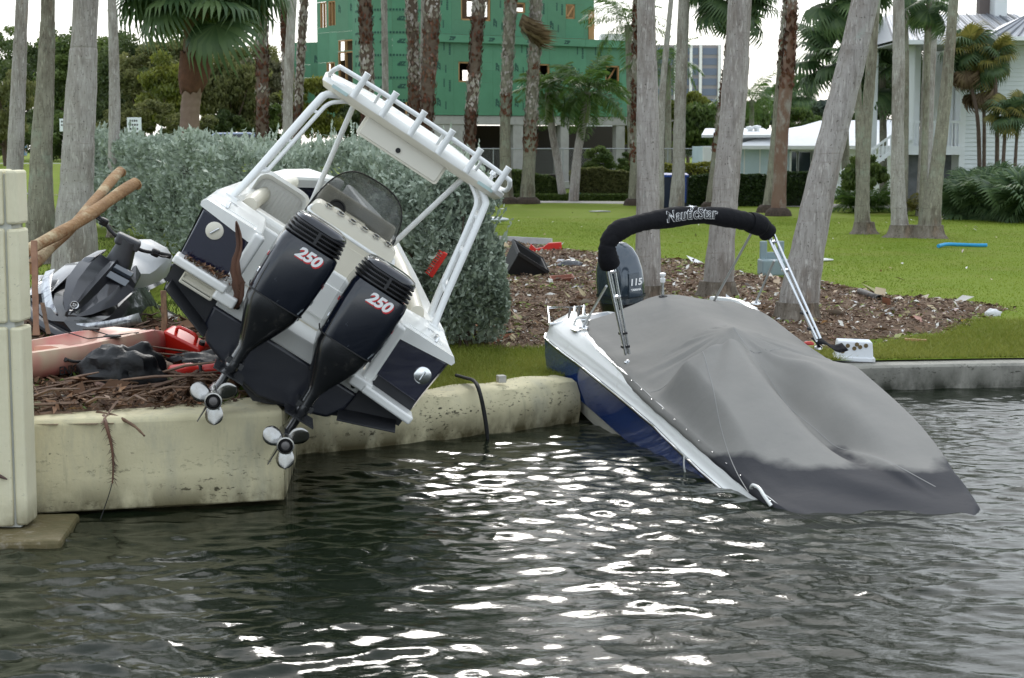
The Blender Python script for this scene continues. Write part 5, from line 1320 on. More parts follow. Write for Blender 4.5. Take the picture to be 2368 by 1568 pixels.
M_silver = leafmat('silver_leaf', (.12, .17, .115), (.57, .64, .53), .5, .2, .45)
M_branch = mat('brown_twigs', (.10, .065, .045), .9, col2=(.06, .04, .03), nscale=9)
M_core = mat('hedge_shade', (.028, .032, .022), .95, col2=(.05, .04, .028), nscale=8)  # near-black fill, paints the shade between the leaves

hedge = thing('silver_hedge', 'tall silvery green buttonwood hedge running back from behind the white boat', 'hedge', (-1.4, 21.5, .5))
HA, HB = np.array([-1.05, 20.95]), np.array([-13.2, 51.5])
hd = (HB - HA); HLEN = np.linalg.norm(hd); hd /= HLEN; hn = np.array([hd[1], -hd[0]])   # hn points to the right / back
if hn[0] < 0: hn = -hn
def hedge_pts(n, rs):
    """points in the outer skin: front face, near end, top"""
    q = rs.rand(n); t = HLEN * rs.rand(n) ** 1.75; w = 1.0
    face = np.where(q < .58, 0, np.where(q < .74, 1, 2))
    h = rs.rand(n) ** .85; off = w * rs.rand(n)
    top = 2.30 + .20 * np.clip(t / HLEN, 0, 1) + .85 * (fbm(t * .6, off * .5 + 3.0, 3) - .47) - .55 * sst((1.6 - t) / 1.6)
    dep = np.abs(rs.normal(0, .14, n))
    bulge = .95 * (fbm(t * 1.0, h * 2.6 + 5, 2) - .42) + .50 * (fbm(t * 2.4 + 4, h * 5.5 + 2, 2) - .4) + .22 * np.sin(np.pi * np.clip(h, 0, 1))
    T = np.where(face == 1, -.15 * np.sin(np.pi * h) - .5 * (fbm(off * 1.1, h * 2.5 + 9, 3) - .3) + dep, t)
    O = np.where(face == 0, dep - bulge, off); O = np.where(face == 1, off, O)
    Z = np.where(face == 2, top - dep * .7 + .16 * (rs.rand(n) ** 4) , h * top)
    topn = np.where(face == 1, 2.05 + .5 * (fbm(off * 2.1, off * 0 + 1.7, 2) - .4) - .9 * sst((off - .55) / .5), top)
    Z = np.where(face == 1, h * topn, Z)
    # the foot on the lawn side is bare and twiggy under the near end
    keep = ~((face == 0) & (Z < .55) & (t < 9) & (rs.rand(n) < .75))
    keep &= ~((face < 2) & (bulge < -.02) & (rs.rand(n) < .62))
    keep &= ~((Z < .25) & (rs.rand(n) < .5))
    P = HA + np.outer(T, hd) + O[:, None] * hn
    outv = np.zeros((n, 3)); outv[face == 0, :2] = -hn; outv[face == 1, :2] = -hd; outv[face == 2, 2] = 1
    outv = outv * .7 + np.array([0, 0, .45])
    return np.stack([P[:, 0], P[:, 1], Z], 1)[keep], outv[keep], np.maximum(T, 0)[keep]
rs = np.random.RandomState(12)
P, O, T = hedge_pts(104000, rs)
# stray shoots standing out of the top and the sides
ns = 520; k_ = rs.randint(0, len(P), ns); up = (O[k_] + rs.normal(0, .25, (ns, 3))) * np.array([1, 1, .6]) + np.array([0, 0, .8]); up /= np.linalg.norm(up, axis=1, keepdims=True)
q_ = np.linspace(.02, 1, 9); SL = rs.uniform(.15, .42, ns)
Ps = (P[k_][:, None, :] + up[:, None, :] * (SL[:, None] * q_)[:, :, None]).reshape(-1, 3)
P = np.vstack([P, Ps]); O = np.vstack([O, np.repeat(up, 9, 0)]); T = np.concatenate([T, np.repeat(T[k_], 9)])
P[:, 2] += .5 + .25 * np.clip(T / HLEN, 0, 1)
base = np.array(hedge.location)
Ls = (.080 + .058 * np.clip(T / 26, 0, 1)) * np.exp(rs.normal(0, .28, len(P)))
rn = np.clip(.45 * rs.rand(len(P)) + .55 * fbm(P[:, 0] * 1.4 + P[:, 1] * .5, P[:, 2] * 1.8, 3) * 1.05, 0, 1)
V, F, R = leaves(P - base, Ls, Ls * .46, rs, 'out', rn, O)
mesh_np('foliage', V, F, M_silver, hedge, attr=R)
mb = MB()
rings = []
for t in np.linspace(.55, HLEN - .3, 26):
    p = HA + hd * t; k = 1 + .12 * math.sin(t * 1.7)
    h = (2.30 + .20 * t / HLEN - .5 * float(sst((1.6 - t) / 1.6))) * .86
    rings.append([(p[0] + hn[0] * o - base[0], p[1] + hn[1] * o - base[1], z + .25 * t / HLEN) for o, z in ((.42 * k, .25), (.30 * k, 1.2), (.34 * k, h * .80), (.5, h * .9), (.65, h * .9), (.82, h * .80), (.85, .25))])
mb.loft(rings); mb.build('shade_core', M_core, hedge, smooth=50)  # body added inside the hedge: blocks light, shows as shade in the gaps
for k in range(60):
    t = 9 * rs.rand() ** 1.3; o = .15 + rs.rand() * .6; p = HA + hd * t + hn * (o + .2); q = HA + hd * (t + rs.normal(0, .25)) + hn * (o - .25 + rs.normal(0, .2))
    mb = MB(); hh = rs.uniform(.7, 1.9); mb.tube(smoothpath([(p[0] - base[0], p[1] - base[1], -.05), ((p[0] * .5 + q[0] * .5) - base[0] + rs.normal(0, .05), (p[1] * .5 + q[1] * .5) - base[1], hh * .55), (q[0] - base[0], q[1] - base[1], hh)], 6), [.022, .02, .017, .014, .01, .006], 5)
    mb.build('branch', M_branch, hedge, smooth=60)

def tree(label, u, v, Y, ru, rv, mat_, seed, nc=60, per=260, leaf=.26, mode='rand', cat='tree', name='broadleaf_tree', group='trees in the background', trunk=True, depth=None, z0=None, spread=.24, aspect=.45):
    """crown centre at pixel (u, v), radii ru x rv photo pixels at depth Y"""
    rs = np.random.RandomState(seed); S = scale_at(Y); c = np.array(at(u, v, Y)); rx = ru / S; rz = rv / S; ry = depth or rx * .8
    gz0 = float(gz2(c[0], Y)) if z0 is None else z0
    root = thing(name, label, cat, (c[0], Y, gz0), group=group); b = np.array([c[0], Y, gz0])
    th = rs.rand(nc) * 6.283; ph = np.arccos(rs.uniform(-.85, 1, nc)); r = rs.uniform(.45, 1.0, nc) ** .6 * rs.uniform(.8, 1.08, nc)
    CC = np.stack([rx * r * np.sin(ph) * np.cos(th), ry * r * np.sin(ph) * np.sin(th), rz * r * np.cos(ph)], 1)
    cr = spread * min(rx, rz) * rs.uniform(.7, 1.5, nc); tone = rs.rand(nc)
    per = int(per * .8); n = nc * per; k = np.repeat(np.arange(nc), per); g = rs.normal(0, 1, (n, 3)); g /= np.linalg.norm(g, axis=1, keepdims=True); g *= (rs.rand(n) ** .45)[:, None]
    P = CC[k] + g * cr[k][:, None] * np.array([1.25, 1.25, .8]) + (c - b)
    P = P[P[:, 2] > .05]; k = k[:len(P)]
    ll = leaf * rs.uniform(.7, 1.3, len(P))
    V, F, R = leaves(P, ll, ll * aspect, rs, mode, np.clip(.6 * tone[k] + .4 * rs.rand(len(P)), 0, 1))
    mesh_np('crown', V, F, mat_, root, attr=R)
    if trunk:
        h = c[2] - gz0; mb = MB(); mb.tube(smoothpath([(0, 0, -.2), (.1 * rx * rs.normal(), 0, h * .4), (.15 * rx * rs.normal(), 0, h * .8)], 10), np.linspace(max(.14, rx * .07), .06, 10), 8); mb.build('trunk', M_branch, root, smooth=60)
        for q in range(5):
            j = rs.randint(nc); e = CC[j] * .85 + (c - b); s0 = np.array([0, 0, h * rs.uniform(.25, .6)])
            mb = MB(); mb.tube(smoothpath([s0, (s0 + e) / 2 + rs.normal(0, .1 * rx, 3), e], 8), np.linspace(max(.07, rx * .035), .02, 8), 6); mb.build('limb', M_branch, root, smooth=60)
    return root
def gz2(x, y):
    return gz(x, y)
ML_dark = leafmat('dark_leaf', (.032, .058, .018), (.135, .175, .055), .5, .45)
ML_mid = leafmat('mid_leaf', (.045, .085, .020), (.17, .225, .06), .5, .45)
ML_olive = leafmat('olive_leaf', (.08, .10, .028), (.24, .24, .09), .6, .45)
ML_brown = leafmat('brownish_leaf', (.085, .085, .04), (.22, .21, .12), .6, .35)
ML_yel = leafmat('yellow_green_leaf', (.07, .10, .015), (.26, .27, .045), .5, .4)
ML_far = leafmat('far_blue_green_leaf', (.05, .075, .06), (.11, .14, .11), .6, .3)
ML_hedge = leafmat('box_leaf', (.012, .028, .008), (.060, .100, .022), .45, .25)
ML_croton = leafmat('croton_leaf', (.12, .15, .02), (.34, .33, .05), .45, .35)

tree('feathery pale tree at the far left edge of the picture', 10, 240, 88, 70, 95, ML_olive, 101, 40, 220, .22, 'hang')
tree('dark tree between the first two grey palms at left', 78, 215, 118, 75, 120, ML_dark, 102, 60, 230, .28)
tree('dark loose crowned tree behind the thickest grey palm', 178, 190, 115, 80, 125, ML_mid, 103, 64, 230, .28)
tree('wide dark tree behind the slim palm at the hedge end', 292, 205, 112, 92, 125, ML_dark, 104, 76, 240, .28)
tree('olive loose tree left of the big fan palm', 345, 190, 108, 70, 105, ML_olive, 105, 50, 220, .26)
tree('bright olive weeping tree just left of the brown palm trunk', 388, 225, 84, 62, 85, ML_yel, 106, 54, 240, .24, 'hang')
tree('yellowish weeping tree right of the brown palm trunk', 535, 225, 86, 80, 95, ML_olive, 107, 64, 240, .24, 'hang')
tree('grey brown thin tree behind the thin smooth palm at left', 610, 210, 96, 60, 90, ML_brown, 108, 44, 220, .24, 'hang')
tree('green tree top filling the gap behind the big fan palm', 470, 170, 125, 120, 100, ML_mid, 109, 70, 230, .3)
tree('low round bush at the sign by the hedge', 352, 275, 62, 48, 42, ML_olive, 110, 30, 200, .16, cat='bush', name='bush', trunk=False, group='bushes in the background')
tree('olive bush under the low green wing of the house', 728, 250, 74, 62, 78, ML_yel, 111, 50, 240, .17, 'up', cat='bush', name='bush', trunk=False, group='bushes in the background')
tree('dark bush beside the wide shaggy palm', 800, 275, 78, 42, 52, ML_dark, 112, 36, 220, .17, cat='bush', name='bush', trunk=False, group='bushes in the background')
tree('round bush under the right short feather palm', 1386, 372, 82, 36, 34, ML_mid, 113, 30, 220, .15, cat='bush', name='bush', trunk=False, group='bushes in the background')
tree('small bush beside the thin concrete column', 1450, 385, 83, 26, 30, ML_mid, 114, 24, 200, .15, cat='bush', name='bush', trunk=False, group='bushes in the background')
tree('yellow green clump of tall leaves right of the green house', 1466, 275, 100, 38, 90, ML_yel, 115, 50, 220, .3, 'hang')
tree('dark green thicket behind the blue bin', 1625, 300, 96, 62, 66, ML_mid, 116, 64, 240, .28, 'hang')
tree('yellow green palm thicket below the blue windowed tower', 1592, 262, 102, 52, 42, ML_yel, 117, 44, 220, .3, 'hang')
tree('deep green thicket behind the brown fan palm trunk', 1680, 300, 98, 46, 70, ML_dark, 118, 46, 220, .28)
tree('pale feathery bush left of the stripped red palm', 1745, 265, 108, 36, 42, ML_mid, 119, 34, 200, .26, 'hang')
tree('distant grey green tree over the white roof', 1790, 262, 190, 60, 40, ML_far, 120, 44, 200, .5)
tree('distant rounded tree right of the stripped red palm', 1850, 262, 180, 70, 36, ML_far, 121, 46, 200, .5)
tree('pale green tree top behind the white roof', 1845, 280, 120, 48, 34, ML_mid, 122, 36, 200, .28, 'hang')
tree('distant tree behind the leaning grey palm', 1935, 275, 185, 62, 40, ML_far, 123, 40, 200, .5)
tree('dark palm thicket left of the white porch', 2030, 235, 84, 58, 95, ML_dark, 124, 60, 240, .26, 'hang')
tree('dark thicket seen through the porch posts', 2125, 225, 86, 62, 100, ML_dark, 125, 56, 240, .26)
tree('dark bushy plant under the porch stair', 2000, 402, 62, 55, 42, ML_mid, 126, 40, 220, .18, 'hang', cat='bush', name='bush', trunk=False, group='bushes in the background')
for k_, (u, v, Y, ru, rv, mm, lab) in enumerate(((-5, 318, 92, 60, 55, ML_mid, 'bush at the far left edge behind the first grey palm'), (75, 318, 112, 66, 58, ML_dark, 'dark undergrowth between the first two grey palms'), (135, 318, 108, 60, 58, ML_mid, 'undergrowth behind the half hidden notice board'), (215, 310, 110, 60, 60, ML_dark, 'dark undergrowth right of the thickest grey palm'), (285, 308, 106, 55, 58, ML_olive, 'olive undergrowth behind the slim palm at the hedge'), (440, 290, 80, 60, 40, ML_olive, 'olive undergrowth behind the big fan palm trunk'), (520, 295, 84, 60, 36, ML_dark, 'dark undergrowth right of the big fan palm trunk'), (600, 285, 90, 60, 45, ML_mid, 'undergrowth behind the shaggy palm with the rusty foot'), (655, 270, 92, 45, 55, ML_olive, 'undergrowth behind the thin smooth palm'))):
    tree(lab, u, v, Y, ru, rv, mm, 150 + k_, 36, 210, .24, cat='bush', name='bush', trunk=False, group='bushes in the background')
for k_, (u, v, Y, ru, rv, mm, lab) in enumerate(((20, 180, 130, 70, 110, ML_mid, 'tall tree rising behind the first grey palm'), (135, 170, 128, 70, 95, ML_dark, 'tall dark tree top between the second and thickest grey palm'), (235, 165, 126, 80, 90, ML_mid, 'tall tree top right of the thickest grey palm'), (400, 165, 122, 80, 85, ML_olive, 'olive tree top left of the big fan palm crown'), (575, 190, 122, 80, 90, ML_olive, 'olive tree top right of the big fan palm'))):
    tree(lab, u, v, Y, ru, rv, mm, 170 + k_, 56, 230, .30)
for k, (u, v, h) in enumerate(((1745, 235, 1), (1795, 233, 1), (1848, 218, 1), (1840, 212, 1))):
    if k in (1, 2, 3):
        fan_palm(('', 'tiny distant fan palm left of the stripped red palm', 'tiny distant fan palm above the far trees', 'tiny distant palm touching the stripped red trunk')[k], u, v, 170, [(u, v + 20, 3), (u, 300, 4), (u, 330, 4)], 12, 1.05, 130 + k, (1.3, -.7), FAN, M_royal2, group='distant fan palms over the far trees')

def box_hedge(label, u0, u1, v0, v1, Y0, Y1, mat_, seed, n, leaf, thick=1.0, name='hedge', cat='hedge', ragged=.15, core=True):
    rs = np.random.RandomState(seed); A = np.array(at(u0, v1, Y0)); B = np.array(at(u1, v1, Y1)); z0 = min(float(gz(A[0], Y0)), float(gz(B[0], Y1)))
    zt = (CAMZ - Y0 * math.tan(PITCH + math.atan((v0 - CV) / FPX))) - z0; b = np.array([(A[0] + B[0]) / 2, (Y0 + Y1) / 2, z0])
    root = thing(name, label, cat, b)
    d = B[:2] - A[:2]; Ln = np.linalg.norm(d); d /= Ln; nn = np.array([-d[1], d[0]]); nn = nn if nn[1] > 0 else -nn
    t = Ln * rs.rand(n); f = rs.rand(n) < .66; dep = np.abs(rs.normal(0, .10, n))
    top = zt * (1 + ragged * (fbm(t * .9, t * 0 + seed, 3) - .5) * 2)
    h = rs.rand(n) * top; o = np.where(f, dep - .12 * (fbm(t * .8, h * 1.5, 2) - .4), thick * rs.rand(n)); z = np.where(f, h, top - dep * .8)
    P = A[:2] + t[:, None] * d + o[:, None] * nn
    P = np.stack([P[:, 0], P[:, 1], z + z0], 1) - b; ll = leaf * rs.uniform(.7, 1.3, n)
    V, F, R = leaves(P, ll, ll * .5, rs, 'rand'); mesh_np('foliage', V, F, mat_, root, attr=R)
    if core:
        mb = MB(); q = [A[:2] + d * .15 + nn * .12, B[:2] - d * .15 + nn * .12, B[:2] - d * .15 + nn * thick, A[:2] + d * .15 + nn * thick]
        mb.prism([(p[0] - b[0], p[1] - b[1]) for p in q], 2, -.05, zt * .86); mb.build('shade_core', M_core, root)  # same dark fill inside the small hedges, in place of shade
    return root
box_hedge('dark clipped hedge left of the patchy barked palm, in front of the white low house', 1588, 1700, 402, 456, 69, 69, ML_hedge, 201, 9000, .10)
box_hedge('dark clipped hedge between the patchy barked palm and the leaning palm', 1704, 1800, 402, 456, 69, 69, ML_hedge, 202, 8000, .10)
box_hedge('dark clipped hedge right of the stripped red palm', 1812, 1925, 399, 456, 69, 69.5, ML_hedge, 203, 8000, .10)
box_hedge('yellow green croton row behind the dark hedge by the blue bin', 1530, 1690, 378, 404, 71, 71, ML_croton, 204, 5000, .13, name='croton_row', cat='shrub')
box_hedge('low loose hedge along the path before the green house, left part', 1120, 1300, 394, 447, 77, 77, ML_mid, 205, 9000, .13, ragged=.35)
box_hedge('low loose hedge along the path before the green house, right part', 1318, 1470, 392, 447, 77, 77, ML_olive, 206, 9000, .13, ragged=.3)
box_hedge('strip of long clipped grass edging the far path', 1122, 1462, 449, 457, 75.5, 75.5, leafmat('verge_grass', (.05, .09, .012), (.11, .16, .03)), 207, 7000, .10, thick=1.2, name='grass_verge', cat='grass strip', ragged=.05, core=True)

# palmetto and broad spiky plants at the right edge, cycads by the stair
def spiky(label, u, v, Y, n, sc_, seed, meshes, name='palmetto', group='spiky plants at the white house', elev=(1.4, .05)):
    p = at(u, v, Y); p.z = float(gz(p.x, Y)); root = thing(name, label, 'plant', p, group=group)
    crown_parts(root, Vector((0, 0, .15)), meshes, n, elev, sc_, seed, name='leaf')
    return root
for k, (u, v, Y, n, s_) in enumerate(((2196, 470, 60, 18, .62), (2235, 472, 58, 22, .72), (2278, 472, 57, 24, .78), (2322, 474, 56, 24, .80), (2362, 476, 55, 22, .80), (2300, 440, 60, 20, .85), (2348, 440, 60, 20, .85), (2250, 445, 61, 18, .8))):
    spiky(('yellowish palmetto at the left end of the spiky bed', 'palmetto second from the left end of the spiky bed', 'dense dark palmetto in front of the white siding', 'wide dark palmetto near the right edge', 'palmetto cut by the right edge of the picture', 'tall palmetto behind the dense dark one', 'tall palmetto behind the right edge one', 'tall palmetto behind the left end of the bed')[k], u, v, Y, n, s_, 300 + k, [FAN[0], FAN[1], FAN_Y[1]] if k else FAN_Y)
for k, (u, v, Y) in enumerate(((1968, 445, 63), (2028, 440, 63), (2110, 452, 60))):
    spiky(('dark cycad under the porch stair', 'reddish cycad between the two single palms', 'yellow spiky plant before the dark porch base')[k], u, v, Y, 20, .62 if k < 2 else .4, 320 + k, FR_CH if k < 2 else FR_YL, name='cycad')
mb = MB()
# ------------------------------------------------------------------ buildings
class VPlane:
    """a vertical wall plane through two points given as (pixel u, depth Y); maps pixels to (s, z) on it"""
    def __init__(s, u0, Y0, u1, Y1, z0):
        a = at(u0, 330, Y0); b = at(u1, 330, Y1); s.o = Vector((a.x, Y0, z0)); s.d = Vector((b.x - a.x, Y1 - Y0, 0)); s.len = s.d.length; s.d.normalize(); s.n = Vector((s.d.y, -s.d.x, 0)); s.ang = math.atan2(s.d.y, s.d.x)
    def sz(s, u, v):
        d = ray(u, v); c = Vector((0, 0, CAMZ)); t = (s.o - c).dot(s.n) / d.dot(s.n); p = c + d * t; q = p - s.o; return q.dot(s.d), q.z
    def rect(s, u0, v0, u1, v1):
        a = s.sz(u0, (v0 + v1) / 2)[0]; b = s.sz(u1, (v0 + v1) / 2)[0]; m = (u0 + u1) / 2; return [a, s.sz(m, v1)[1], b, s.sz(m, v0)[1]]
def cut(rects, hole):
    out = []
    for x0, z0, x1, z1 in rects:
        a0, b0, a1, b1 = max(x0, hole[0]), max(z0, hole[1]), min(x1, hole[2]), min(z1, hole[3])
        if a0 >= a1 or b0 >= b1: out.append([x0, z0, x1, z1]); continue
        if b1 < z1: out.append([x0, b1, x1, z1])
        if z0 < b0: out.append([x0, z0, x1, b0])
        if x0 < a0: out.append([x0, b0, a0, b1])
        if a1 < x1: out.append([a1, b0, x1, b1])
    return [r for r in out if r[2] - r[0] > .03 and r[3] - r[1] > .03]

M_zip = [mat('green_sheathing', (.085, .235, .138), .65, spec=.3, col2=(.075, .21, .122), nscale=1.2), mat('green_sheathing_pale', (.10, .262, .158), .65, spec=.3, col2=(.088, .23, .138), nscale=1.0), mat('green_sheathing_dark', (.075, .21, .118), .65, col2=(.068, .19, .106), nscale=1.5)]
M_tape = mat('seam_tape', (.045, .175, .085), .5)
M_lumber = mat('raw_lumber', (.42, .235, .10), .8, col2=(.33, .175, .07), nscale=4, stretch=(1, 1, .3))
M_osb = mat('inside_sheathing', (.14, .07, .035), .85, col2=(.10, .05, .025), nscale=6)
M_dkin = mat('shade_and_print_dark', (.035, .028, .022), .9)  # near-black for unlit rooms, shade put in the colour; also sign print
M_print = mat('panel_print', (.008, .052, .040), .7)
M_gconc = mat('pale_raw_concrete', (.40, .39, .365), .9, col2=(.31, .30, .28), nscale=1.6, namt=.8, bump=.2, bscale=12, dirt=(.22, .215, .20), dscale=.9, dpos=(.55, .75))

GW = VPlane(1004, 92.5, 1452, 99.0, .5)
gh = thing('green_house', 'unfinished house sheathed in green panels on grey concrete columns', 'house', GW.o, rz=GW.ang)
def panel(root, r, y, k, m=None, name='sheathing_panel', th=.03, gap=.006):
    mb = MB(); mb.box(((r[0] + r[2]) / 2, y, (r[1] + r[3]) / 2), (r[2] - r[0] - gap, th, r[3] - r[1] - gap)); return mb.build(name, m or M_zip[k % 3], root)
def facade(root, R, holes, y, pw=1.22, ph=2.44, seed=0, base=0.0, prints=True, horizontal=False):
    rs = np.random.RandomState(seed); x = R[0]; k = seed
    while x < R[2] - .05:
        z = R[1]; col = 0
        while z < R[3] - .05:
            c = [[x, z, min(x + pw, R[2]), min(z + ph, R[3])]]
            for h in holes: c = cut(c, h)
            for r in c: panel(root, r, y, k + (0 if rs.rand() < .7 else 1))
            if prints and len(c) == 1 and (c[0][2] - c[0][0]) > .8 and (c[0][3] - c[0][1]) > 1.0:
                r = c[0]; cx_, cz_ = (r[0] + r[2]) / 2, (r[1] + r[3]) / 2
                if horizontal:
                    ptxt(root, cx_, r[1] + .32, y, 0, .30)
                else:
                    ptxt(root, r[0] + .30, cz_ - .55, y, 90, .30); ptxt(root, r[2] - .25, cz_ + .35, y, 90, .22, small=True); ptxt(root, r[0] + .62, cz_ + .50, y, 90, .16, small=True)
                    ptxt(root, r[2] - .5, cz_ - .7, y, 90, .15, small=True)
            z += ph; k += 1
        x += pw; k += 1
_txt = {}
def ptxt(root, x, z, y, deg, size, small=False):
    key = (small, round(size, 2))
    if key not in _txt:
        if small:
            mb = MB()
            for i in range(7): mb.box((-.36 + .12 * i, 0, 0), (.085, .16, .004))
            o = mb.build('t', M_print); me = o.data; bpy.data.objects.remove(o); me.transform(Matrix.Scale(size / .30, 4))
        else:
            me = text_mesh('ZIP', size, extrude=.002, bold=.012, shear=.2); me.materials.clear(); me.materials.append(M_print)
        _txt[key] = me
    o = obj_from('panel_print', _txt[key], root, (x, y - .019, z)); o.rotation_euler = (math.pi / 2, rad(-deg), 0)
W = lambda a, b, c, d: GW.rect(a, b, c, d)
sR = GW.sz(1452, 200)[0]; zb = GW.sz(1230, 268)[1]; zt = GW.sz(1230, 104)[1]
sU = GW.sz(1379, 60)[0]
holesL = [W(1060, 143, 1101, 190), W(1246, 148, 1271, 190), W(1400, 152, 1432, 202)]
facade(gh, [0, zb, sR, zt], holesL, 0, seed=3)
holesU = [W(1071, -6, 1139, 47), W(1190, 5, 1220, 29), W(1314, 9, 1335, 43)]
facade(gh, [0, zt + .45, sU, zt + 4.4], holesU, 0.25, seed=8)
# fascia with overhang
x = -.2; k = 0
while x < sR + .5:
    mb = MB(); w = min(2.44, sR + .5 - x); mb.box((x + w / 2, -.22, zt + .19), (w - .01, .03, .40)); mb.build('fascia_panel', M_zip[1], gh)
    if w > 2: ptxt(gh, x + 1.2, zt + .19, -.22, 0, .26)
    x += 2.44; k += 1
mb = MB(); mb.box(((sR + .3) / 2, .35, zt + .02), (sR + .7, 1.1, .03)); mb.build('soffit', M_zip[2], gh)
mb = MB(); mb.box(((sR + .3) / 2, 2.0, zt + .40), (sR + .7, 4.2, .03)); mb.build('roof_deck', M_zip[1], gh)
# side and back walls, floors, so the openings look into a dark shell
DP = 5.5
def wall(root, a, b, z0, z1, m=M_osb, name='inner_wall', t=.1):
    mb = MB(); v = Vector((b[0] - a[0], b[1] - a[1], 0)); L = v.length; mb.box(((a[0] + b[0]) / 2, (a[1] + b[1]) / 2, (z0 + z1) / 2), (L, t, z1 - z0), rotz(math.atan2(v.y, v.x))); return mb.build(name, m, root)
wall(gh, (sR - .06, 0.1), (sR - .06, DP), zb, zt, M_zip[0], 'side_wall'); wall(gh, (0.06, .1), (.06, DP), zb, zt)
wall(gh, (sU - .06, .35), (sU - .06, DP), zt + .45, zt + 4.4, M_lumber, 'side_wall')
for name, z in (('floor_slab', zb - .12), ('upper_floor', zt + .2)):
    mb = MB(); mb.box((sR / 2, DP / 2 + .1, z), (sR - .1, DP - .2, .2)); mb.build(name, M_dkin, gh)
def backwall(R, holes, y):
    c = [R]
    for h in holes: c = cut(c, h)
    for r in c: panel(gh, r, y, 0, M_osb, 'back_wall_sheet', .08, 0)
def shift(h, ds, s0=0.62, dz=0):     # the part of an opening through which daylight shows
    w = h[2] - h[0]; return [h[0] + w * ds, h[1] + dz, h[0] + w * (ds + s0), h[3] - .45 * (h[3] - h[1])]
tn = math.tan(GW.ang)
def seen(h, z0, z1):     # where a sight line through the opening leaves the rear wall
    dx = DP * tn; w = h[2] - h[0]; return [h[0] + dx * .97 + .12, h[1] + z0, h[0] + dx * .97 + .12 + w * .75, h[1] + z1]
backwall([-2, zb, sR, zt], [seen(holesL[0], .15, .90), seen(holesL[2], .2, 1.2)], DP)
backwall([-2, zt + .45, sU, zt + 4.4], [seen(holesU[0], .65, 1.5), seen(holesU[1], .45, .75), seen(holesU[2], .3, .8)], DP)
for h in holesL + holesU:
    for a, b in (((h[0] + .04, h[1]), (h[0] + .04, h[3])), ((h[2] - .04, h[1]), (h[2] - .04, h[3])), ((h[0], h[1] + .04), (h[2], h[1] + .04)), ((h[0], h[3] - .04), (h[2], h[3] - .04))):
        mb = MB(); c = ((a[0] + b[0]) / 2, .08 if h in holesL else .33, (a[1] + b[1]) / 2); sx = abs(b[0] - a[0]) + .08; sz_ = abs(b[1] - a[1]) + .08
        mb.box(c, (sx if sx > .1 else .08, .12, sz_ if sz_ > .1 else .08)); mb.build('window_frame', M_lumber, gh)
for h in (holesL[2], holesU[2]):
    mb = MB(); mb.tube([(h[0] + .1, .25, h[1] + .1), (h[2] - .05, .3, h[3] - .1)], .06, 4); mb.build('brace_board', M_lumber, gh)
mb = MB(); e = W(1366, 23, 1379, 101); mb.box(((e[0] + e[2]) / 2, .22, (e[1] + e[3]) / 2), (e[2] - e[0], .06, e[3] - e[1])); mb.build('corner_stud', M_lumber, gh)
# concrete ground floor
bt, bb = zb, GW.sz(1230, 288)[1]
mb = MB(); mb.box((sR / 2, .3, (bt + bb) / 2 - .02), (sR, .5, bt - bb)); mb.build('concrete_beam', M_gconc, gh, bevel=.02)
w_ = W(1000, 288, 1092, 410); mb = MB(); mb.box((w_[2] / 2 - .05, .32, bb / 2), (w_[2] + .1, .45, bb)); mb.build('concrete_wall', M_gconc, gh)
for u0, u1, dy in ((1189, 1212, .3), (1263, 1277, 2.6), (1284, 1292, 3.6), (1299, 1318, .3), (1354, 1362, 3.2), (1427, 1447, .3), (1136, 1143, 3.0)):
    a = GW.sz(u0, 340)[0]; b = GW.sz(u1, 340)[0]; mb = MB(); mb.box(((a + b) / 2, dy, bb / 2), (b - a, .4, bb)); mb.build('concrete_column', M_gconc, gh, bevel=.02)
mb = MB(); mb.box((sR / 2 + 4, DP + 1.2, bb / 2), (sR + 10, .1, bb)); mb.build('rear_shade_sheet', M_dkin, gh)  # dark sheet added behind the open ground floor to stand for shade
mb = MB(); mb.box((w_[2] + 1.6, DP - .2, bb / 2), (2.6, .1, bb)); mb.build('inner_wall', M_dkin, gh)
mb = MB(); mb.box((sR * .55, -1.2, .18), (sR * .8, 2.0, .36)); mb.build('concrete_slab', M_gconc, gh)
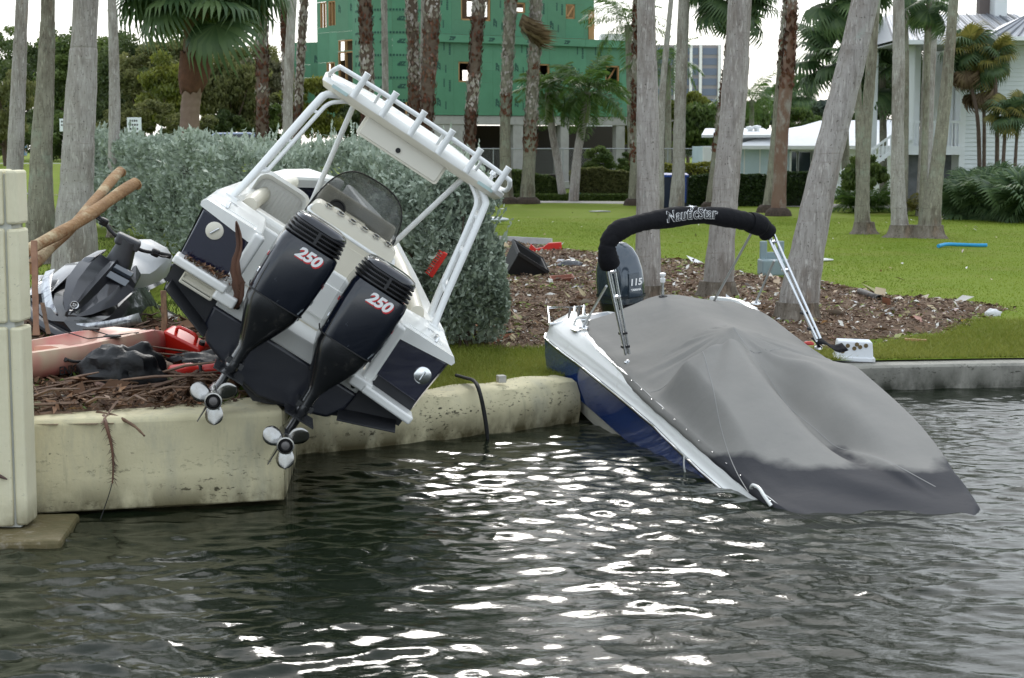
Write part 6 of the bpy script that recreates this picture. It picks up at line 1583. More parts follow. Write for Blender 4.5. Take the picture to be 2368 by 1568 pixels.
# left: return faces, recess with the studded window, round stair tower, low wing
def face(u0, v0, u1, v1, Y0, Y1, holes, seed, horizontal=False, root=gh, kk=None):
    p = VPlane(u0, Y0, u1, Y1, .5); R = p.rect(u0, v0, u1, v1)
    sub = bpy.data.objects.new('wall_face', bpy.data.meshes.new('wall_face')); 
    bpy.data.objects.remove(sub)
    H = [p.rect(*h) for h in holes]
    Mx = gh.matrix_basis if False else None
    return p, R, H
gi = (Matrix.Translation(GW.o) @ Matrix.Rotation(GW.ang, 4, 'Z')).inverted()
def face_panels(u0, v0, u1, v1, Y0, Y1, holes, seed, pw=1.22, ph=2.44, txt=True):
    p = VPlane(u0, Y0, u1, Y1, .5); R = p.rect(u0, v0, u1, v1); R[0] = 0; R[2] = p.len
    H = [p.rect(*h) for h in holes]; rot = p.ang - GW.ang; o = gi @ p.o
    rs = np.random.RandomState(seed); x = R[0]; k = seed
    while x < R[2] - .05:
        z = R[1]
        while z < R[3] - .05:
            c = [[x, z, min(x + pw, R[2]), min(z + ph, R[3])]]
            for h in H: c = cut(c, h)
            for r in c:
                mb = MB(); mb.box(((r[0] + r[2]) / 2, 0, (r[1] + r[3]) / 2), (r[2] - r[0] - .006, .03, r[3] - r[1] - .006))
                V = (rotz(rot) @ np.array(mb.v).T).T + np.array(o); mb.v = [tuple(q) for q in V]; mb.build('sheathing_panel', M_zip[(k + (rs.rand() < .3)) % 3], gh)
            if txt and len(c) == 1 and c[0][3] - c[0][1] > 1:
                r = c[0]; q = rotz(rot) @ np.array((r[0] + .35, -.02, (r[1] + r[3]) / 2)) + np.array(o)
                t_ = obj_from('panel_print', _txt[(False, .3)], gh, tuple(q)); t_.rotation_euler = (math.pi / 2, rad(-90), rot)
            z += ph; k += 1
        x += pw
    for h in H:
        n = 3 if h[2] - h[0] > .5 else 2
        for f in np.linspace(0, 1, n):
            mb = MB(); mb.box((h[0] + .04 + f * (h[2] - h[0] - .08), .05, (h[1] + h[3]) / 2), (.07, .12, h[3] - h[1])); V = (rotz(rot) @ np.array(mb.v).T).T + np.array(o); mb.v = [tuple(q) for q in V]; mb.build('stud', M_lumber, gh)
        mb = MB(); mb.box(((h[0] + h[2]) / 2, .05, h[3] - .04), (h[2] - h[0], .12, .07)); V = (rotz(rot) @ np.array(mb.v).T).T + np.array(o); mb.v = [tuple(q) for q in V]; mb.build('stud', M_lumber, gh)
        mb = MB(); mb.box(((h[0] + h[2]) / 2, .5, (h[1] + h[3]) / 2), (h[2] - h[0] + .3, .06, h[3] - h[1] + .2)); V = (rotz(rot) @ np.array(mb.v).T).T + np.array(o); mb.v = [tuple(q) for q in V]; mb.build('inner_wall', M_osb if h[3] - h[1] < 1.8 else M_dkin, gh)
face_panels(737, -70, 782, 280, 97, 95.5, [(741, 5, 756, 64), (760, 2, 776, 59), (756, 144, 775, 200)], 11)
face_panels(782, -70, 818, 280, 95.5, 94.2, [(783, 92, 817, 117), (783, 119, 817, 205)], 12)
face_panels(818, -70, 834, 280, 94.2, 92.6, [], 13, txt=False)
face_panels(676, 98, 738, 280, 98, 97.5, [(665, 150, 681, 200)], 14)
# round tower clad in horizontal sheets
cc = at(915, 330, 93.6); tc = gi @ Vector((cc.x, 93.6, .5)); rt = 90 / scale_at(93)
zt0 = CAMZ - 91.6 * math.tan(PITCH + math.atan((236 - CV) / FPX)) - .5
for row in range(7):
    z0 = zt0 + row * 1.185
    for seg in range(4):
        a0, a1 = rad(-182 + 46 * seg) - GW.ang, rad(-182 + 46 * (seg + 1)) - GW.ang
        mb = MB(); A = np.linspace(a0, a1 - .004, 7); mb.loft([[(tc.x + r * math.cos(a), tc.y + r * math.sin(a), z) for r, z in ((rt, z0), (rt, z0 + 1.178), (rt - .04, z0 + 1.178), (rt - .04, z0))] for a in A]); mb.build('tower_panel', M_zip[(row + seg) % 3], gh, smooth=30)
        dash = MB()
        for q in range(10):
            a = a0 + (a1 - a0) * (q + .5) / 10
            mb = MB(); mb.box((0, 0, 0), (.10, .006, .11)); V = (rotz(a + math.pi / 2) @ np.array(mb.v).T).T + np.array((tc.x + (rt + .004) * math.cos(a), tc.y + (rt + .004) * math.sin(a), z0 + .10)); dash.add(V, mb.f)
        o_ = dash.build('panel_print', M_print, gh); tag(o_, kind='stuff')
        for q in (.3, .75):
            a = a0 + (a1 - a0) * q; t_ = obj_from('panel_print', _txt[(False, .3)], gh, (tc.x + (rt + .006) * math.cos(a), tc.y + (rt + .006) * math.sin(a), z0 + .85)); t_.rotation_euler = (math.pi / 2, math.pi, a + math.pi / 2)
mb = MB(); mb.lathe([(rt - .1, zt0 - 3.0), (rt - .1, zt0 - .62)], 24, None, (tc.x, tc.y, 0)); mb.build('tower_base', M_gconc, gh, smooth=40)
for k in range(9):
    a = rad(-175 + 21 * k) - GW.ang; mb = MB(); mb.box((tc.x + (rt - .06) * math.cos(a), tc.y + (rt - .06) * math.sin(a), zt0 - .31), (.08, .08, .62)); mb.build('stud', M_lumber, gh)
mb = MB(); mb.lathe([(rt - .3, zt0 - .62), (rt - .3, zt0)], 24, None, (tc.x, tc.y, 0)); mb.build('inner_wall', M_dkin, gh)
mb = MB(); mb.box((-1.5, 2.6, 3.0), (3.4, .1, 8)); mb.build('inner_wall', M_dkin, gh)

# chain link fence in front of the green house
fa, fb = at(1060, 345, 84), at(1625, 345, 84)
fen = thing('chain_link_fence', 'grey chain link fence in front of the concrete columns', 'fence', (fa.x, 84, .5))
M_galv = mat('galvanised', (.36, .37, .38), .5, metal=.6)
L_ = fb.x - fa.x; hF = CAMZ - 84 * math.tan(PITCH + math.atan((344 - CV) / FPX)) - .5
for k in range(8):
    mb = MB(); mb.tube([(L_ * k / 7, 0, -.05), (L_ * k / 7, 0, hF + .05)], .03, 6); mb.build('post', M_galv, fen, smooth=60)
mb = MB(); mb.tube([(0, 0, hF), (L_, 0, hF)], .03, 6); mb.build('rail', M_galv, fen, smooth=60)
mb = MB()
for k in range(int(L_ / .09)):
    for s in (-1, 1):
        x0 = k * .09; x1 = x0 + s * hF * .55
        if 0 <= x1 <= L_: mb.tube([(x0, .0, .02), (x1, .0, hF - .02)], .0035, 3, caps=False)
o = mb.build('wire_mesh', M_galv, fen, fixn=False); tag(o, kind='stuff')

# far tower blocks
def at_z(v, Y): return CAMZ - Y * math.tan(PITCH + math.atan((v - CV) / FPX))
tb = at(1585, 330, 300); twr = thing('office_tower', 'distant office tower with white fins and blue window bands', 'building', (tb.x, 300, .5))
S3 = scale_at(300); zt3 = at_z(104, 300) - .5
mb = MB(); mb.box((0, 4, zt3 / 2), (160 / S3, 8, zt3)); mb.build('wall', mat('tower_grey', (.26, .235, .24), .8), twr)
M_bwin = mat('tower_glass', (.10, .13, .19), .15)
for (u0, u1) in ((1520, 1555), (1563, 1576), (1582, 1592), (1598, 1612), (1622, 1655)):
    for r in range(7):
        z1 = zt3 - .5 - r * 1.75
        mb = MB(); mb.box((((u0 + u1) / 2 - 1585) / S3, -.02, z1 - .6), ((u1 - u0) / S3, .1, 1.15)); mb.build('window', M_bwin, twr)
for u in (1560, 1579, 1595, 1617, 1660):
    mb = MB(); mb.box(((u - 1585) / S3, -.3, zt3 / 2 - .1), (6 / S3, .7, zt3 + .3)); mb.build('fin', mat('tower_white', (.78, .76, .75), .6), twr)
wb = at(1418, 330, 260); ws_ = thing('far_white_building', 'distant pale flat roofed building behind the green house', 'building', (wb.x, 260, .5)); S4 = scale_at(260)
mb = MB(); mb.box((0, 3, (at_z(78, 260) - .5) / 2), (60 / S4, 6, at_z(78, 260) - .5)); mb.build('wall', mat('far_white', (.62, .62, .62), .8), ws_)
mb = MB(); mb.box((-1.2, 2, (at_z(100, 260) - .5) / 2 + .0), (120 / S4, 5, at_z(100, 260) - .5)); mb.build('annex', mat('far_grey', (.5, .5, .51), .8), ws_)

# low white house
M_wwall = mat('pale_blue_wall', (.56, .66, .72), .8, col2=(.50, .60, .66), nscale=1)
M_wwhite = mat('white_render', (.78, .79, .79), .8)
M_wroof = mat('white_tile_roof', (.82, .83, .84), .7, col2=(.74, .75, .77), nscale=2)
M_glass = mat('dark_glass', (.02, .03, .035), .08, coat=.5)
YL = 78; lo = at(1790, 330, YL); lh = thing('low_white_house', 'low house with a bright white hipped roof behind the dark hedge', 'house', (lo.x, YL, .5)); SL = scale_at(YL)
X = lambda u: (u - 1790) / SL
Zl = lambda v: at_z(v, YL) - .5
mb = MB(); mb.box((X(1730), 3, Zl(339) / 2), (X(1826) - X(1634), 6, Zl(339))); mb.build('wall', M_wwall, lh)
mb = MB(); mb.box((X(1985), 3, Zl(341) / 2), (X(2140) - X(1828), 5.98, Zl(341))); mb.build('front_wall', M_wwhite, lh)
mb = MB(); mb.box((X(1637), -.25, Zl(338) / 2), (X(1648) - X(1626), .5, Zl(338))); mb.build('gate_pier', M_wwhite, lh, bevel=.03)
def slab(name, pts, th, m): 
    mb = MB(); mb.loft([[(x, y, z) for x, y, z in pts], [(x, y, z + th) for x, y, z in pts]]); return mb.build(name, m, lh)
e0 = Zl(342)
slab('roof_slope', [(X(1690), -.8, e0), (X(2150), -.8, e0), (X(2110), 3.4, Zl(280)), (X(1925), 3.4, Zl(282))], .10, M_wroof)
slab('roof_slope', [(X(1690), -.8, e0), (X(1925), 3.4, Zl(282)), (X(1925), 7, Zl(300)), (X(1700), 6.5, e0 + .35)], .10, M_wroof)
slab('carport_roof', [(X(1622), -.2, Zl(318)), (X(1800), -.2, Zl(318)), (X(1800), 5, Zl(300)), (X(1660), 5, Zl(301))], .12, M_wroof)
mb = MB(); mb.box((X(1910), -.82, e0 + .02), (X(2150) - X(1690), .06, .16)); mb.build('gutter', M_wwhite, lh)
for u0, u1 in ((1830, 1842), (1847, 1874), (1879, 1889)):
    mb = MB(); mb.box((X((u0 + u1) / 2), -.03, (Zl(352) + Zl(398)) / 2), (X(u1) - X(u0), .06, Zl(352) - Zl(398))); w = mb.build('window', M_glass, lh)
    mb = MB(); mb.box((X(u0) - .04, -.05, (Zl(350) + Zl(398)) / 2), (.08, .1, Zl(350) - Zl(398))); mb.build('frame', M_wwhite, w)
    mb = MB(); mb.box((X(u1) + .04, -.05, (Zl(350) + Zl(398)) / 2), (.08, .1, Zl(350) - Zl(398))); mb.build('frame', M_wwhite, w)
for u in (1722, 1758): 
    mb = MB(); mb.box((X(u), -.02, Zl(339) / 2), (.06, .05, Zl(339))); mb.build('downpipe', M_wwhite, lh)
for u, v in ((1752, 300), (1768, 298)):
    mb = MB(); mb.lathe([(.12, 0), (.12, .35), (.2, .35), (.2, .45), (0, .5)], 8, None, (X(u), 2.5, Zl(v) - .3)); mb.build('roof_vent', M_wwhite, lh)

# white porch house with the tin roof
M_side = mat('white_lap_siding', (.72, .76, .775), .65, col2=(.68, .72, .735), nscale=2)
M_trim = mat('white_trim', (.76, .79, .80), .55)
M_tin = mat('tin_roof', (.40, .42, .45), .38, metal=.55, col2=(.34, .36, .40), nscale=1.2, stretch=(1, .2, 1))
YH = 66; ho = at(2220, 330, YH); hh = thing('porch_house', 'raised white clapboard house with grey tin roof, porch posts and outside stair', 'house', (ho.x, YH, .5)); SH_ = scale_at(YH)
X = lambda u: (u - 2220) / SH_
Zh = lambda v: at_z(v, YH) - .5
z = 0.05; k = 0
while z < Zh(104):
    bh = min(.165, Zh(104) - z)
    mb = MB(); mb.box((X(2330), .0, z + bh / 2), (X(2440) - X(2228), .03, bh * 1.04), rotx(-.22)); mb.build('siding_board', M_side, hh)
    z += .165
mb = MB(); mb.box((X(2330), 2.5, Zh(104) / 2), (X(2440) - X(2226), 4.9, Zh(104))); mb.build('wall', M_trim, hh)
mb = MB(); mb.box((X(2224), -.03, Zh(104) / 2), (X(2231) - X(2218), .12, Zh(104))); mb.build('corner_board', M_trim, hh)
# porch
zd = Zh(358); zr = Zh(104)
for u, y in ((2101, -.1), (2133, 1.2), (2052, 2.6), (2210, 1.2)):
    mb = MB(); mb.box((X(u), y, (zd + zr) / 2), (16 / SH_, .26, zr - zd)); mb.build('porch_post', M_trim, hh, bevel=.02)
mb = MB(); mb.box((X(2150), 1.6, Zh(348)), (X(2226) - X(2088), 3.6, Zh(338) - Zh(358))); mb.build('deck', M_trim, hh)
mb = MB(); mb.box((X(2150), .6, zd / 2), (X(2220) - X(2100), .1, zd)); mb.build('under_deck_sheet', mat('under_deck', (.17, .175, .185), .9, col2=(.11, .115, .12), nscale=3), hh)  # plain dark grey sheet filling the space below the deck
mb = MB(); mb.box((X(2160), -.1, Zh(282)), (X(2222) - X(2104), .08, .09)); mb.build('porch_rail', M_trim, hh)
for k in range(14):
    mb = MB(); mb.box((X(2112 + 8 * k), -.1, (Zh(282) + Zh(338)) / 2), (.04, .04, Zh(282) - Zh(338))); mb.build('baluster', M_trim, hh)
a, b = Vector((X(1924), -.5, Zh(412))), Vector((X(2098), -.3, Zh(282)))
for nm, dz, r in (('stair_handrail', 0, .05), ('stair_stringer', -.62, .09)):
    mb = MB(); q = [a + Vector((0, 0, dz)), b + Vector((0, 0, dz))]; mb.prism([(q[0].x, q[0].z - r), (q[1].x, q[1].z - r), (q[1].x, q[1].z + r), (q[0].x, q[0].z + r)], 1, -.55, -.45); mb.build(nm, M_trim, hh)
for k in range(21):
    p = a.lerp(b, k / 20); mb = MB(); mb.box((p.x, -.5, p.z - .31), (.05, .05, .60)); mb.build('baluster', M_trim, hh)
for k in range(12):
    p = a.lerp(b, k / 11); mb = MB(); mb.box((p.x, .3, p.z - .68), (.30, 1.3, .05)); mb.build('stair_tread', M_trim, hh)
# roofs of separate tin sheets with raised seams
def tin(root, A, B, Cc, D, n):
    """quad A-B (eave) D-C (ridge) split into n sheets with a seam rib each"""
    A, B, Cc, D = map(Vector, (A, B, Cc, D)); nrm = (B - A).cross(D - A).normalized()
    for k in range(n):
        t0, t1 = k / n, (k + 1) / n - .004; q = [A.lerp(B, t0), A.lerp(B, t1), D.lerp(Cc, t1), D.lerp(Cc, t0)]
        mb = MB(); mb.loft([q, [p - nrm * .02 for p in q]]); mb.build('roof_sheet', M_tin, root)
        mb = MB(); p0, p1 = A.lerp(B, t0), D.lerp(Cc, t0); mb.tube([p0 + nrm * .03, p1 + nrm * .03], .035, 4); mb.build('roof_seam', mat('seam_grey', (.10, .11, .13), .5) if k == 0 and root is hh and 'seam_grey' not in bpy.data.materials else bpy.data.materials['seam_grey'], root)
        for f in (.33, .66):
            mb = MB(); tt = t0 + (t1 - t0) * f; mb.tube([A.lerp(B, tt) + nrm * .01, D.lerp(Cc, tt) + nrm * .01], .018, 3); mb.build('sheet_rib', M_tin, root)
tin(hh, (X(2048), -1.0, Zh(97)), (X(2420), -1.0, Zh(97)), (X(2420), 4.5, Zh(12)), (X(2098), 4.5, Zh(14)), 13)
mb = MB(); mb.add([(X(2048), -1.0, Zh(97)), (X(2098), 4.5, Zh(14)), (X(2048), 9, Zh(97))], [(0, 1, 2)]); mb.build('hip_sheet', M_tin, hh)
tin(hh, (X(2240), -2.2, Zh(93)), (X(2440), -2.2, Zh(93)), (X(2440), 1.5, Zh(16)), (X(2400), 1.5, Zh(24)), 9)
mb = MB(); mb.add([(X(2240), -2.2, Zh(93)), (X(2400), 1.5, Zh(24)), (X(2240), 3.5, Zh(93))], [(0, 1, 2)]); mb.build('hip_sheet', M_tin, hh)
mb = MB(); mb.box((X(2234), -.98, Zh(101)), (X(2420) - X(2048), .12, Zh(96) - Zh(106))); mb.build('fascia', M_trim, hh)
mb = MB(); mb.box((X(2340), -2.2, Zh(97)), (X(2440) - X(2240), .10, Zh(93) - Zh(102))); mb.build('fascia', M_trim, hh)
mb = MB(); mb.box((X(2234), 1.5, Zh(104)), (X(2420) - X(2048), 4.8, .05)); mb.build('soffit', mat('soffit_grey', (.45, .46, .46), .8), hh)
mb = MB(); mb.box((X(2347), 5, Zh(-12)), (30 / SH_, .5, Zh(-45) - Zh(24))); mb.build('chimney', mat('chimney_brown', (.16, .13, .12), .8), hh)
mb = MB(); mb.box((X(2372), 4.4, Zh(0)), (30 / SH_, .8, Zh(-45) - Zh(48))); mb.build('dormer_wall', M_trim, hh)

# paths and roads
def strip(name, pts, m, dz=.012):
    mb = MB(); P = np.array(pts, float); mb.loft([[(a[0], a[1], float(gz(a[0], a[1])) + dz), (b[0], b[1], float(gz(b[0], b[1])) + dz)] for a, b in zip(P[:, :2], P[:, 2:])], closed=False, caps=False); o = mb.build(name, m); tag(o, kind='structure'); return o
strip('path', [(-6, 73.0, -6, 75.3), (2, 72.6, 2, 75.2), (8, 70.5, 8, 74.0), (14, 66.5, 14, 71.0), (20, 63.5, 20, 68.5), (24, 62, 24, 66)], M_road)
strip('road', [(x, 58 + .2 * (x + 60), x, 100) for x in np.linspace(-60, -16.5, 14)], M_asph, .03)

# signs, parked car, bin, person
def sign(label, u0, v0, u1, v1, Y, marks):
    S = scale_at(Y); c = at((u0 + u1) / 2, (v0 + v1) / 2, Y); g = float(gz(c.x, Y)); r = thing('notice_sign', label, 'sign', (c.x, Y, g), group='white notice boards near the trees'); w, h = (u1 - u0) / S, (v1 - v0) / S
    mb = MB(); mb.box((0, 0, c.z - g), (w, .03, h)); b = mb.build('board', mat('sign_white', (.70, .74, .76), .5), r, bevel=.01)
    mb = MB(); mb.box((0, .04, (c.z - g) / 2), (.06, .05, c.z - g)); mb.build('post', M_branch, r)
    for row in range(marks):
        z_ = c.z - g + h * (.28 - .27 * row); rs = np.random.RandomState(row + int(u0)); x = -w * .33
        for q in range(4):
            ww = w * rs.uniform(.10, .17); mb = MB(); mb.box((x + ww / 2, -.018, z_), (ww * .75, .006, h * .13)); mb.build('print_mark', M_dkin, r); x += ww + w * .02
sign('white notice board with dark lettering above the silvery hedge', 294, 272, 327, 306, 60, 3)
sign('white notice board half hidden by the thickest grey palm', 138, 275, 158, 304, 62, 2)
def simple_car(label, u, v, Y, w, m, rz=0.0):
    c = at(u, v, Y); g = float(gz(c.x, Y)); r = thing('parked_car', label, 'car', (c.x, Y, g), rz=rz)
    prof = [(-2.1, .35), (-2.1, .75), (-1.3, .88), (-.75, 1.38), (.75, 1.40), (1.45, .92), (2.1, .80), (2.15, .35)]
    mb = MB(); mb.prism(prof, 1, -.85, .85); mb.build('body', m, r, bevel=.08, seg=3)
    mb = MB(); mb.prism([(-1.2, .92), (-.70, 1.32), (.70, 1.33), (1.25, .94)], 1, -.87, .87); mb.build('side_window', M_glass, r)
    for x in (-1.3, 1.3):
        for s in (-1, 1):
            mb = MB(); mb.lathe([(0, -.1), (.32, -.1), (.32, .1), (0, .1)], 16, rotx(math.pi / 2), (x, s * .8, .32)); mb.build('wheel', M_rubber, r, smooth=40)
    return r
M_carb = mat('pale_blue_car', (.30, .38, .55), .2, coat=.8)
c_ = at(545, 305, 70); gc = float(gz(c_.x, 70))
car = simple_car('pale blue car, only its roof showing over the silvery hedge', 545, 330, 70, 4, M_carb)
car.location.z = c_.z - 1.42
bn = at(1556, 430, 67.5); bz = float(gz(bn.x, 67.5)); Sb = scale_at(67.5)
bin_ = thing('wheelie_bin', 'dark blue wheeled bin with a bright blue lid behind a grey palm', 'bin', (bn.x, 67.5, bz))
hb = at_z(402, 67.5) - bz
mb = MB(); mb.box((0, 0, hb * .47), (60 / Sb, .8, hb * .92), None, 0, (1.12, 1.12)); mb.build('bin_body', mat('dark_blue_plastic', (.012, .02, .05), .4), bin_, bevel=.03)
mb = MB(); mb.box((.02, -.02, hb * .96), (66 / Sb, .95, hb * .08), rotx(.06)); mb.build('lid', mat('blue_plastic', (.015, .06, .32), .4), bin_, bevel=.03)
mb = MB(); mb.box((.35, -.05, hb * .55), (.28, .86, hb * .78)); mb.build('bin_side', mat('blue_plastic2', (.015, .06, .30), .4), bin_, bevel=.03)
pt = at(1329, 440, 75.8); tb_ = thing('plant_tub', 'teal plastic tub at the foot of the two leaning palm stems', 'tub', (pt.x, 75.8, .5)); mb = MB(); mb.lathe([(0, 0), (.20, 0), (.26, .30), (.24, .30), (.19, .03), (0, .03)], 16); mb.build('tub', mat('teal_plastic', (.02, .16, .15), .4), tb_, smooth=40)

# a walker far off at left
pc = at(58, 362, 150); person = thing('person', 'person in a dark top and light blue trousers walking far off between the left palms', 'person', (pc.x, 150, pc.z))
def skin_body(name, V, E, R, m, parent, sub=2):
    me = bpy.data.meshes.new(name); me.from_pydata(V, E, []); o = bpy.data.objects.new(name, me); C.objects.link(o); o.parent = parent
    md = o.modifiers.new('skin', 'SKIN'); sk = me.skin_vertices[0].data
    for i, r in enumerate(R): sk[i].radius = (r, r)
    sk[0].use_root = True
    o.modifiers.new('sub', 'SUBSURF').render_levels = sub; me.materials.append(m); return o
skin_body('body', [(0, 0, .92), (0, 0, 1.18), (0, .01, 1.42), (0, 0, 1.52), (0, -.02, 1.62), (0, -.02, 1.70), (.10, 0, .84), (.12, -.12, .47), (.12, -.06, .06), (.12, -.2, .03), (-.10, 0, .84), (-.11, .10, .48), (-.11, .24, .10), (-.11, .12, .03), (.19, 0, 1.40), (.26, .05, 1.13), (.25, -.08, .90), (-.19, 0, 1.40), (-.26, -.03, 1.13), (-.25, -.16, .92)],
    [(0, 1), (1, 2), (2, 3), (3, 4), (4, 5), (0, 6), (6, 7), (7, 8), (8, 9), (0, 10), (10, 11), (11, 12), (12, 13), (2, 14), (14, 15), (15, 16), (2, 17), (17, 18), (18, 19)],
    [.14, .13, .15, .06, .10, .08, .10, .07, .045, .04, .10, .07, .045, .04, .07, .045, .035, .07, .045, .035], mat('skin_tone', (.35, .20, .14), .6), person)
mb = MB(); mb.loft([sring(a, b, 0, z, n=16, e=2.4) for a, b, z in ((.19, .15, .90), (.18, .14, 1.15), (.23, .16, 1.38), (.14, .11, 1.47))]); mb.build('shirt', mat('dark_shirt', (.012, .013, .025), .8), person, smooth=60)
for s, dy in ((.11, -.05), (-.11, .08)):
    mb = MB(); mb.tube([(s * .9, 0, .93), (s, dy, .5), (s, dy * 1.6, .09)], [.125, .10, .085], 10); mb.build('trouser_leg', mat('light_jeans', (.22, .32, .45), .8), person, smooth=60)
mb = MB(); mb.loft([sring(a, a, -.01, z, n=14, e=2) for a, z in ((.105, 1.62), (.115, 1.68), (.09, 1.76), (.03, 1.79))]); mb.build('hair', mat('dark_hair', (.02, .015, .012), .7), person, smooth=60)
# white roof sheet far behind the yellowish tree
wr_o = at(570, 275, 110); sh_ = thing('shed_roof', 'small white roofed shelter seen between the shaggy palm and the yellowish tree', 'shelter', (wr_o.x, 110, float(gz(wr_o.x, 110)))); zz_ = wr_o.z - sh_.location.z
mb = MB(); mb.box((0, 0, zz_), (2.4, 2, .35)); mb.build('roof', M_wroof, sh_, bevel=.05)
for x in (-1, 1):
    mb = MB(); mb.box((x, 0, zz_ / 2), (.12, .12, zz_)); mb.build('post', M_trim, sh_)
# ------------------------------------------------------------------ the jet ski thrown on the left bank
MJ = frame((.05, .98, .05), 28, at(165, 745, 18.0) + Vector((-.08, 0, .02))) @ Matrix.Scale(1.1, 4)
js = thing('jet_ski', 'black and grey jet ski heeled over among debris behind the pink kayak', 'jet ski', matrix=MJ)
M_jblk = mat('jet_black_gloss', (.012, .012, .014), .12, coat=1.0, dirt=(.05, .045, .04), dscale=6, dpos=(.62, .8))
M_jgry = mat('jet_graphite', (.038, .039, .046), .28, metal=.5, coat=.6, dirt=(.12, .11, .10), dscale=5, dpos=(.62, .8))
M_jmid = mat('jet_grey_plastic', (.075, .078, .086), .5)
M_jsil = mat('silver_trim', (.58, .60, .62), .28, metal=.7, dirt=(.35, .36, .40), dscale=22, dpos=(.5, .56), stretch=(1, 1, .2))
M_jseat = mat('pale_grey_seat', (.44, .45, .455), .5)
ys = [0, .12, .30, .70, 1.2, 2.0, 2.7, 3.05]; ws_j = [.16, .30, .42, .58, .63, .64, .62, .56]; gzj = [-.10, -.10, -.11, -.13, -.15, -.18, -.20, -.20]
hullr = []
for y, w, g in zip(ys, ws_j, gzj):
    kk = -.50 + .28 * max(0, 1 - y / .6) ** 1.5
    hullr.append([(-w, y, g), (-w * .98, y, g - .08), (-w * .8, y, (g + kk) * .5 - .04), (-w * .3, y, kk + .03), (0, y, kk), (w * .3, y, kk + .03), (w * .8, y, (g + kk) * .5 - .04), (w * .98, y, g - .08), (w, y, g)])
mb = MB(); mb.loft(hullr); mb.build('hull', M_jblk, js, smooth=40)
# rubber bumper with the chrome lip above it
for s in (-1, 1):
    P = [(s * w * 1.01, y, g - .02) for y, w, g in zip(ys, ws_j, gzj)]
    mb = MB(); mb.tube(smoothpath(P, 26), .032, 8); mb.build('gunwale_rail', M_jsil if s > 0 else M_jmid, js, smooth=60)
    mb = MB(); mb.tube(smoothpath([(s * w * .97, y, g - .075) for y, w, g in zip(ys, ws_j, gzj)], 26), .030, 8); mb.build('rub_strip', M_jblk, js, smooth=60)
mb = MB(); mb.tube(smoothpath([(-.47, .42, -.13), (-.32, .12, -.13), (-.12, -.04, -.13), (.12, -.04, -.13), (.34, .13, -.13), (.44, .32, -.13)], 26), .062, 8, flat=.7); mb.build('bow_bumper', M_jmid, js, smooth=60)
mb = MB(); mb.box((.25, .02, -.135), (.26, .12, .085), rotz(.7)); mb.build('bumper_block', mat('bumper_grey', (.13, .135, .14), .5), js, bevel=.02)
# foredeck and side fairings (faceted)
mb = MB()
mb.loft([[(-w * .9, y, g + .02), (-w * .55, y, z), (0, y, z + .05), (w * .55, y, z), (w * .9, y, g + .02), (0, y, g - .05)] for y, w, g, z in ((.03, .2, -.1, -.07), (.16, .36, -.11, .0), (.40, .50, -.12, .09), (.80, .60, -.14, .17), (1.25, .62, -.15, .22), (1.55, .40, -.16, .20))])
mb.build('foredeck', M_jblk, js, smooth=25)
# hood: three raised facets either side of a keel line
hr = [(.16, .05, .03, .06), (.30, .16, .10, .15), (.60, .28, .22, .30), (.90, .31, .35, .45), (1.05, .27, .43, .53), (1.14, .20, .40, .50)]
mb = MB(); mb.loft([[(-w, y, z0), (-w * .62, y - .01, z1 - .03), (-w * .22, y, z1 - .055), (0, y - .02, z1), (w * .22, y, z1 - .055), (w * .62, y - .01, z1 - .03), (w, y, z0), (0, y + .05, z0 - .10)] for y, w, z0, z1 in hr]); mb.build('hood', M_jgry, js, smooth=20)
for s in (-1, 1):
    mb = MB(); mb.loft([[(s * .20, .86, .40), (s * .31, .90, .34), (s * .30, .98, .40), (s * .19, .94, .47)], [(s * .16, 1.12, .50), (s * .27, 1.14, .42), (s * .26, 1.20, .47), (s * .16, 1.18, .55)]]); mb.build('mirror_pod', M_jgry, js, bevel=.02)
    G = [[(s * x, y, z), (s * (x + .075), y + .02, z - .075)] for x, y, z in ((.10, .10, .0), (.22, .20, .055), (.33, .36, .115), (.42, .58, .165), (.475, .80, .20))]
    mb = MB(); mb.grid(G); mb.build('silver_strip', M_jsil, js, smooth=60, solid=.012)
    mb = MB(); mb.grid([[(s * x, y, z), (s * (x + .05), y, z - .03)] for x, y, z in ((.26, .16, -.07), (.40, .34, -.03), (.52, .62, .02), (.58, .95, .05))]); mb.build('chrome_lip', M_jsil, js, smooth=60, solid=.012)
    mb = MB(); mb.loft([[(s * .30, y, z), (s * .47, y, z - .13), (s * .60, y, -.12), (s * .34, y, -.14)] for y, z in ((.35, .10), (.75, .25), (1.15, .34), (1.6, .28), (2.0, .14))]); mb.build('side_fairing', M_jblk if s > 0 else M_jgry, js, smooth=25)
    mb = MB(); mb.box((s * .50, 2.1, -.19), (.22, 1.5, .03)); mb.build('footwell', M_jmid, js)
    mb = MB(); mb.loft([[(s * .56, y, -.20), (s * .64, y, -.20), (s * .64, y, -.20 + h), (s * .58, y, -.20 + h)] for y, h in ((1.1, .10), (1.5, .16), (2.4, .12), (2.9, .04))]); mb.build('footwell_side', M_jblk, js, bevel=.01)
mb = MB(); mb.box((.13, .83, .405), (.22, .10, .012), rotx(.55)); mb.box((.13, .93, .47), (.20, .07, .05), rotx(.5)); mb.build('gauge_panel', mat('blue_grey_panel', (.06, .075, .095), .15, coat=1), js, bevel=.008)
mb = MB(); mb.lathe([(0, 0), (.046, 0), (.042, .012), (0, .014)], 18, rotx(.9), (-.02, .235, .115)); bd = mb.build('badge', M_steel, js, smooth=40)
mb = MB(); mb.lathe([(.022, .013), (.032, .013), (.032, .017), (.022, .017)], 18, rotx(.9), (-.02, .235, .115), caps=False)
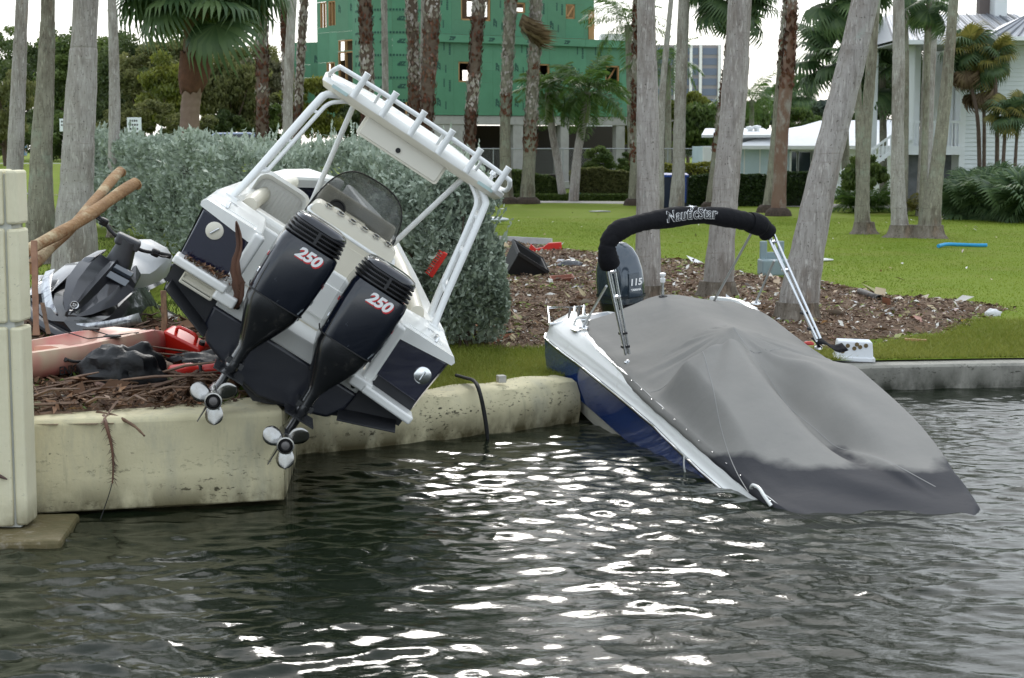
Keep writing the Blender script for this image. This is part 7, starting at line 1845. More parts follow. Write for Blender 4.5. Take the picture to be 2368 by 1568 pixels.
for k in range(3): mb.box(np.array((-.02, .235, .115)) + rotx(.9) @ np.array((.012 * math.cos(2.1 * k + 1.57), .012 * math.sin(2.1 * k + 1.57), .015)), (.006, .024, .004), rotx(.9) @ rotz(2.1 * k))
mb.build('badge_ring', M_jblk, bd)
# steering column, handlebar, grips
mb = MB(); mb.loft([sring(a, b, c, z, n=14, e=3) for a, b, c, z in ((.15, .13, 1.20, .32), (.13, .12, 1.19, .50), (.105, .10, 1.16, .64), (.085, .085, 1.13, .74))]); mb.build('steering_column', M_jmid, js, smooth=50)
hb0 = np.array((0.0, 1.13, .70)); hbR = rotz(.28) @ roty(.0)
P = [np.array(q) for q in ((-.50, .06, .17), (-.30, .03, .10), (-.14, 0, .03), (.14, 0, .0), (.30, .03, .03), (.46, .08, .05))]
mb = MB(); mb.tube(smoothpath([hb0 + hbR @ p for p in P], 30), .020, 8); o = mb.build('handlebar', M_plast, js, smooth=60)
for a, b in ((0, 1), (5, 4)):
    p, q = hb0 + hbR @ P[a], hb0 + hbR @ P[b]
    h = MB(); h.tube([p, p + (q - p) * .7], [.027, .024], 10); h.build('grip', M_rubber, o, smooth=60)
    h = MB(); h.box(q, (.09, .07, .08), hbR); h.build('switch_housing', M_plast, o, bevel=.02)
    h = MB(); h.tube([q + np.array((0, -.05, .0)), q + (p - q) * .6 + np.array((0, -.08, -.01)), q + (p - q) * .95 + np.array((0, -.06, .0))], .010, 6); h.build('brake_lever', M_plast, o, smooth=60)
mb = MB(); mb.box(hb0 + np.array((0, .0, .02)), (.26, .13, .12), hbR); mb.build('handlebar_pad', M_jmid, js, bevel=.03, seg=3)
# seat and tail
mb = MB(); mb.loft([sring(w, .001, y, 0, n=20, e=3) for w, y in ()] or [[(w * cx_, y, z0 + (z1 - z0) * cz_) for cx_, cz_ in ((-1, 0), (-1, .55), (-.82, .9), (-.4, 1), (.4, 1), (.82, .9), (1, .55), (1, 0))] for y, w, z0, z1 in ((1.32, .13, .10, .44), (1.6, .19, .05, .40), (2.0, .23, .0, .36), (2.15, .25, -.02, .40), (2.35, .27, -.04, .52), (2.75, .25, -.06, .50), (2.9, .2, -.06, .40))]); mb.build('seat', M_jseat, js, smooth=50)
for s in (-1, 1):
    mb = MB(); mb.loft([[(s * w, y, -.16), (s * (w + .03), y, .0), (s * (w + .02), y, z), (s * (w - .03), y, z + .02)] for y, w, z in ((1.3, .16, .12), (1.8, .24, .16), (2.4, .29, .22), (2.95, .25, .20))]); mb.build('seat_side', M_jblk, js, smooth=30)
mb = MB(); mb.tube(smoothpath([(.20, 2.85, .30), (.31, 2.95, .36), (.34, 2.9, .20), (.28, 2.6, .08)], 14), .025, 8); mb.build('grab_handle', M_jblk, js, smooth=60)
text_part('hull_number', 'FX', .11, mat('blue_decal', (.05, .08, .35), .4), js, basis((.3, 1, 0), (0, 0, 1), (.645, 2.55, -.12)), extrude=.001) if False else None

# ------------------------------------------------------------------ pink and cream sit-on-top kayak
KA = np.array((-3.50, 16.75)); kd = np.array((-.51, -.86)); kd /= np.linalg.norm(kd); kn = np.array((kd[1], -kd[0]))   # kn: away from camera side
kz = .90
ky = thing('kayak', 'faded pink and cream plastic kayak half hidden by the cream pillar', 'kayak', (KA[0], KA[1], kz))
M_kay = mat('pink_cream_plastic', (.66, .57, .40), .45, col2=(.70, .13, .15), nscale=2.1, namt=.75, detail=2, dirt=(.36, .30, .22), dscale=5, dpos=(.62, .85))
def kp(t, o, z): return (kd[0] * t + kn[0] * o, kd[1] * t + kn[1] * o, z)
side = 1 if kp(0, 1, 0)[1] < 0 else -1     # o > 0 must be the near side
rings = []
for t, w, h in ((-.02, .05, .20), (.10, .20, .27), (.35, .31, .31), (.8, .37, .30), (1.4, .39, .27), (2.0, .40, .27), (2.6, .38, .28), (3.1, .30, .31)):
    dk = .10 * min(1, max(0, (t - .25) / .3))
    prof = [(.35, 0), (.80, .03), (.98, h * .45), (1.0, h * .80), (.93, h), (.78, h + .005), (.62, h - dk), (.0, h - dk * 1.15), (-.62, h - dk), (-.78, h + .005), (-.93, h), (-1.0, h * .8), (-.98, h * .45), (-.80, .03), (-.35, 0)]
    rings.append([kp(t, side * w * x, z) for x, z in prof])
mb = MB(); mb.loft(rings); mb.build('hull', M_kay, ky, smooth=50)
mb = MB(); mb.loft([[kp(t, side * w * x, z) for x, z in ((-.6, .19), (-.6, .235), (0, .25), (.6, .235), (.6, .19))] for t, w in ((1.28, .34), (1.42, .36))]); mb.build('seat_ridge', M_kay, ky, smooth=40)
mb = MB(); mb.tube(smoothpath([kp(1.62, side * .40, .17), kp(1.57, side * .44, .15), kp(1.46, side * .455, .145), kp(1.34, side * .43, .16), kp(1.28, side * .395, .18)], 14), .014, 7); mb.build('carry_handle', M_rubber, ky, smooth=60)
for t in (1.28, 1.63):
    mb = MB(); mb.lathe([(0, 0), (.022, 0), (.02, .015), (0, .018)], 10, rotx(1.2), kp(t, side * .392, .17)); mb.build('handle_screw', M_plast, ky, smooth=40)
for t in (.62, .92):
    mb = MB(); mb.tube([kp(t, side * .33, .315), kp(t + .03, 0, .27), kp(t, -side * .33, .315)], .006, 5); mb.build('bungee_cord', M_rubber, ky, smooth=60)
for t, o in ((.60, -.30), (.95, .31)):
    mb = MB(); mb.lathe([(0, 0), (.06, 0), (.06, .012), (.04, .02), (0, .014)], 16, np.diag([1.4, 1, 1]), kp(t, side * o, .305)); mb.build('scupper_plate', M_rubber, ky, smooth=40)
text_part('hull_lettering', 'ENJOY - KAYAK', .105, M_rubber, ky, basis((-kd[0], -kd[1], 0), (kn[0] * -side * .25, kn[1] * -side * .25, 1), kp(1.36, side * .405, .075)), extrude=.0015, bold=.001, shear=.25)

# ------------------------------------------------------------------ bags, cans, logs
def crumple(name, c, r, seed, m, amp=.22, n=(26, 40), flat=.35):
    """a crumpled bag: sphere pulled into creases, flattened below"""
    rs = np.random.RandomState(seed); th = np.linspace(0, 2 * math.pi, n[1], endpoint=False); ph = np.linspace(.02, math.pi - .02, n[0])
    T, Pp = np.meshgrid(th, ph); X = np.cos(T) * np.sin(Pp); Y = np.sin(T) * np.sin(Pp); Z = np.cos(Pp)
    f = np.ones_like(X)
    for k in range(16):
        d = rs.normal(0, 1, 3); d /= np.linalg.norm(d); q = X * d[0] + Y * d[1] + Z * d[2]
        f += amp * .30 * np.abs(np.sin(q * rs.uniform(3, 8) + rs.rand() * 6)) - amp * .15
    X, Y, Z = X * f * r[0], Y * f * r[1], np.maximum(Z * f * r[2], -flat * r[2])
    mb = MB(); rings = [[(X[i, j], Y[i, j], Z[i, j]) for j in range(n[1])] for i in range(n[0])]
    mb.loft(rings)
    return mb
M_bag = mat('black_plastic_bag', (.007, .0075, .009), .48, spec=.35, bump=.5, bscale=16)
bg = thing('rubbish_bag', 'large crumpled black rubbish bag lying against the pink kayak', 'rubbish bag', (-3.47, 15.08, .90))
crumple('bag', (0, 0, 0), (.36, .26, .28), 5, M_bag).build('bag', M_bag, bg, smooth=50)
mb = MB(); mb.box((.10, -.08, .215), (.28, .10, .012), roty(.15) @ rotx(.35)); mb.build('white_print', mat('worn_white_print', (.50, .50, .52), .6, dirt=(.03, .03, .035), dscale=18, dpos=(.48, .54)), bg)
b_ = thing('plastic_sheet', 'flat torn black plastic between the two red cans', 'plastic sheet', (-2.98, 16.35, .86))
crumple('sheet', (0, 0, 0), (.36, .22, .12), 8, M_bag).build('sheet', M_bag, b_, smooth=50)

M_redp = mat('red_plastic', (.62, .022, .012), .35, coat=.3, dirt=(.25, .03, .02), dscale=5, dpos=(.6, .8))
g1 = thing('fuel_can', 'tipped red plastic fuel can with a ribbed end right of the kayak', 'fuel can', (-3.22, 16.62, 1.0)); g1.rotation_euler = (.25, .42, -.25)
mb = MB(); mb.loft([rrect(-.23, .23, -.13, .13, .05, y) for y in (-.10, .10)]); mb.build('can_body', M_redp, g1, smooth=40, bevel=.02)
mb = MB(); mb.tube(smoothpath([(-.12, 0, .13), (-.10, 0, .19), (.08, 0, .19), (.10, 0, .13)], 12), .018, 8); mb.build('can_handle', M_redp, g1, smooth=60)
for z in (-.05, .0, .05):
    mb = MB(); mb.box((-.232, 0, z), (.012, .16, .014)); mb.build('rib', M_redp, g1, bevel=.004)
mb = MB(); mb.lathe([(0, 0), (.03, 0), (.03, .04), (0, .045)], 12, None, (.17, 0, .125)); mb.build('cap', M_rubber, g1, smooth=40)
g2 = thing('red_float', 'long flattened red plastic float behind the left propeller', 'float', (-2.93, 15.75, .86)); g2.rotation_euler = (0, -.06, .22)
mb = MB(); mb.loft([[(x, w * math.cos(a), .04 + h * math.sin(a)) for a in np.linspace(0, 2 * math.pi, 14, endpoint=False)] for x, w, h in ((-.27, .05, .03), (-.24, .10, .065), (-.05, .11, .07), (.02, .07, .05), (.08, .09, .06), (.25, .09, .065), (.28, .04, .03))]); mb.build('float_body', M_redp, g2, smooth=50)
mb = MB(); mb.tube([(.03, -.09, .03), (.03, -.05, .10), (.03, .06, .10)], .016, 6); mb.build('strap', M_rubber, g2, smooth=60)

M_log = mat('debarked_log', (.40, .235, .105), .75, col2=(.22, .115, .05), nscale=5, namt=1.0, stretch=(1, 1, 1), bump=1.0, bscale=30, dirt=(.50, .39, .23), dscale=3.2, dpos=(.50, .62))
M_logend = mat('log_end', (.50, .31, .15), .8, col2=(.36, .20, .09), nscale=20)
def log(label, a, b, r0, r1, name='log'):
    a, b = Vector(a), Vector(b); r = thing(name, label, 'log', a, group=None)
    mb = MB(); P = [(b - a) * t + Vector((.012 * math.sin(5 * t), 0, .015 * math.sin(7 * t + 1))) for t in np.linspace(0, 1, 16)]; mb.tube(P, [r0 + (r1 - r0) * t + .004 * math.sin(t * 23) for t in np.linspace(0, 1, 16)], 14, caps=False); mb.build('log_body', M_log, r, smooth=60)
    for e, dr, rr in ((b - a, (b - a).normalized(), r1), (Vector((0, 0, 0)), (a - b).normalized(), r0)):
        q = dr.to_track_quat('Z', 'Y').to_matrix(); mb = MB(); mb.lathe([(0, .0), (rr * .99, -.0), (rr * .99, -.01)], 14, np.array(q), e + dr * .002, caps=False); mb.build('sawn_end', M_logend, r, smooth=30)
    return r
log('upper thick debarked log leaning up to the right behind the jet ski', at(28, 604, 16.6), at(316, 426, 18.6), .062, .064)
log('thinner debarked log crossing under the upper thick log', at(70, 622, 16.9), at(281, 398, 19.4), .060, .056)
def plank(label, a, b, w, th, m, name='plank', cat='plank'):
    a, b = Vector(a), Vector(b); r = thing(name, label, cat, a); d = b - a; mb = MB(); side_ = Vector((1, .2, 0)); n = 9; rs = np.random.RandomState(int(abs(a.x * 100)))
    mb.loft([[d * t + side_ * (sx * w * (.8 + .4 * rs.rand())) + Vector((0, sy * th, 0)) for sx, sy in ((-1, -1), (1, -1), (1, 1), (-1, 1))] for t in np.linspace(0, 1, n)]); mb.build('board', m, r); return r
M_stick = mat('brown_driftwood', (.20, .125, .075), .85, col2=(.12, .07, .045), nscale=6, stretch=(2, 2, .5), bump=.6, bscale=20)
M_stick2 = mat('pale_driftwood', (.25, .165, .115), .85, col2=(.15, .095, .07), nscale=6, bump=.6, bscale=20)
plank('reddish brown split plank standing upright by the pillar in front of the jet ski', at(84, 775, 15.4), at(78, 556, 16.2), .026, .012, mat('reddish_plank', (.27, .145, .085), .8, col2=(.19, .095, .055), nscale=5, stretch=(2, 2, .4)))
plank('short brown stalk leaning beside the upright reddish plank', at(112, 772, 15.5), at(98, 700, 15.7), .016, .012, M_stick)
plank('shredded brown stalk stuck upright left of the white boat', at(381, 782, 16.6), at(378, 672, 16.8), .026, .02, mat('shredded_stalk', (.25, .15, .08), .85, col2=(.13, .075, .045), nscale=9, stretch=(4, 4, .3)))
def branch(label, pts, r, m=M_stick2, name='driftwood', cat='branch'):
    P = [Vector(p) for p in pts]; o0 = P[0].copy(); g = thing(name, label, cat, o0); mb = MB(); S = smoothpath([p - o0 for p in P], 18); rr = np.linspace(r[0], r[1], 18) * (1 + .12 * np.sin(np.arange(18) * 1.9)); mb.tube(S, rr, 9); mb.build('wood', m, g, smooth=60); return g
branch('thick brown driftwood lying in front of the black rubbish bag', [at(250, 905, 14.75), at(300, 900, 14.8), at(370, 903, 14.85), at(430, 893, 14.95), at(470, 882, 15.1)], (.035, .03))
branch('long pale driftwood stick at the edge of the cream block', [at(78, 962, 13.75), at(140, 956, 13.85), at(185, 966, 13.8), at(206, 984, 13.62)], (.028, .015))
branch('dark stick lying under the long pale stick on the block', [at(90, 935, 14.1), at(150, 930, 14.2), at(220, 938, 14.2)], (.025, .02), M_stick)
branch('stick poking over the block edge beside the hanging frond', [at(225, 955, 13.9), at(270, 964, 13.75), at(310, 985, 13.6), at(334, 1008, 13.5)], (.020, .008), M_stick)
branch('pale stick across the litter right of the driftwood', [at(330, 935, 14.3), at(400, 925, 14.4), at(450, 918, 14.6)], (.018, .012))
branch('grey root end sticking out below the trash at left', [at(70, 915, 14.3), at(130, 918, 14.35), at(190, 925, 14.3)], (.03, .02), mat('grey_root', (.17, .15, .135), .9, col2=(.10, .085, .075), nscale=6))
for k, (u, v, Y, r, lab, c) in enumerate(((372, 862, 15.8, .13, 'tan rounded stone between the black bag and the red fuel can', (.30, .22, .16)), (228, 908, 14.8, .11, 'dull pink stone at the foot of the black rubbish bag', (.26, .16, .125)), (378, 888, 15.1, .085, 'green and brown coconut below the tan stone', (.10, .11, .035)))):
    p = at(u, v, Y); t_ = thing('coconut' if k == 2 else 'stone', lab, 'coconut' if k == 2 else 'stone', p); crumple('s', None, (r * 1.15, r * .9, r * .85), 20 + k, None, .10, (14, 18), .8).build('husk' if k == 2 else 'rock', mat('stone_%s' % ('a', 'b', 'c')[k], c, .85, col2=tuple(x * .6 for x in c), nscale=8, bump=.5, bscale=25), t_, smooth=60)
# frond hanging down the face of the block, with a thin wire below
hf = thing('hanging_frond', 'dry brown frond hanging down the face of the cream block', 'frond', at(240, 968, 13.64))
o0 = hf.location.copy(); P = smoothpath([at(240, 962, 13.75) - o0, at(246, 985, 13.57) - o0, at(258, 1030, 13.56) - o0, at(262, 1075, 13.56) - o0, at(260, 1118, 13.56) - o0], 22)
mb = MB(); mb.tube(P, np.linspace(.018, .006, 22), 6); mb.build('stalk', M_frond, hf, smooth=60)
rs = np.random.RandomState(6); V = []; F = []; R = []
for i in range(150):
    k = rs.randint(2, 21); p = P[k]; s = 1 if rs.rand() < .8 else -1; q = p + np.array((s * rs.uniform(.02, .055), rs.normal(-.005, .01), -rs.uniform(.01, .10))); w = .004; n0 = len(V)
    V += [p + [0, 0, w], p - [0, 0, w], q]; F.append((n0, n0 + 1, n0 + 2)); R += [rs.rand()] * 3
mesh_np('fringe', np.array(V), np.array(F), mat('dry_fringe', (.14, .09, .07), .9, col2=(.08, .05, .04), attr='rnd'), hf, attr=np.array(R), kind='stuff')
mb = MB(); mb.tube(smoothpath([at(260, 1116, 13.56) - o0, at(250, 1150, 13.53) - o0, at(236, 1190, 13.50) - o0, at(226, 1216, 13.40) - o0], 14), .004, 5); mb.build('wire', M_rubber, hf, smooth=60)
# ------------------------------------------------------------------ mulch beds, litter, grass blades
def inpoly(u, v, poly):
    u = np.asarray(u); v = np.asarray(v); ins = np.zeros(u.shape, bool); dist = np.full(u.shape, 1e9); n = len(poly)
    for i in range(n):
        (x0, y0), (x1, y1) = poly[i], poly[(i + 1) % n]
        c = ((y0 > v) != (y1 > v)) & (u < (x1 - x0) * (v - y0) / (y1 - y0 + 1e-9) + x0); ins ^= c
        L2 = (x1 - x0) ** 2 + (y1 - y0) ** 2 + 1e-9; t = np.clip(((u - x0) * (x1 - x0) + (v - y0) * (y1 - y0)) / L2, 0, 1)
        dist = np.minimum(dist, np.hypot(u - x0 - t * (x1 - x0), v - y0 - t * (y1 - y0)))
    return np.where(ins, dist, -dist)
def plan_poly(pix, z): return [(onz(u, v, z).x, onz(u, v, z).y) for u, v in pix]
BED_R = plan_poly([(1060, 790), (1075, 640), (1090, 562), (1180, 560), (1270, 572), (1345, 584), (1420, 594), (1500, 602), (1600, 606), (1700, 628), (1790, 646), (1880, 655), (1980, 668), (2060, 688), (2170, 694), (2290, 706), (2330, 716), (2260, 742), (2200, 772), (2060, 784), (1960, 798), (1800, 800), (1500, 796), (1262, 806), (1190, 812), (1130, 806)], .45)
BED_L = [(-6.2, 12.9), (-4.2, 13.66), (-3.3, 13.95), (-2.75, 14.25), (-2.35, 14.75), (-2.35, 15.7), (-2.0, 17.2), (-2.2, 19.2), (-3.2, 20.2), (-4.4, 21.0), (-6.2, 21.5), (-7.5, 19)]
def bed_sheet(name, poly, x0, x1, y0, y1, st, scale_edge, hump, seed):
    xs = np.arange(x0, x1, st); ys = np.arange(y0, y1, st); X, Y = np.meshgrid(xs, ys, indexing='ij')
    d = inpoly(X, Y, poly) * (1.0) + scale_edge * (fbm(X * 1.1 + seed, Y * 1.1, 4) - .47) * 2
    m = sst((d + .10) / .35)
    Z = gz(X, Y) + m * (.02 + hump * sst(d / .9) + .10 * (fbm(X * 2.1 + seed, Y * 2.1, 4) - .42) * sst(d / .4) + .05 * (fbm(X * 7, Y * 7 + seed, 3) - .45)) - .06 * (1 - m)
    idx = np.arange(X.size).reshape(X.shape); F = np.stack([idx[:-1, :-1], idx[1:, :-1], idx[1:, 1:], idx[:-1, 1:]], -1).reshape(-1, 4)
    dm = np.maximum.reduce([d[:-1, :-1], d[1:, :-1], d[1:, 1:], d[:-1, 1:]]).ravel(); F = F[dm > -.25]
    used = np.unique(F); remap = np.full(X.size, -1); remap[used] = np.arange(len(used))
    V = np.stack([X, Y, Z], -1).reshape(-1, 3)[used]
    return mesh_np(name, V, remap[F], M_soil, smooth=180, kind='structure'), (lambda x, y: gz(x, y) + sst((inpoly(x, y, poly) + .1) / .35) * (.02 + hump * sst(inpoly(x, y, poly) / .9) + .10 * (fbm(x * 2.1 + seed, y * 2.1, 4) - .42)))
_, zR = bed_sheet('mulch_bed', BED_R, -1.5, 9.5, 18.0, 46.0, .10, .35, .07, 3.3)
_, zL = bed_sheet('debris_bank', BED_L, -6.4, -1.2, 12.9, 22.0, .06, .12, .05, 8.1)

CH = [(0, (.055, .034, .023)), (.28, (.13, .078, .050)), (.50, (.21, .135, .09)), (.68, (.27, .18, .115)), (.80, (.40, .30, .20)), (.89, (.55, .46, .35)), (.94, (.66, .63, .58)), (.97, (.30, .10, .05)), (1.0, (.20, .26, .06))]
M_chip = rampmat('mulch_chip', CH, .85, .2)
CHL = [(0, (.035, .020, .013)), (.35, (.10, .055, .033)), (.6, (.18, .10, .06)), (.78, (.26, .15, .09)), (.88, (.36, .24, .15)), (.93, (.30, .09, .035)), (.965, (.52, .45, .36)), (1.0, (.10, .17, .03))]
M_chipL = rampmat('litter_chip', CHL, .85, .2)
def scatter(name, n, box, poly, zf, seed, size, m, asp=(.18, .45), pw=1.6, tilt=.4):
    rs = np.random.RandomState(seed); x = rs.uniform(box[0], box[1], n * 3); t = rs.rand(n * 3) ** pw; y = box[2] + (box[3] - box[2]) * t
    d = inpoly(x, y, poly) + .5 * (fbm(x * 1.1, y * 1.1 + seed, 3) - .47); k = d > .0 - .12 * rs.rand(n * 3); x, y = x[k][:n], y[k][:n]
    z = zf(x, y) + rs.uniform(.0, .03, len(x)); L = size * np.exp(rs.normal(0, .55, len(x))) * (1 + (y - 20) * .012)
    V, F, R = strips(np.stack([x, y, z], 1), L, L * rs.uniform(asp[0], asp[1], len(x)), rs, tilt)
    # pale and dark drifts, so that the litter lies in patches
    p = np.repeat(fbm(x * .9 + 3, y * .9, 3), 4); R = np.clip(R * (.66 + .95 * p), 0, 1)
    return mesh_np(name, V, F, m, attr=R, kind='stuff')
o = scatter('mulch_litter', 44000, (-1.4, 9.4, 18.6, 45), BED_R, zR, 31, .042, M_chip); tag(o, 'brown mulch chips, dead leaves and pale scraps strewn over the bed behind the seawall', 'litter')
o = scatter('leaf_litter', 16000, (-6.2, -1.4, 13.2, 21.5), BED_L, zL, 32, .052, M_chipL, pw=2.2, tilt=.5); tag(o, 'brown twigs, husks and leaves piled on the cream block and the bank behind it', 'litter')
V, F, R = SL_; o = mesh_np('step_litter', V, F, M_chipL, attr=R, kind='stuff'); tag(o, 'brown leaf scraps caught on the port swim step of the heeled boat', 'litter')
o = scatter('husks', 420, (-6.2, -1.5, 13.3, 20.5), BED_L, zL, 33, .15, M_chipL, (.25, .6), 1.8, .8); tag(o, 'large dead leaves and palm husks lying on top of the left debris', 'dead leaves')
M_pale = rampmat('pale_scraps', [(0, (.62, .58, .50)), (.3, (.74, .72, .68)), (.5, (.45, .34, .22)), (.7, (.30, .33, .12)), (.85, (.55, .42, .30)), (.95, (.36, .14, .08)), (1, (.70, .70, .72))], .7, .3)
o = scatter('pale_scraps', 1500, (-1.4, 9.4, 18.6, 44), BED_R, zR, 35, .085, M_pale, (.25, .6), 1.5, .5); tag(o, 'pale leaf scraps, husks and paper bits scattered over the brown mulch', 'litter')
rs = np.random.RandomState(77); x = rs.uniform(0, 15, 130); y = rs.uniform(26, 62, 130); k_ = (x < y * .3); x, y = x[k_], y[k_]
V, F, R = strips(np.stack([x, y, gz(x, y) + .05], 1), .12 * np.exp(rs.normal(0, .4, len(x))), .05, rs, .3); o = mesh_np('fallen_leaves', V, F, M_pale, attr=R, kind='stuff'); tag(o, 'few pale and brown leaves fallen on the open lawn', 'leaves')
# twigs and straw
def twigs(name, n, box, poly, zf, seed, m, ln=(.15, .5), r=.006):
    rs = np.random.RandomState(seed); mb = MB(); c = 0
    while c < n:
        x, y = rs.uniform(box[0], box[1]), box[2] + (box[3] - box[2]) * rs.rand() ** 1.6
        if inpoly(np.array([x]), np.array([y]), poly)[0] < .05: continue
        z = float(zf(np.array([x]), np.array([y]))[0]) + .02; a = rs.rand() * 6.28; L = rs.uniform(*ln); d = np.array((math.cos(a), math.sin(a), rs.normal(0, .12))) * L
        p = np.array((x, y, z)); mb.tube([p, p + d * .5 + [0, 0, rs.uniform(0, .05)], p + d], [r * rs.uniform(.6, 1.5), r, r * .4], 4); c += 1
    return mb.build(name, m, smooth=0, fixn=False)
o = twigs('twigs', 420, (-1.2, 9, 18.8, 40), BED_R, zR, 41, M_stick2); tag(o, 'thin twigs and straw scattered over the mulch bed', 'twigs', kind='stuff')
o = twigs('branches', 130, (-5.4, -1.8, 13.8, 20.0), BED_L, zL, 43, M_stick2, (.45, 1.1), .013); tag(o, 'tangled brown branches lying across the debris on the left bank', 'branches', kind='stuff')
o = twigs('twigs', 420, (-5.6, -1.5, 13.5, 20.5), BED_L, zL, 42, M_stick, (.15, .6), .008); tag(o, 'brown twigs tangled through the debris on the left bank', 'twigs', kind='stuff')

# grass blades
M_gr = leafmat('grass_blade', (.13, .205, .016), (.27, .33, .045), .6, .35, .2)
M_gr2 = leafmat('long_grass_blade', (.14, .19, .02), (.36, .35, .085), .6, .35, .2)
def blades(name, n, xr, yr, h, w, m, seed, keep=None, ypow=1.0, lean=.5):
    rs = np.random.RandomState(seed); x = rs.uniform(*xr, n); y = yr[0] + (yr[1] - yr[0]) * rs.rand(n) ** ypow
    if keep is not None: k = keep(x, y, rs); x, y = x[k], y[k]
    n = len(x); z = gz(x, y) - .01; a = rs.rand(n) * 6.283; hh = h * rs.uniform(.5, 1.3, n) * (.6 + .8 * fbm(x * .7, y * .7, 2)); ww = w * rs.uniform(.7, 1.3, n)
    b = np.stack([x, y, z], 1); s = np.stack([np.cos(a), np.sin(a), np.zeros(n)], 1); t = b + np.stack([rs.normal(0, lean, n) * hh, rs.normal(0, lean, n) * hh, hh], 1)
    V = np.stack([b - s * ww[:, None], b + s * ww[:, None], t], 1).reshape(-1, 3); F = np.arange(3 * n).reshape(-1, 3)
    r = np.clip(.40 * rs.rand(n) + 1.25 * (fbm(x * .45 + 7, y * .30, 4) - .22), 0, 1)
    return mesh_np(name, V, F, m, attr=np.repeat(r, 3), kind='stuff')
nobed = lambda x, y, rs: (inpoly(x, y, BED_R) + .5 * (fbm(x * 1.1, y * 1.1, 3) - .47) < .12 * rs.rand(len(x))) & (y > np.interp(x, [p[0] for p in WALL], [p[1] for p in WALL]) + .34)
o = blades('grass', 60000, (-1.9, 2.2), (16.4, 21.5), .075, .006, M_gr2, 51, nobed, lean=.7); tag(o, 'long green grass between the curved seawall and the mulch', 'grass')
o = blades('grass', 60000, (3.0, 9.5), (20.8, 24.5), .08, .007, M_gr2, 52, nobed, 1.4, .8); tag(o, 'shaggy brownish grass fringe along the grey seawall', 'grass')
o = blades('grass', 190000, (-3.0, 18), (22.5, 58), .040, .010, M_gr, 53, lambda x, y, rs: nobed(x, y, rs) & (np.abs(x) < y * .34), 1.3); tag(o, 'mown green lawn grass behind the mulch bed', 'grass')
o = blades('grass', 50000, (-14, -2.2), (17, 44), .07, .010, leafmat('shade_dark_blade', (.045, .072, .012), (.125, .15, .04), .7, .3, .15), 54, lambda x, y, rs: (inpoly(x, y, BED_L) < .1) & (x < -.34 * y + 6.6) & (x > -.33 * y), 1.3); tag(o, 'grass darkened for shade behind the jet ski and under the palms', 'grass')  # blades get a darker green to paint in the shade here

# ------------------------------------------------------------------ single things lying about
def atz(u, v, z): return onz(u, v, z)
M_foam = mat('white_foam', (.72, .74, .76), .7, dirt=(.42, .38, .30), dscale=7, dpos=(.62, .8))
fb = thing('foam_box', 'white foam dock box with brown round patches on the grey seawall', 'foam box', atz(1976, 836, .32)); fb.rotation_euler = (.0, .03, -.10)
Sf = scale_at(21.0)
mb = MB(); mb.box((0, .18, .14), (.46, .36, .21), None, 0, (.90, .90)); mb.build('body', M_foam, fb, bevel=.015)
mb = MB(); mb.box((0, .18, .025), (.50, .40, .055)); mb.build('rim', M_foam, fb, bevel=.012)
rs = np.random.RandomState(3)
for k, (x, z) in enumerate(((-.09, .18), (-.01, .15), (.06, .17), (.13, .19), (-.15, .11), (.02, .20))):
    mb = MB(); mb.lathe([(0, 0), (.027, 0), (.027, .004), (0, .004)], 9, rotx(math.pi / 2 - .09), (x, .018 * (z - .025) / .21 - .003, z + .01)); mb.build('brown_patch', mat('brown_patch', (.17, .12, .05), .8, col2=(.10, .07, .03), nscale=20) if k == 0 else bpy.data.materials['brown_patch'], fb)
nd = thing('pool_noodle', 'bright blue foam pool noodle lying on the lawn at right', 'pool noodle', atz(2170, 571, .48))
q = [atz(2170, 569, .50) - nd.location, atz(2190, 565, .52) - nd.location, atz(2225, 566, .50) - nd.location, atz(2258, 567, .50) - nd.location, atz(2282, 567, .50) - nd.location]
mb = MB(); mb.tube(smoothpath(q, 24), .045, 10); mb.build('foam_tube', mat('blue_foam', (.02, .30, .58), .6), nd, smooth=60)
pp = thing('drain_pipe', 'short dark grey plastic pipe lying at the lawn edge of the mulch', 'pipe', atz(1988, 680, .50)); q1 = atz(2034, 698, .52) - pp.location
mb = MB(); mb.tube([Vector((0, 0, .05)), q1 * .5 + Vector((0, 0, .05)), q1 + Vector((0, 0, .05))], .052, 14, caps=False); mb.build('pipe_wall', mat('grey_pipe', (.085, .075, .07), .6, col2=(.05, .045, .042), nscale=5), pp, smooth=60, solid=.008)
mb = MB(); d_ = q1.normalized(); mb.tube([q1 * .93 + Vector((0, 0, .05)), q1 * 1.01 + Vector((0, 0, .05))], .060, 14, caps=False); mb.build('pipe_collar', M_rubber, pp, smooth=60, solid=.01)
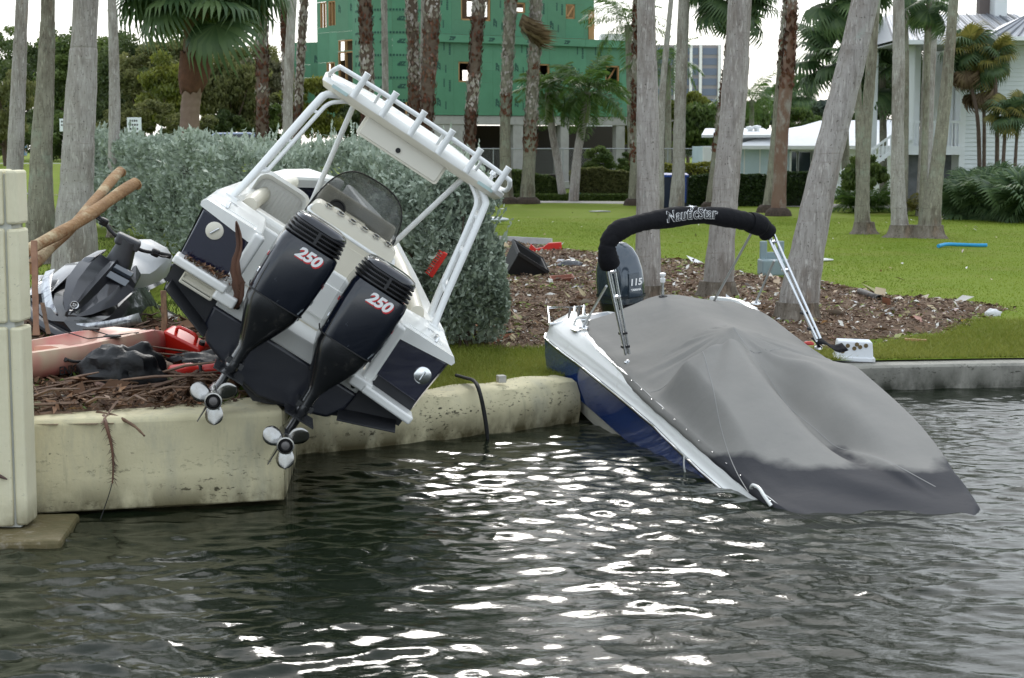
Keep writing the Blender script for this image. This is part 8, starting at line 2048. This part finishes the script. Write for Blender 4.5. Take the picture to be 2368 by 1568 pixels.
# black planter on its side
pl = thing('planter', 'large black square planter tipped on its side in the mulch', 'planter', atz(1190, 642, .50)); pl.rotation_euler = (.35, .55, .35); pl.scale = (1.25,) * 3
mb = MB(); A = [(-.27, -.27), (.27, -.27), (.27, .27), (-.27, .27)]
mb.loft([[(x * .75, y * .75, 0) for x, y in A], [(x, y, .42) for x, y in A], [(x * .9, y * .9, .42) for x, y in A], [(x * .68, y * .68, .04) for x, y in A]]); mb.build('planter_wall', mat('black_planter', (.012, .012, .013), .6), pl, bevel=.012)
mb = MB(); mb.loft([[(x * 1.05, y * 1.05, .38) for x, y in A], [(x * 1.05, y * 1.05, .43) for x, y in A]], caps=False); mb.build('planter_rim', mat('black_rim', (.02, .02, .021), .55), pl, solid=.012)
sp = thing('pot_shard', 'brown broken pot shard leaning against the black planter', 'pot shard', atz(1226, 640, .52)); mb = MB(); G = [[(.25 * x, .10 * math.cos(x * 2) , .02 + .12 * math.sin(y * 1.6) * (1 - x * x * .6)) for y in np.linspace(0, 1, 5)] for x in np.linspace(-1, 1, 9)]; mb.grid(G); mb.build('shard', mat('brown_clay', (.17, .085, .06), .8), sp, smooth=60, solid=.012)
tr = thing('flower_tray', 'empty terracotta coloured plastic flower tray on the mulch', 'tray', atz(1300, 655, .50)); tr.rotation_euler = (.18, -.08, .12)
M_ter = mat('terracotta_plastic', (.34, .125, .08), .6, col2=(.27, .10, .065), nscale=6)
mb = MB(); A = [(-.20, -.11), (.20, -.11), (.20, .11), (-.20, .11)]; mb.loft([[(x * .8, y * .75, 0) for x, y in A], [(x, y, .12) for x, y in A], [(x * .95, y * .92, .12) for x, y in A], [(x * .76, y * .7, .02) for x, y in A]]); mb.build('tray_body', M_ter, tr, bevel=.005)
mb = MB(); mb.loft([[(x * 1.06, y * 1.1, .105) for x, y in A], [(x * 1.06, y * 1.1, .125) for x, y in A]], caps=False); mb.build('tray_rim', M_ter, tr, solid=.012)
sb = thing('rubbish_bag', 'small shiny dark plastic bag on the mulch right of the planter', 'rubbish bag', atz(1320, 613, .55)); crumple('b', None, (.22, .14, .10), 31, M_bag, .2, (14, 22)).build('bag', mat('dark_shiny_bag', (.03, .032, .04), .2, coat=.6, dirt=(.25, .26, .28), dscale=9, dpos=(.6, .66)), sb, smooth=50)
rd = thing('red_crate', 'broken bright red plastic crate piece at the far edge of the mulch', 'crate', atz(1262, 584, .50))
mb = MB(); mb.loft([[(x, y, 0) for y in (-.1, .1)] + [(x, y, h) for y in (.1, -.1)] for x, h in ((-.38, .10), (-.34, .20), (-.22, .09), (-.05, .13), (.06, .22), (.36, .24), (.37, .02))]); mb.build('crate_side', M_redp, rd, bevel=.01)
mb = MB(); mb.lathe([(0, 0), (.03, 0), (.03, .004), (0, .004)], 10, rotx(math.pi / 2), (.18, -.102, .08)); mb.build('hole', M_rubber, rd)
mb = MB(); mb.box((.40, .0, .03), (.12, .12, .02), roty(.3)); mb.build('crate_flap', M_redp, rd)
rr_ = thing('red_grille', 'ribbed bright red plastic piece caught in the hedge behind the right T-top leg', 'plastic piece', at(1013, 612, 20.2)); rr_.rotation_euler = (0, rad(33), 0)
mb = MB(); mb.box((0, 0, 0), (.06, .05, .34)); mb.build('back_plate', M_redp, rr_, bevel=.01)
for k in range(11):
    mb = MB(); mb.box((-.045, -.02, -.15 + .03 * k), (.07, .05, .013)); mb.build('rib', M_redp, rr_)
wp = thing('white_board', 'long white plank lying along the far edge of the mulch', 'plank', atz(1206, 560, .52)); L_ = atz(1276, 560, .52) - atz(1140, 553, .52); mb = MB(); mb.box((0, 0, .05), (L_.length, .05, .16), rotz(math.atan2(L_.y, L_.x))); mb.build('board', mat('weathered_white_board', (.60, .59, .60), .7, col2=(.50, .49, .50), nscale=3), wp, bevel=.006)
sf = thing('paddle_board', 'pale grey board tip poking out right of the hedge on the lawn', 'board', atz(1160, 515, .50)); mb = MB(); mb.loft([[(x, w * math.cos(a), .10 + h * math.sin(a)) for a in np.linspace(0, 2 * math.pi, 12, endpoint=False)] for x, w, h in ((-1.2, .3, .09), (-.3, .3, .09), (.0, .24, .075), (.18, .12, .04), (.24, .02, .01))]); mb.build('board', mat('pale_grey_board', (.52, .55, .58), .35), sf, smooth=60)
# grey plastic chair with its back to us
ch = thing('plastic_chair', 'grey blue plastic seat standing at the lawn edge behind the leaning bimini poles', 'chair', atz(1790, 636, .50)); ch.rotation_euler = (0, 0, .1); Sc = scale_at(33)
M_chr = mat('grey_blue_plastic', (.24, .31, .325), .5, col2=(.20, .26, .275), nscale=2)
mb = MB(); mb.box((-.0, .0, .15), (.56, .42, .30)); mb.build('seat_block', M_chr, ch, bevel=.03, seg=3)
for s, w in ((-1, .14), (1, .12)):
    mb = MB(); mb.box((s * .17 - .01, .14, .46), (w, .06, .36)); mb.build('back_post', M_chr, ch, bevel=.02)
mb = MB(); mb.box((-.0, .15, .35), (.40, .05, .16)); mb.build('back_slab', M_chr, ch, bevel=.015)
hs_ = thing('hose', 'black hose hanging over the curved cream seawall into the water', 'hose', at(1075, 873, 17.75)); o0 = hs_.location.copy()
mb = MB(); mb.tube(smoothpath([at(1055, 868, 18.0) - o0, at(1076, 874, 17.72) - o0, at(1096, 881, 17.42) - o0, at(1108, 905, 17.22) - o0, at(1118, 950, 17.2) - o0, at(1126, 1003, 17.2) - o0, at(1128, 1030, 17.2) - o0], 34), .019, 8); mb.build('hose_wall', M_rubber, hs_, smooth=60)
mb = MB(); mb.tube(smoothpath([at(1068, 872, 17.9) - o0, at(1086, 877, 17.7) - o0, at(1103, 886, 17.40) - o0, at(1112, 910, 17.21) - o0, at(1121, 950, 17.2) - o0, at(1129, 1003, 17.19) - o0], 30), .013, 8); mb.build('thin_hose', M_rubber, hs_, smooth=60)
cb = thing('concrete_cube', 'small white concrete cube sitting on the curved cream seawall', 'block', at(1159, 884, 17.75)); mb = MB(); mb.box((0, .05, .03), (.085, .10, .075), rotz(.3)); mb.build('cube', mat('white_concrete', (.55, .53, .49), .8, col2=(.44, .42, .38), nscale=9), cb, bevel=.006)
# white and coloured scraps
SC = [(1584, 679, .46, .20, .04, (.62, .60, .55), 'flat white foam slab on the mulch right of the stern light pole', 'foam slab'), (1907, 601, .48, .16, .03, (.75, .75, .73), 'white paper scrap on the lawn right of the leaning palm', 'paper scrap'), (2296, 727, .47, .11, .07, (.74, .74, .74), 'white rounded plastic scrap at the right end of the mulch', 'plastic scrap'),
      (2170, 750, .45, .07, .05, (.12, .14, .50), 'blue violet plastic scrap in the litter at right', 'plastic scrap'), (2228, 744, .45, .045, .03, (.65, .42, .02), 'yellow plastic cap in the litter at right', 'cap'), (1954, 687, .48, .15, .04, (.70, .71, .73), 'crumpled white wrapper left of the drain pipe', 'wrapper'), (1870, 795, .52, .06, .03, (.55, .05, .04), 'small red scrap at the foot of the right bimini leg', 'plastic scrap'),
      (1388, 489, .48, .35, .03, (.30, .31, .30), 'torn grey sheet with dark folds lying on the open lawn', 'torn sheet'), (1183, 618, .48, .04, .03, (.78, .78, .76), 'white bottle cap lying right of the black planter', 'cap'), (1141, 571, .50, .16, .05, (.30, .55, .56), 'pale turquoise bag scrap at the hedge end', 'bag scrap'), (1168, 563, .55, .06, .08, (.78, .80, .80), 'white bottle standing in front of the white plank', 'bottle'),
      (1292, 727, .46, .06, .05, (.45, .47, .50), 'grey plastic cup beside the boarding ladder', 'cup'), (1190, 777, .47, .13, .035, (.02, .07, .055), 'dark green box piece at the foot of the hedge', 'box piece'), (2117, 790, .42, .14, .02, (.50, .28, .12), 'orange brown wood chip on the grass by the grey seawall', 'wood chip'), (1950, 772, .45, .32, .02, (.40, .26, .15), 'long pale wood strip behind the foam box', 'wood strip'), (2080, 768, .45, .30, .02, (.36, .21, .14), 'long reddish wood strip right of the foam box', 'wood strip'), (1450, 442, .48, .42, .12, (.40, .44, .47), 'grey boat shaped shell lying under the far hedge', 'shell'), (1445, 672, .48, .1, .03, (.62, .58, .5), 'pale bark piece behind the grey outboard', 'bark piece')]
for k, (u, v, z, w, h, c, lab, cat) in enumerate(SC):
    r = thing(cat.replace(' ', '_'), lab, cat, atz(u, v, z)); mb = crumple('s', None, (w, min(w * .6, .12), h), 60 + k, None, .25, (9, 14), .5) if cat not in ('wood strip', 'wood chip', 'bottle', 'box piece') else MB()
    if cat in ('wood strip', 'wood chip', 'box piece'): mb.box((0, 0, .02), (w * 2, .05, .03 if cat != 'box piece' else .08), rotz(.15 * (-1) ** k) @ roty(.04))
    if cat == 'bottle': mb.lathe([(0, 0), (.035, 0), (.035, .12), (.015, .17), (.015, .20), (0, .20)], 10, roty(-.35))
    mb.build('scrap', mat('scrap_%s' % cat.replace(' ', '_'), c, .6, col2=tuple(x * .75 for x in c), nscale=9), r, smooth=40)
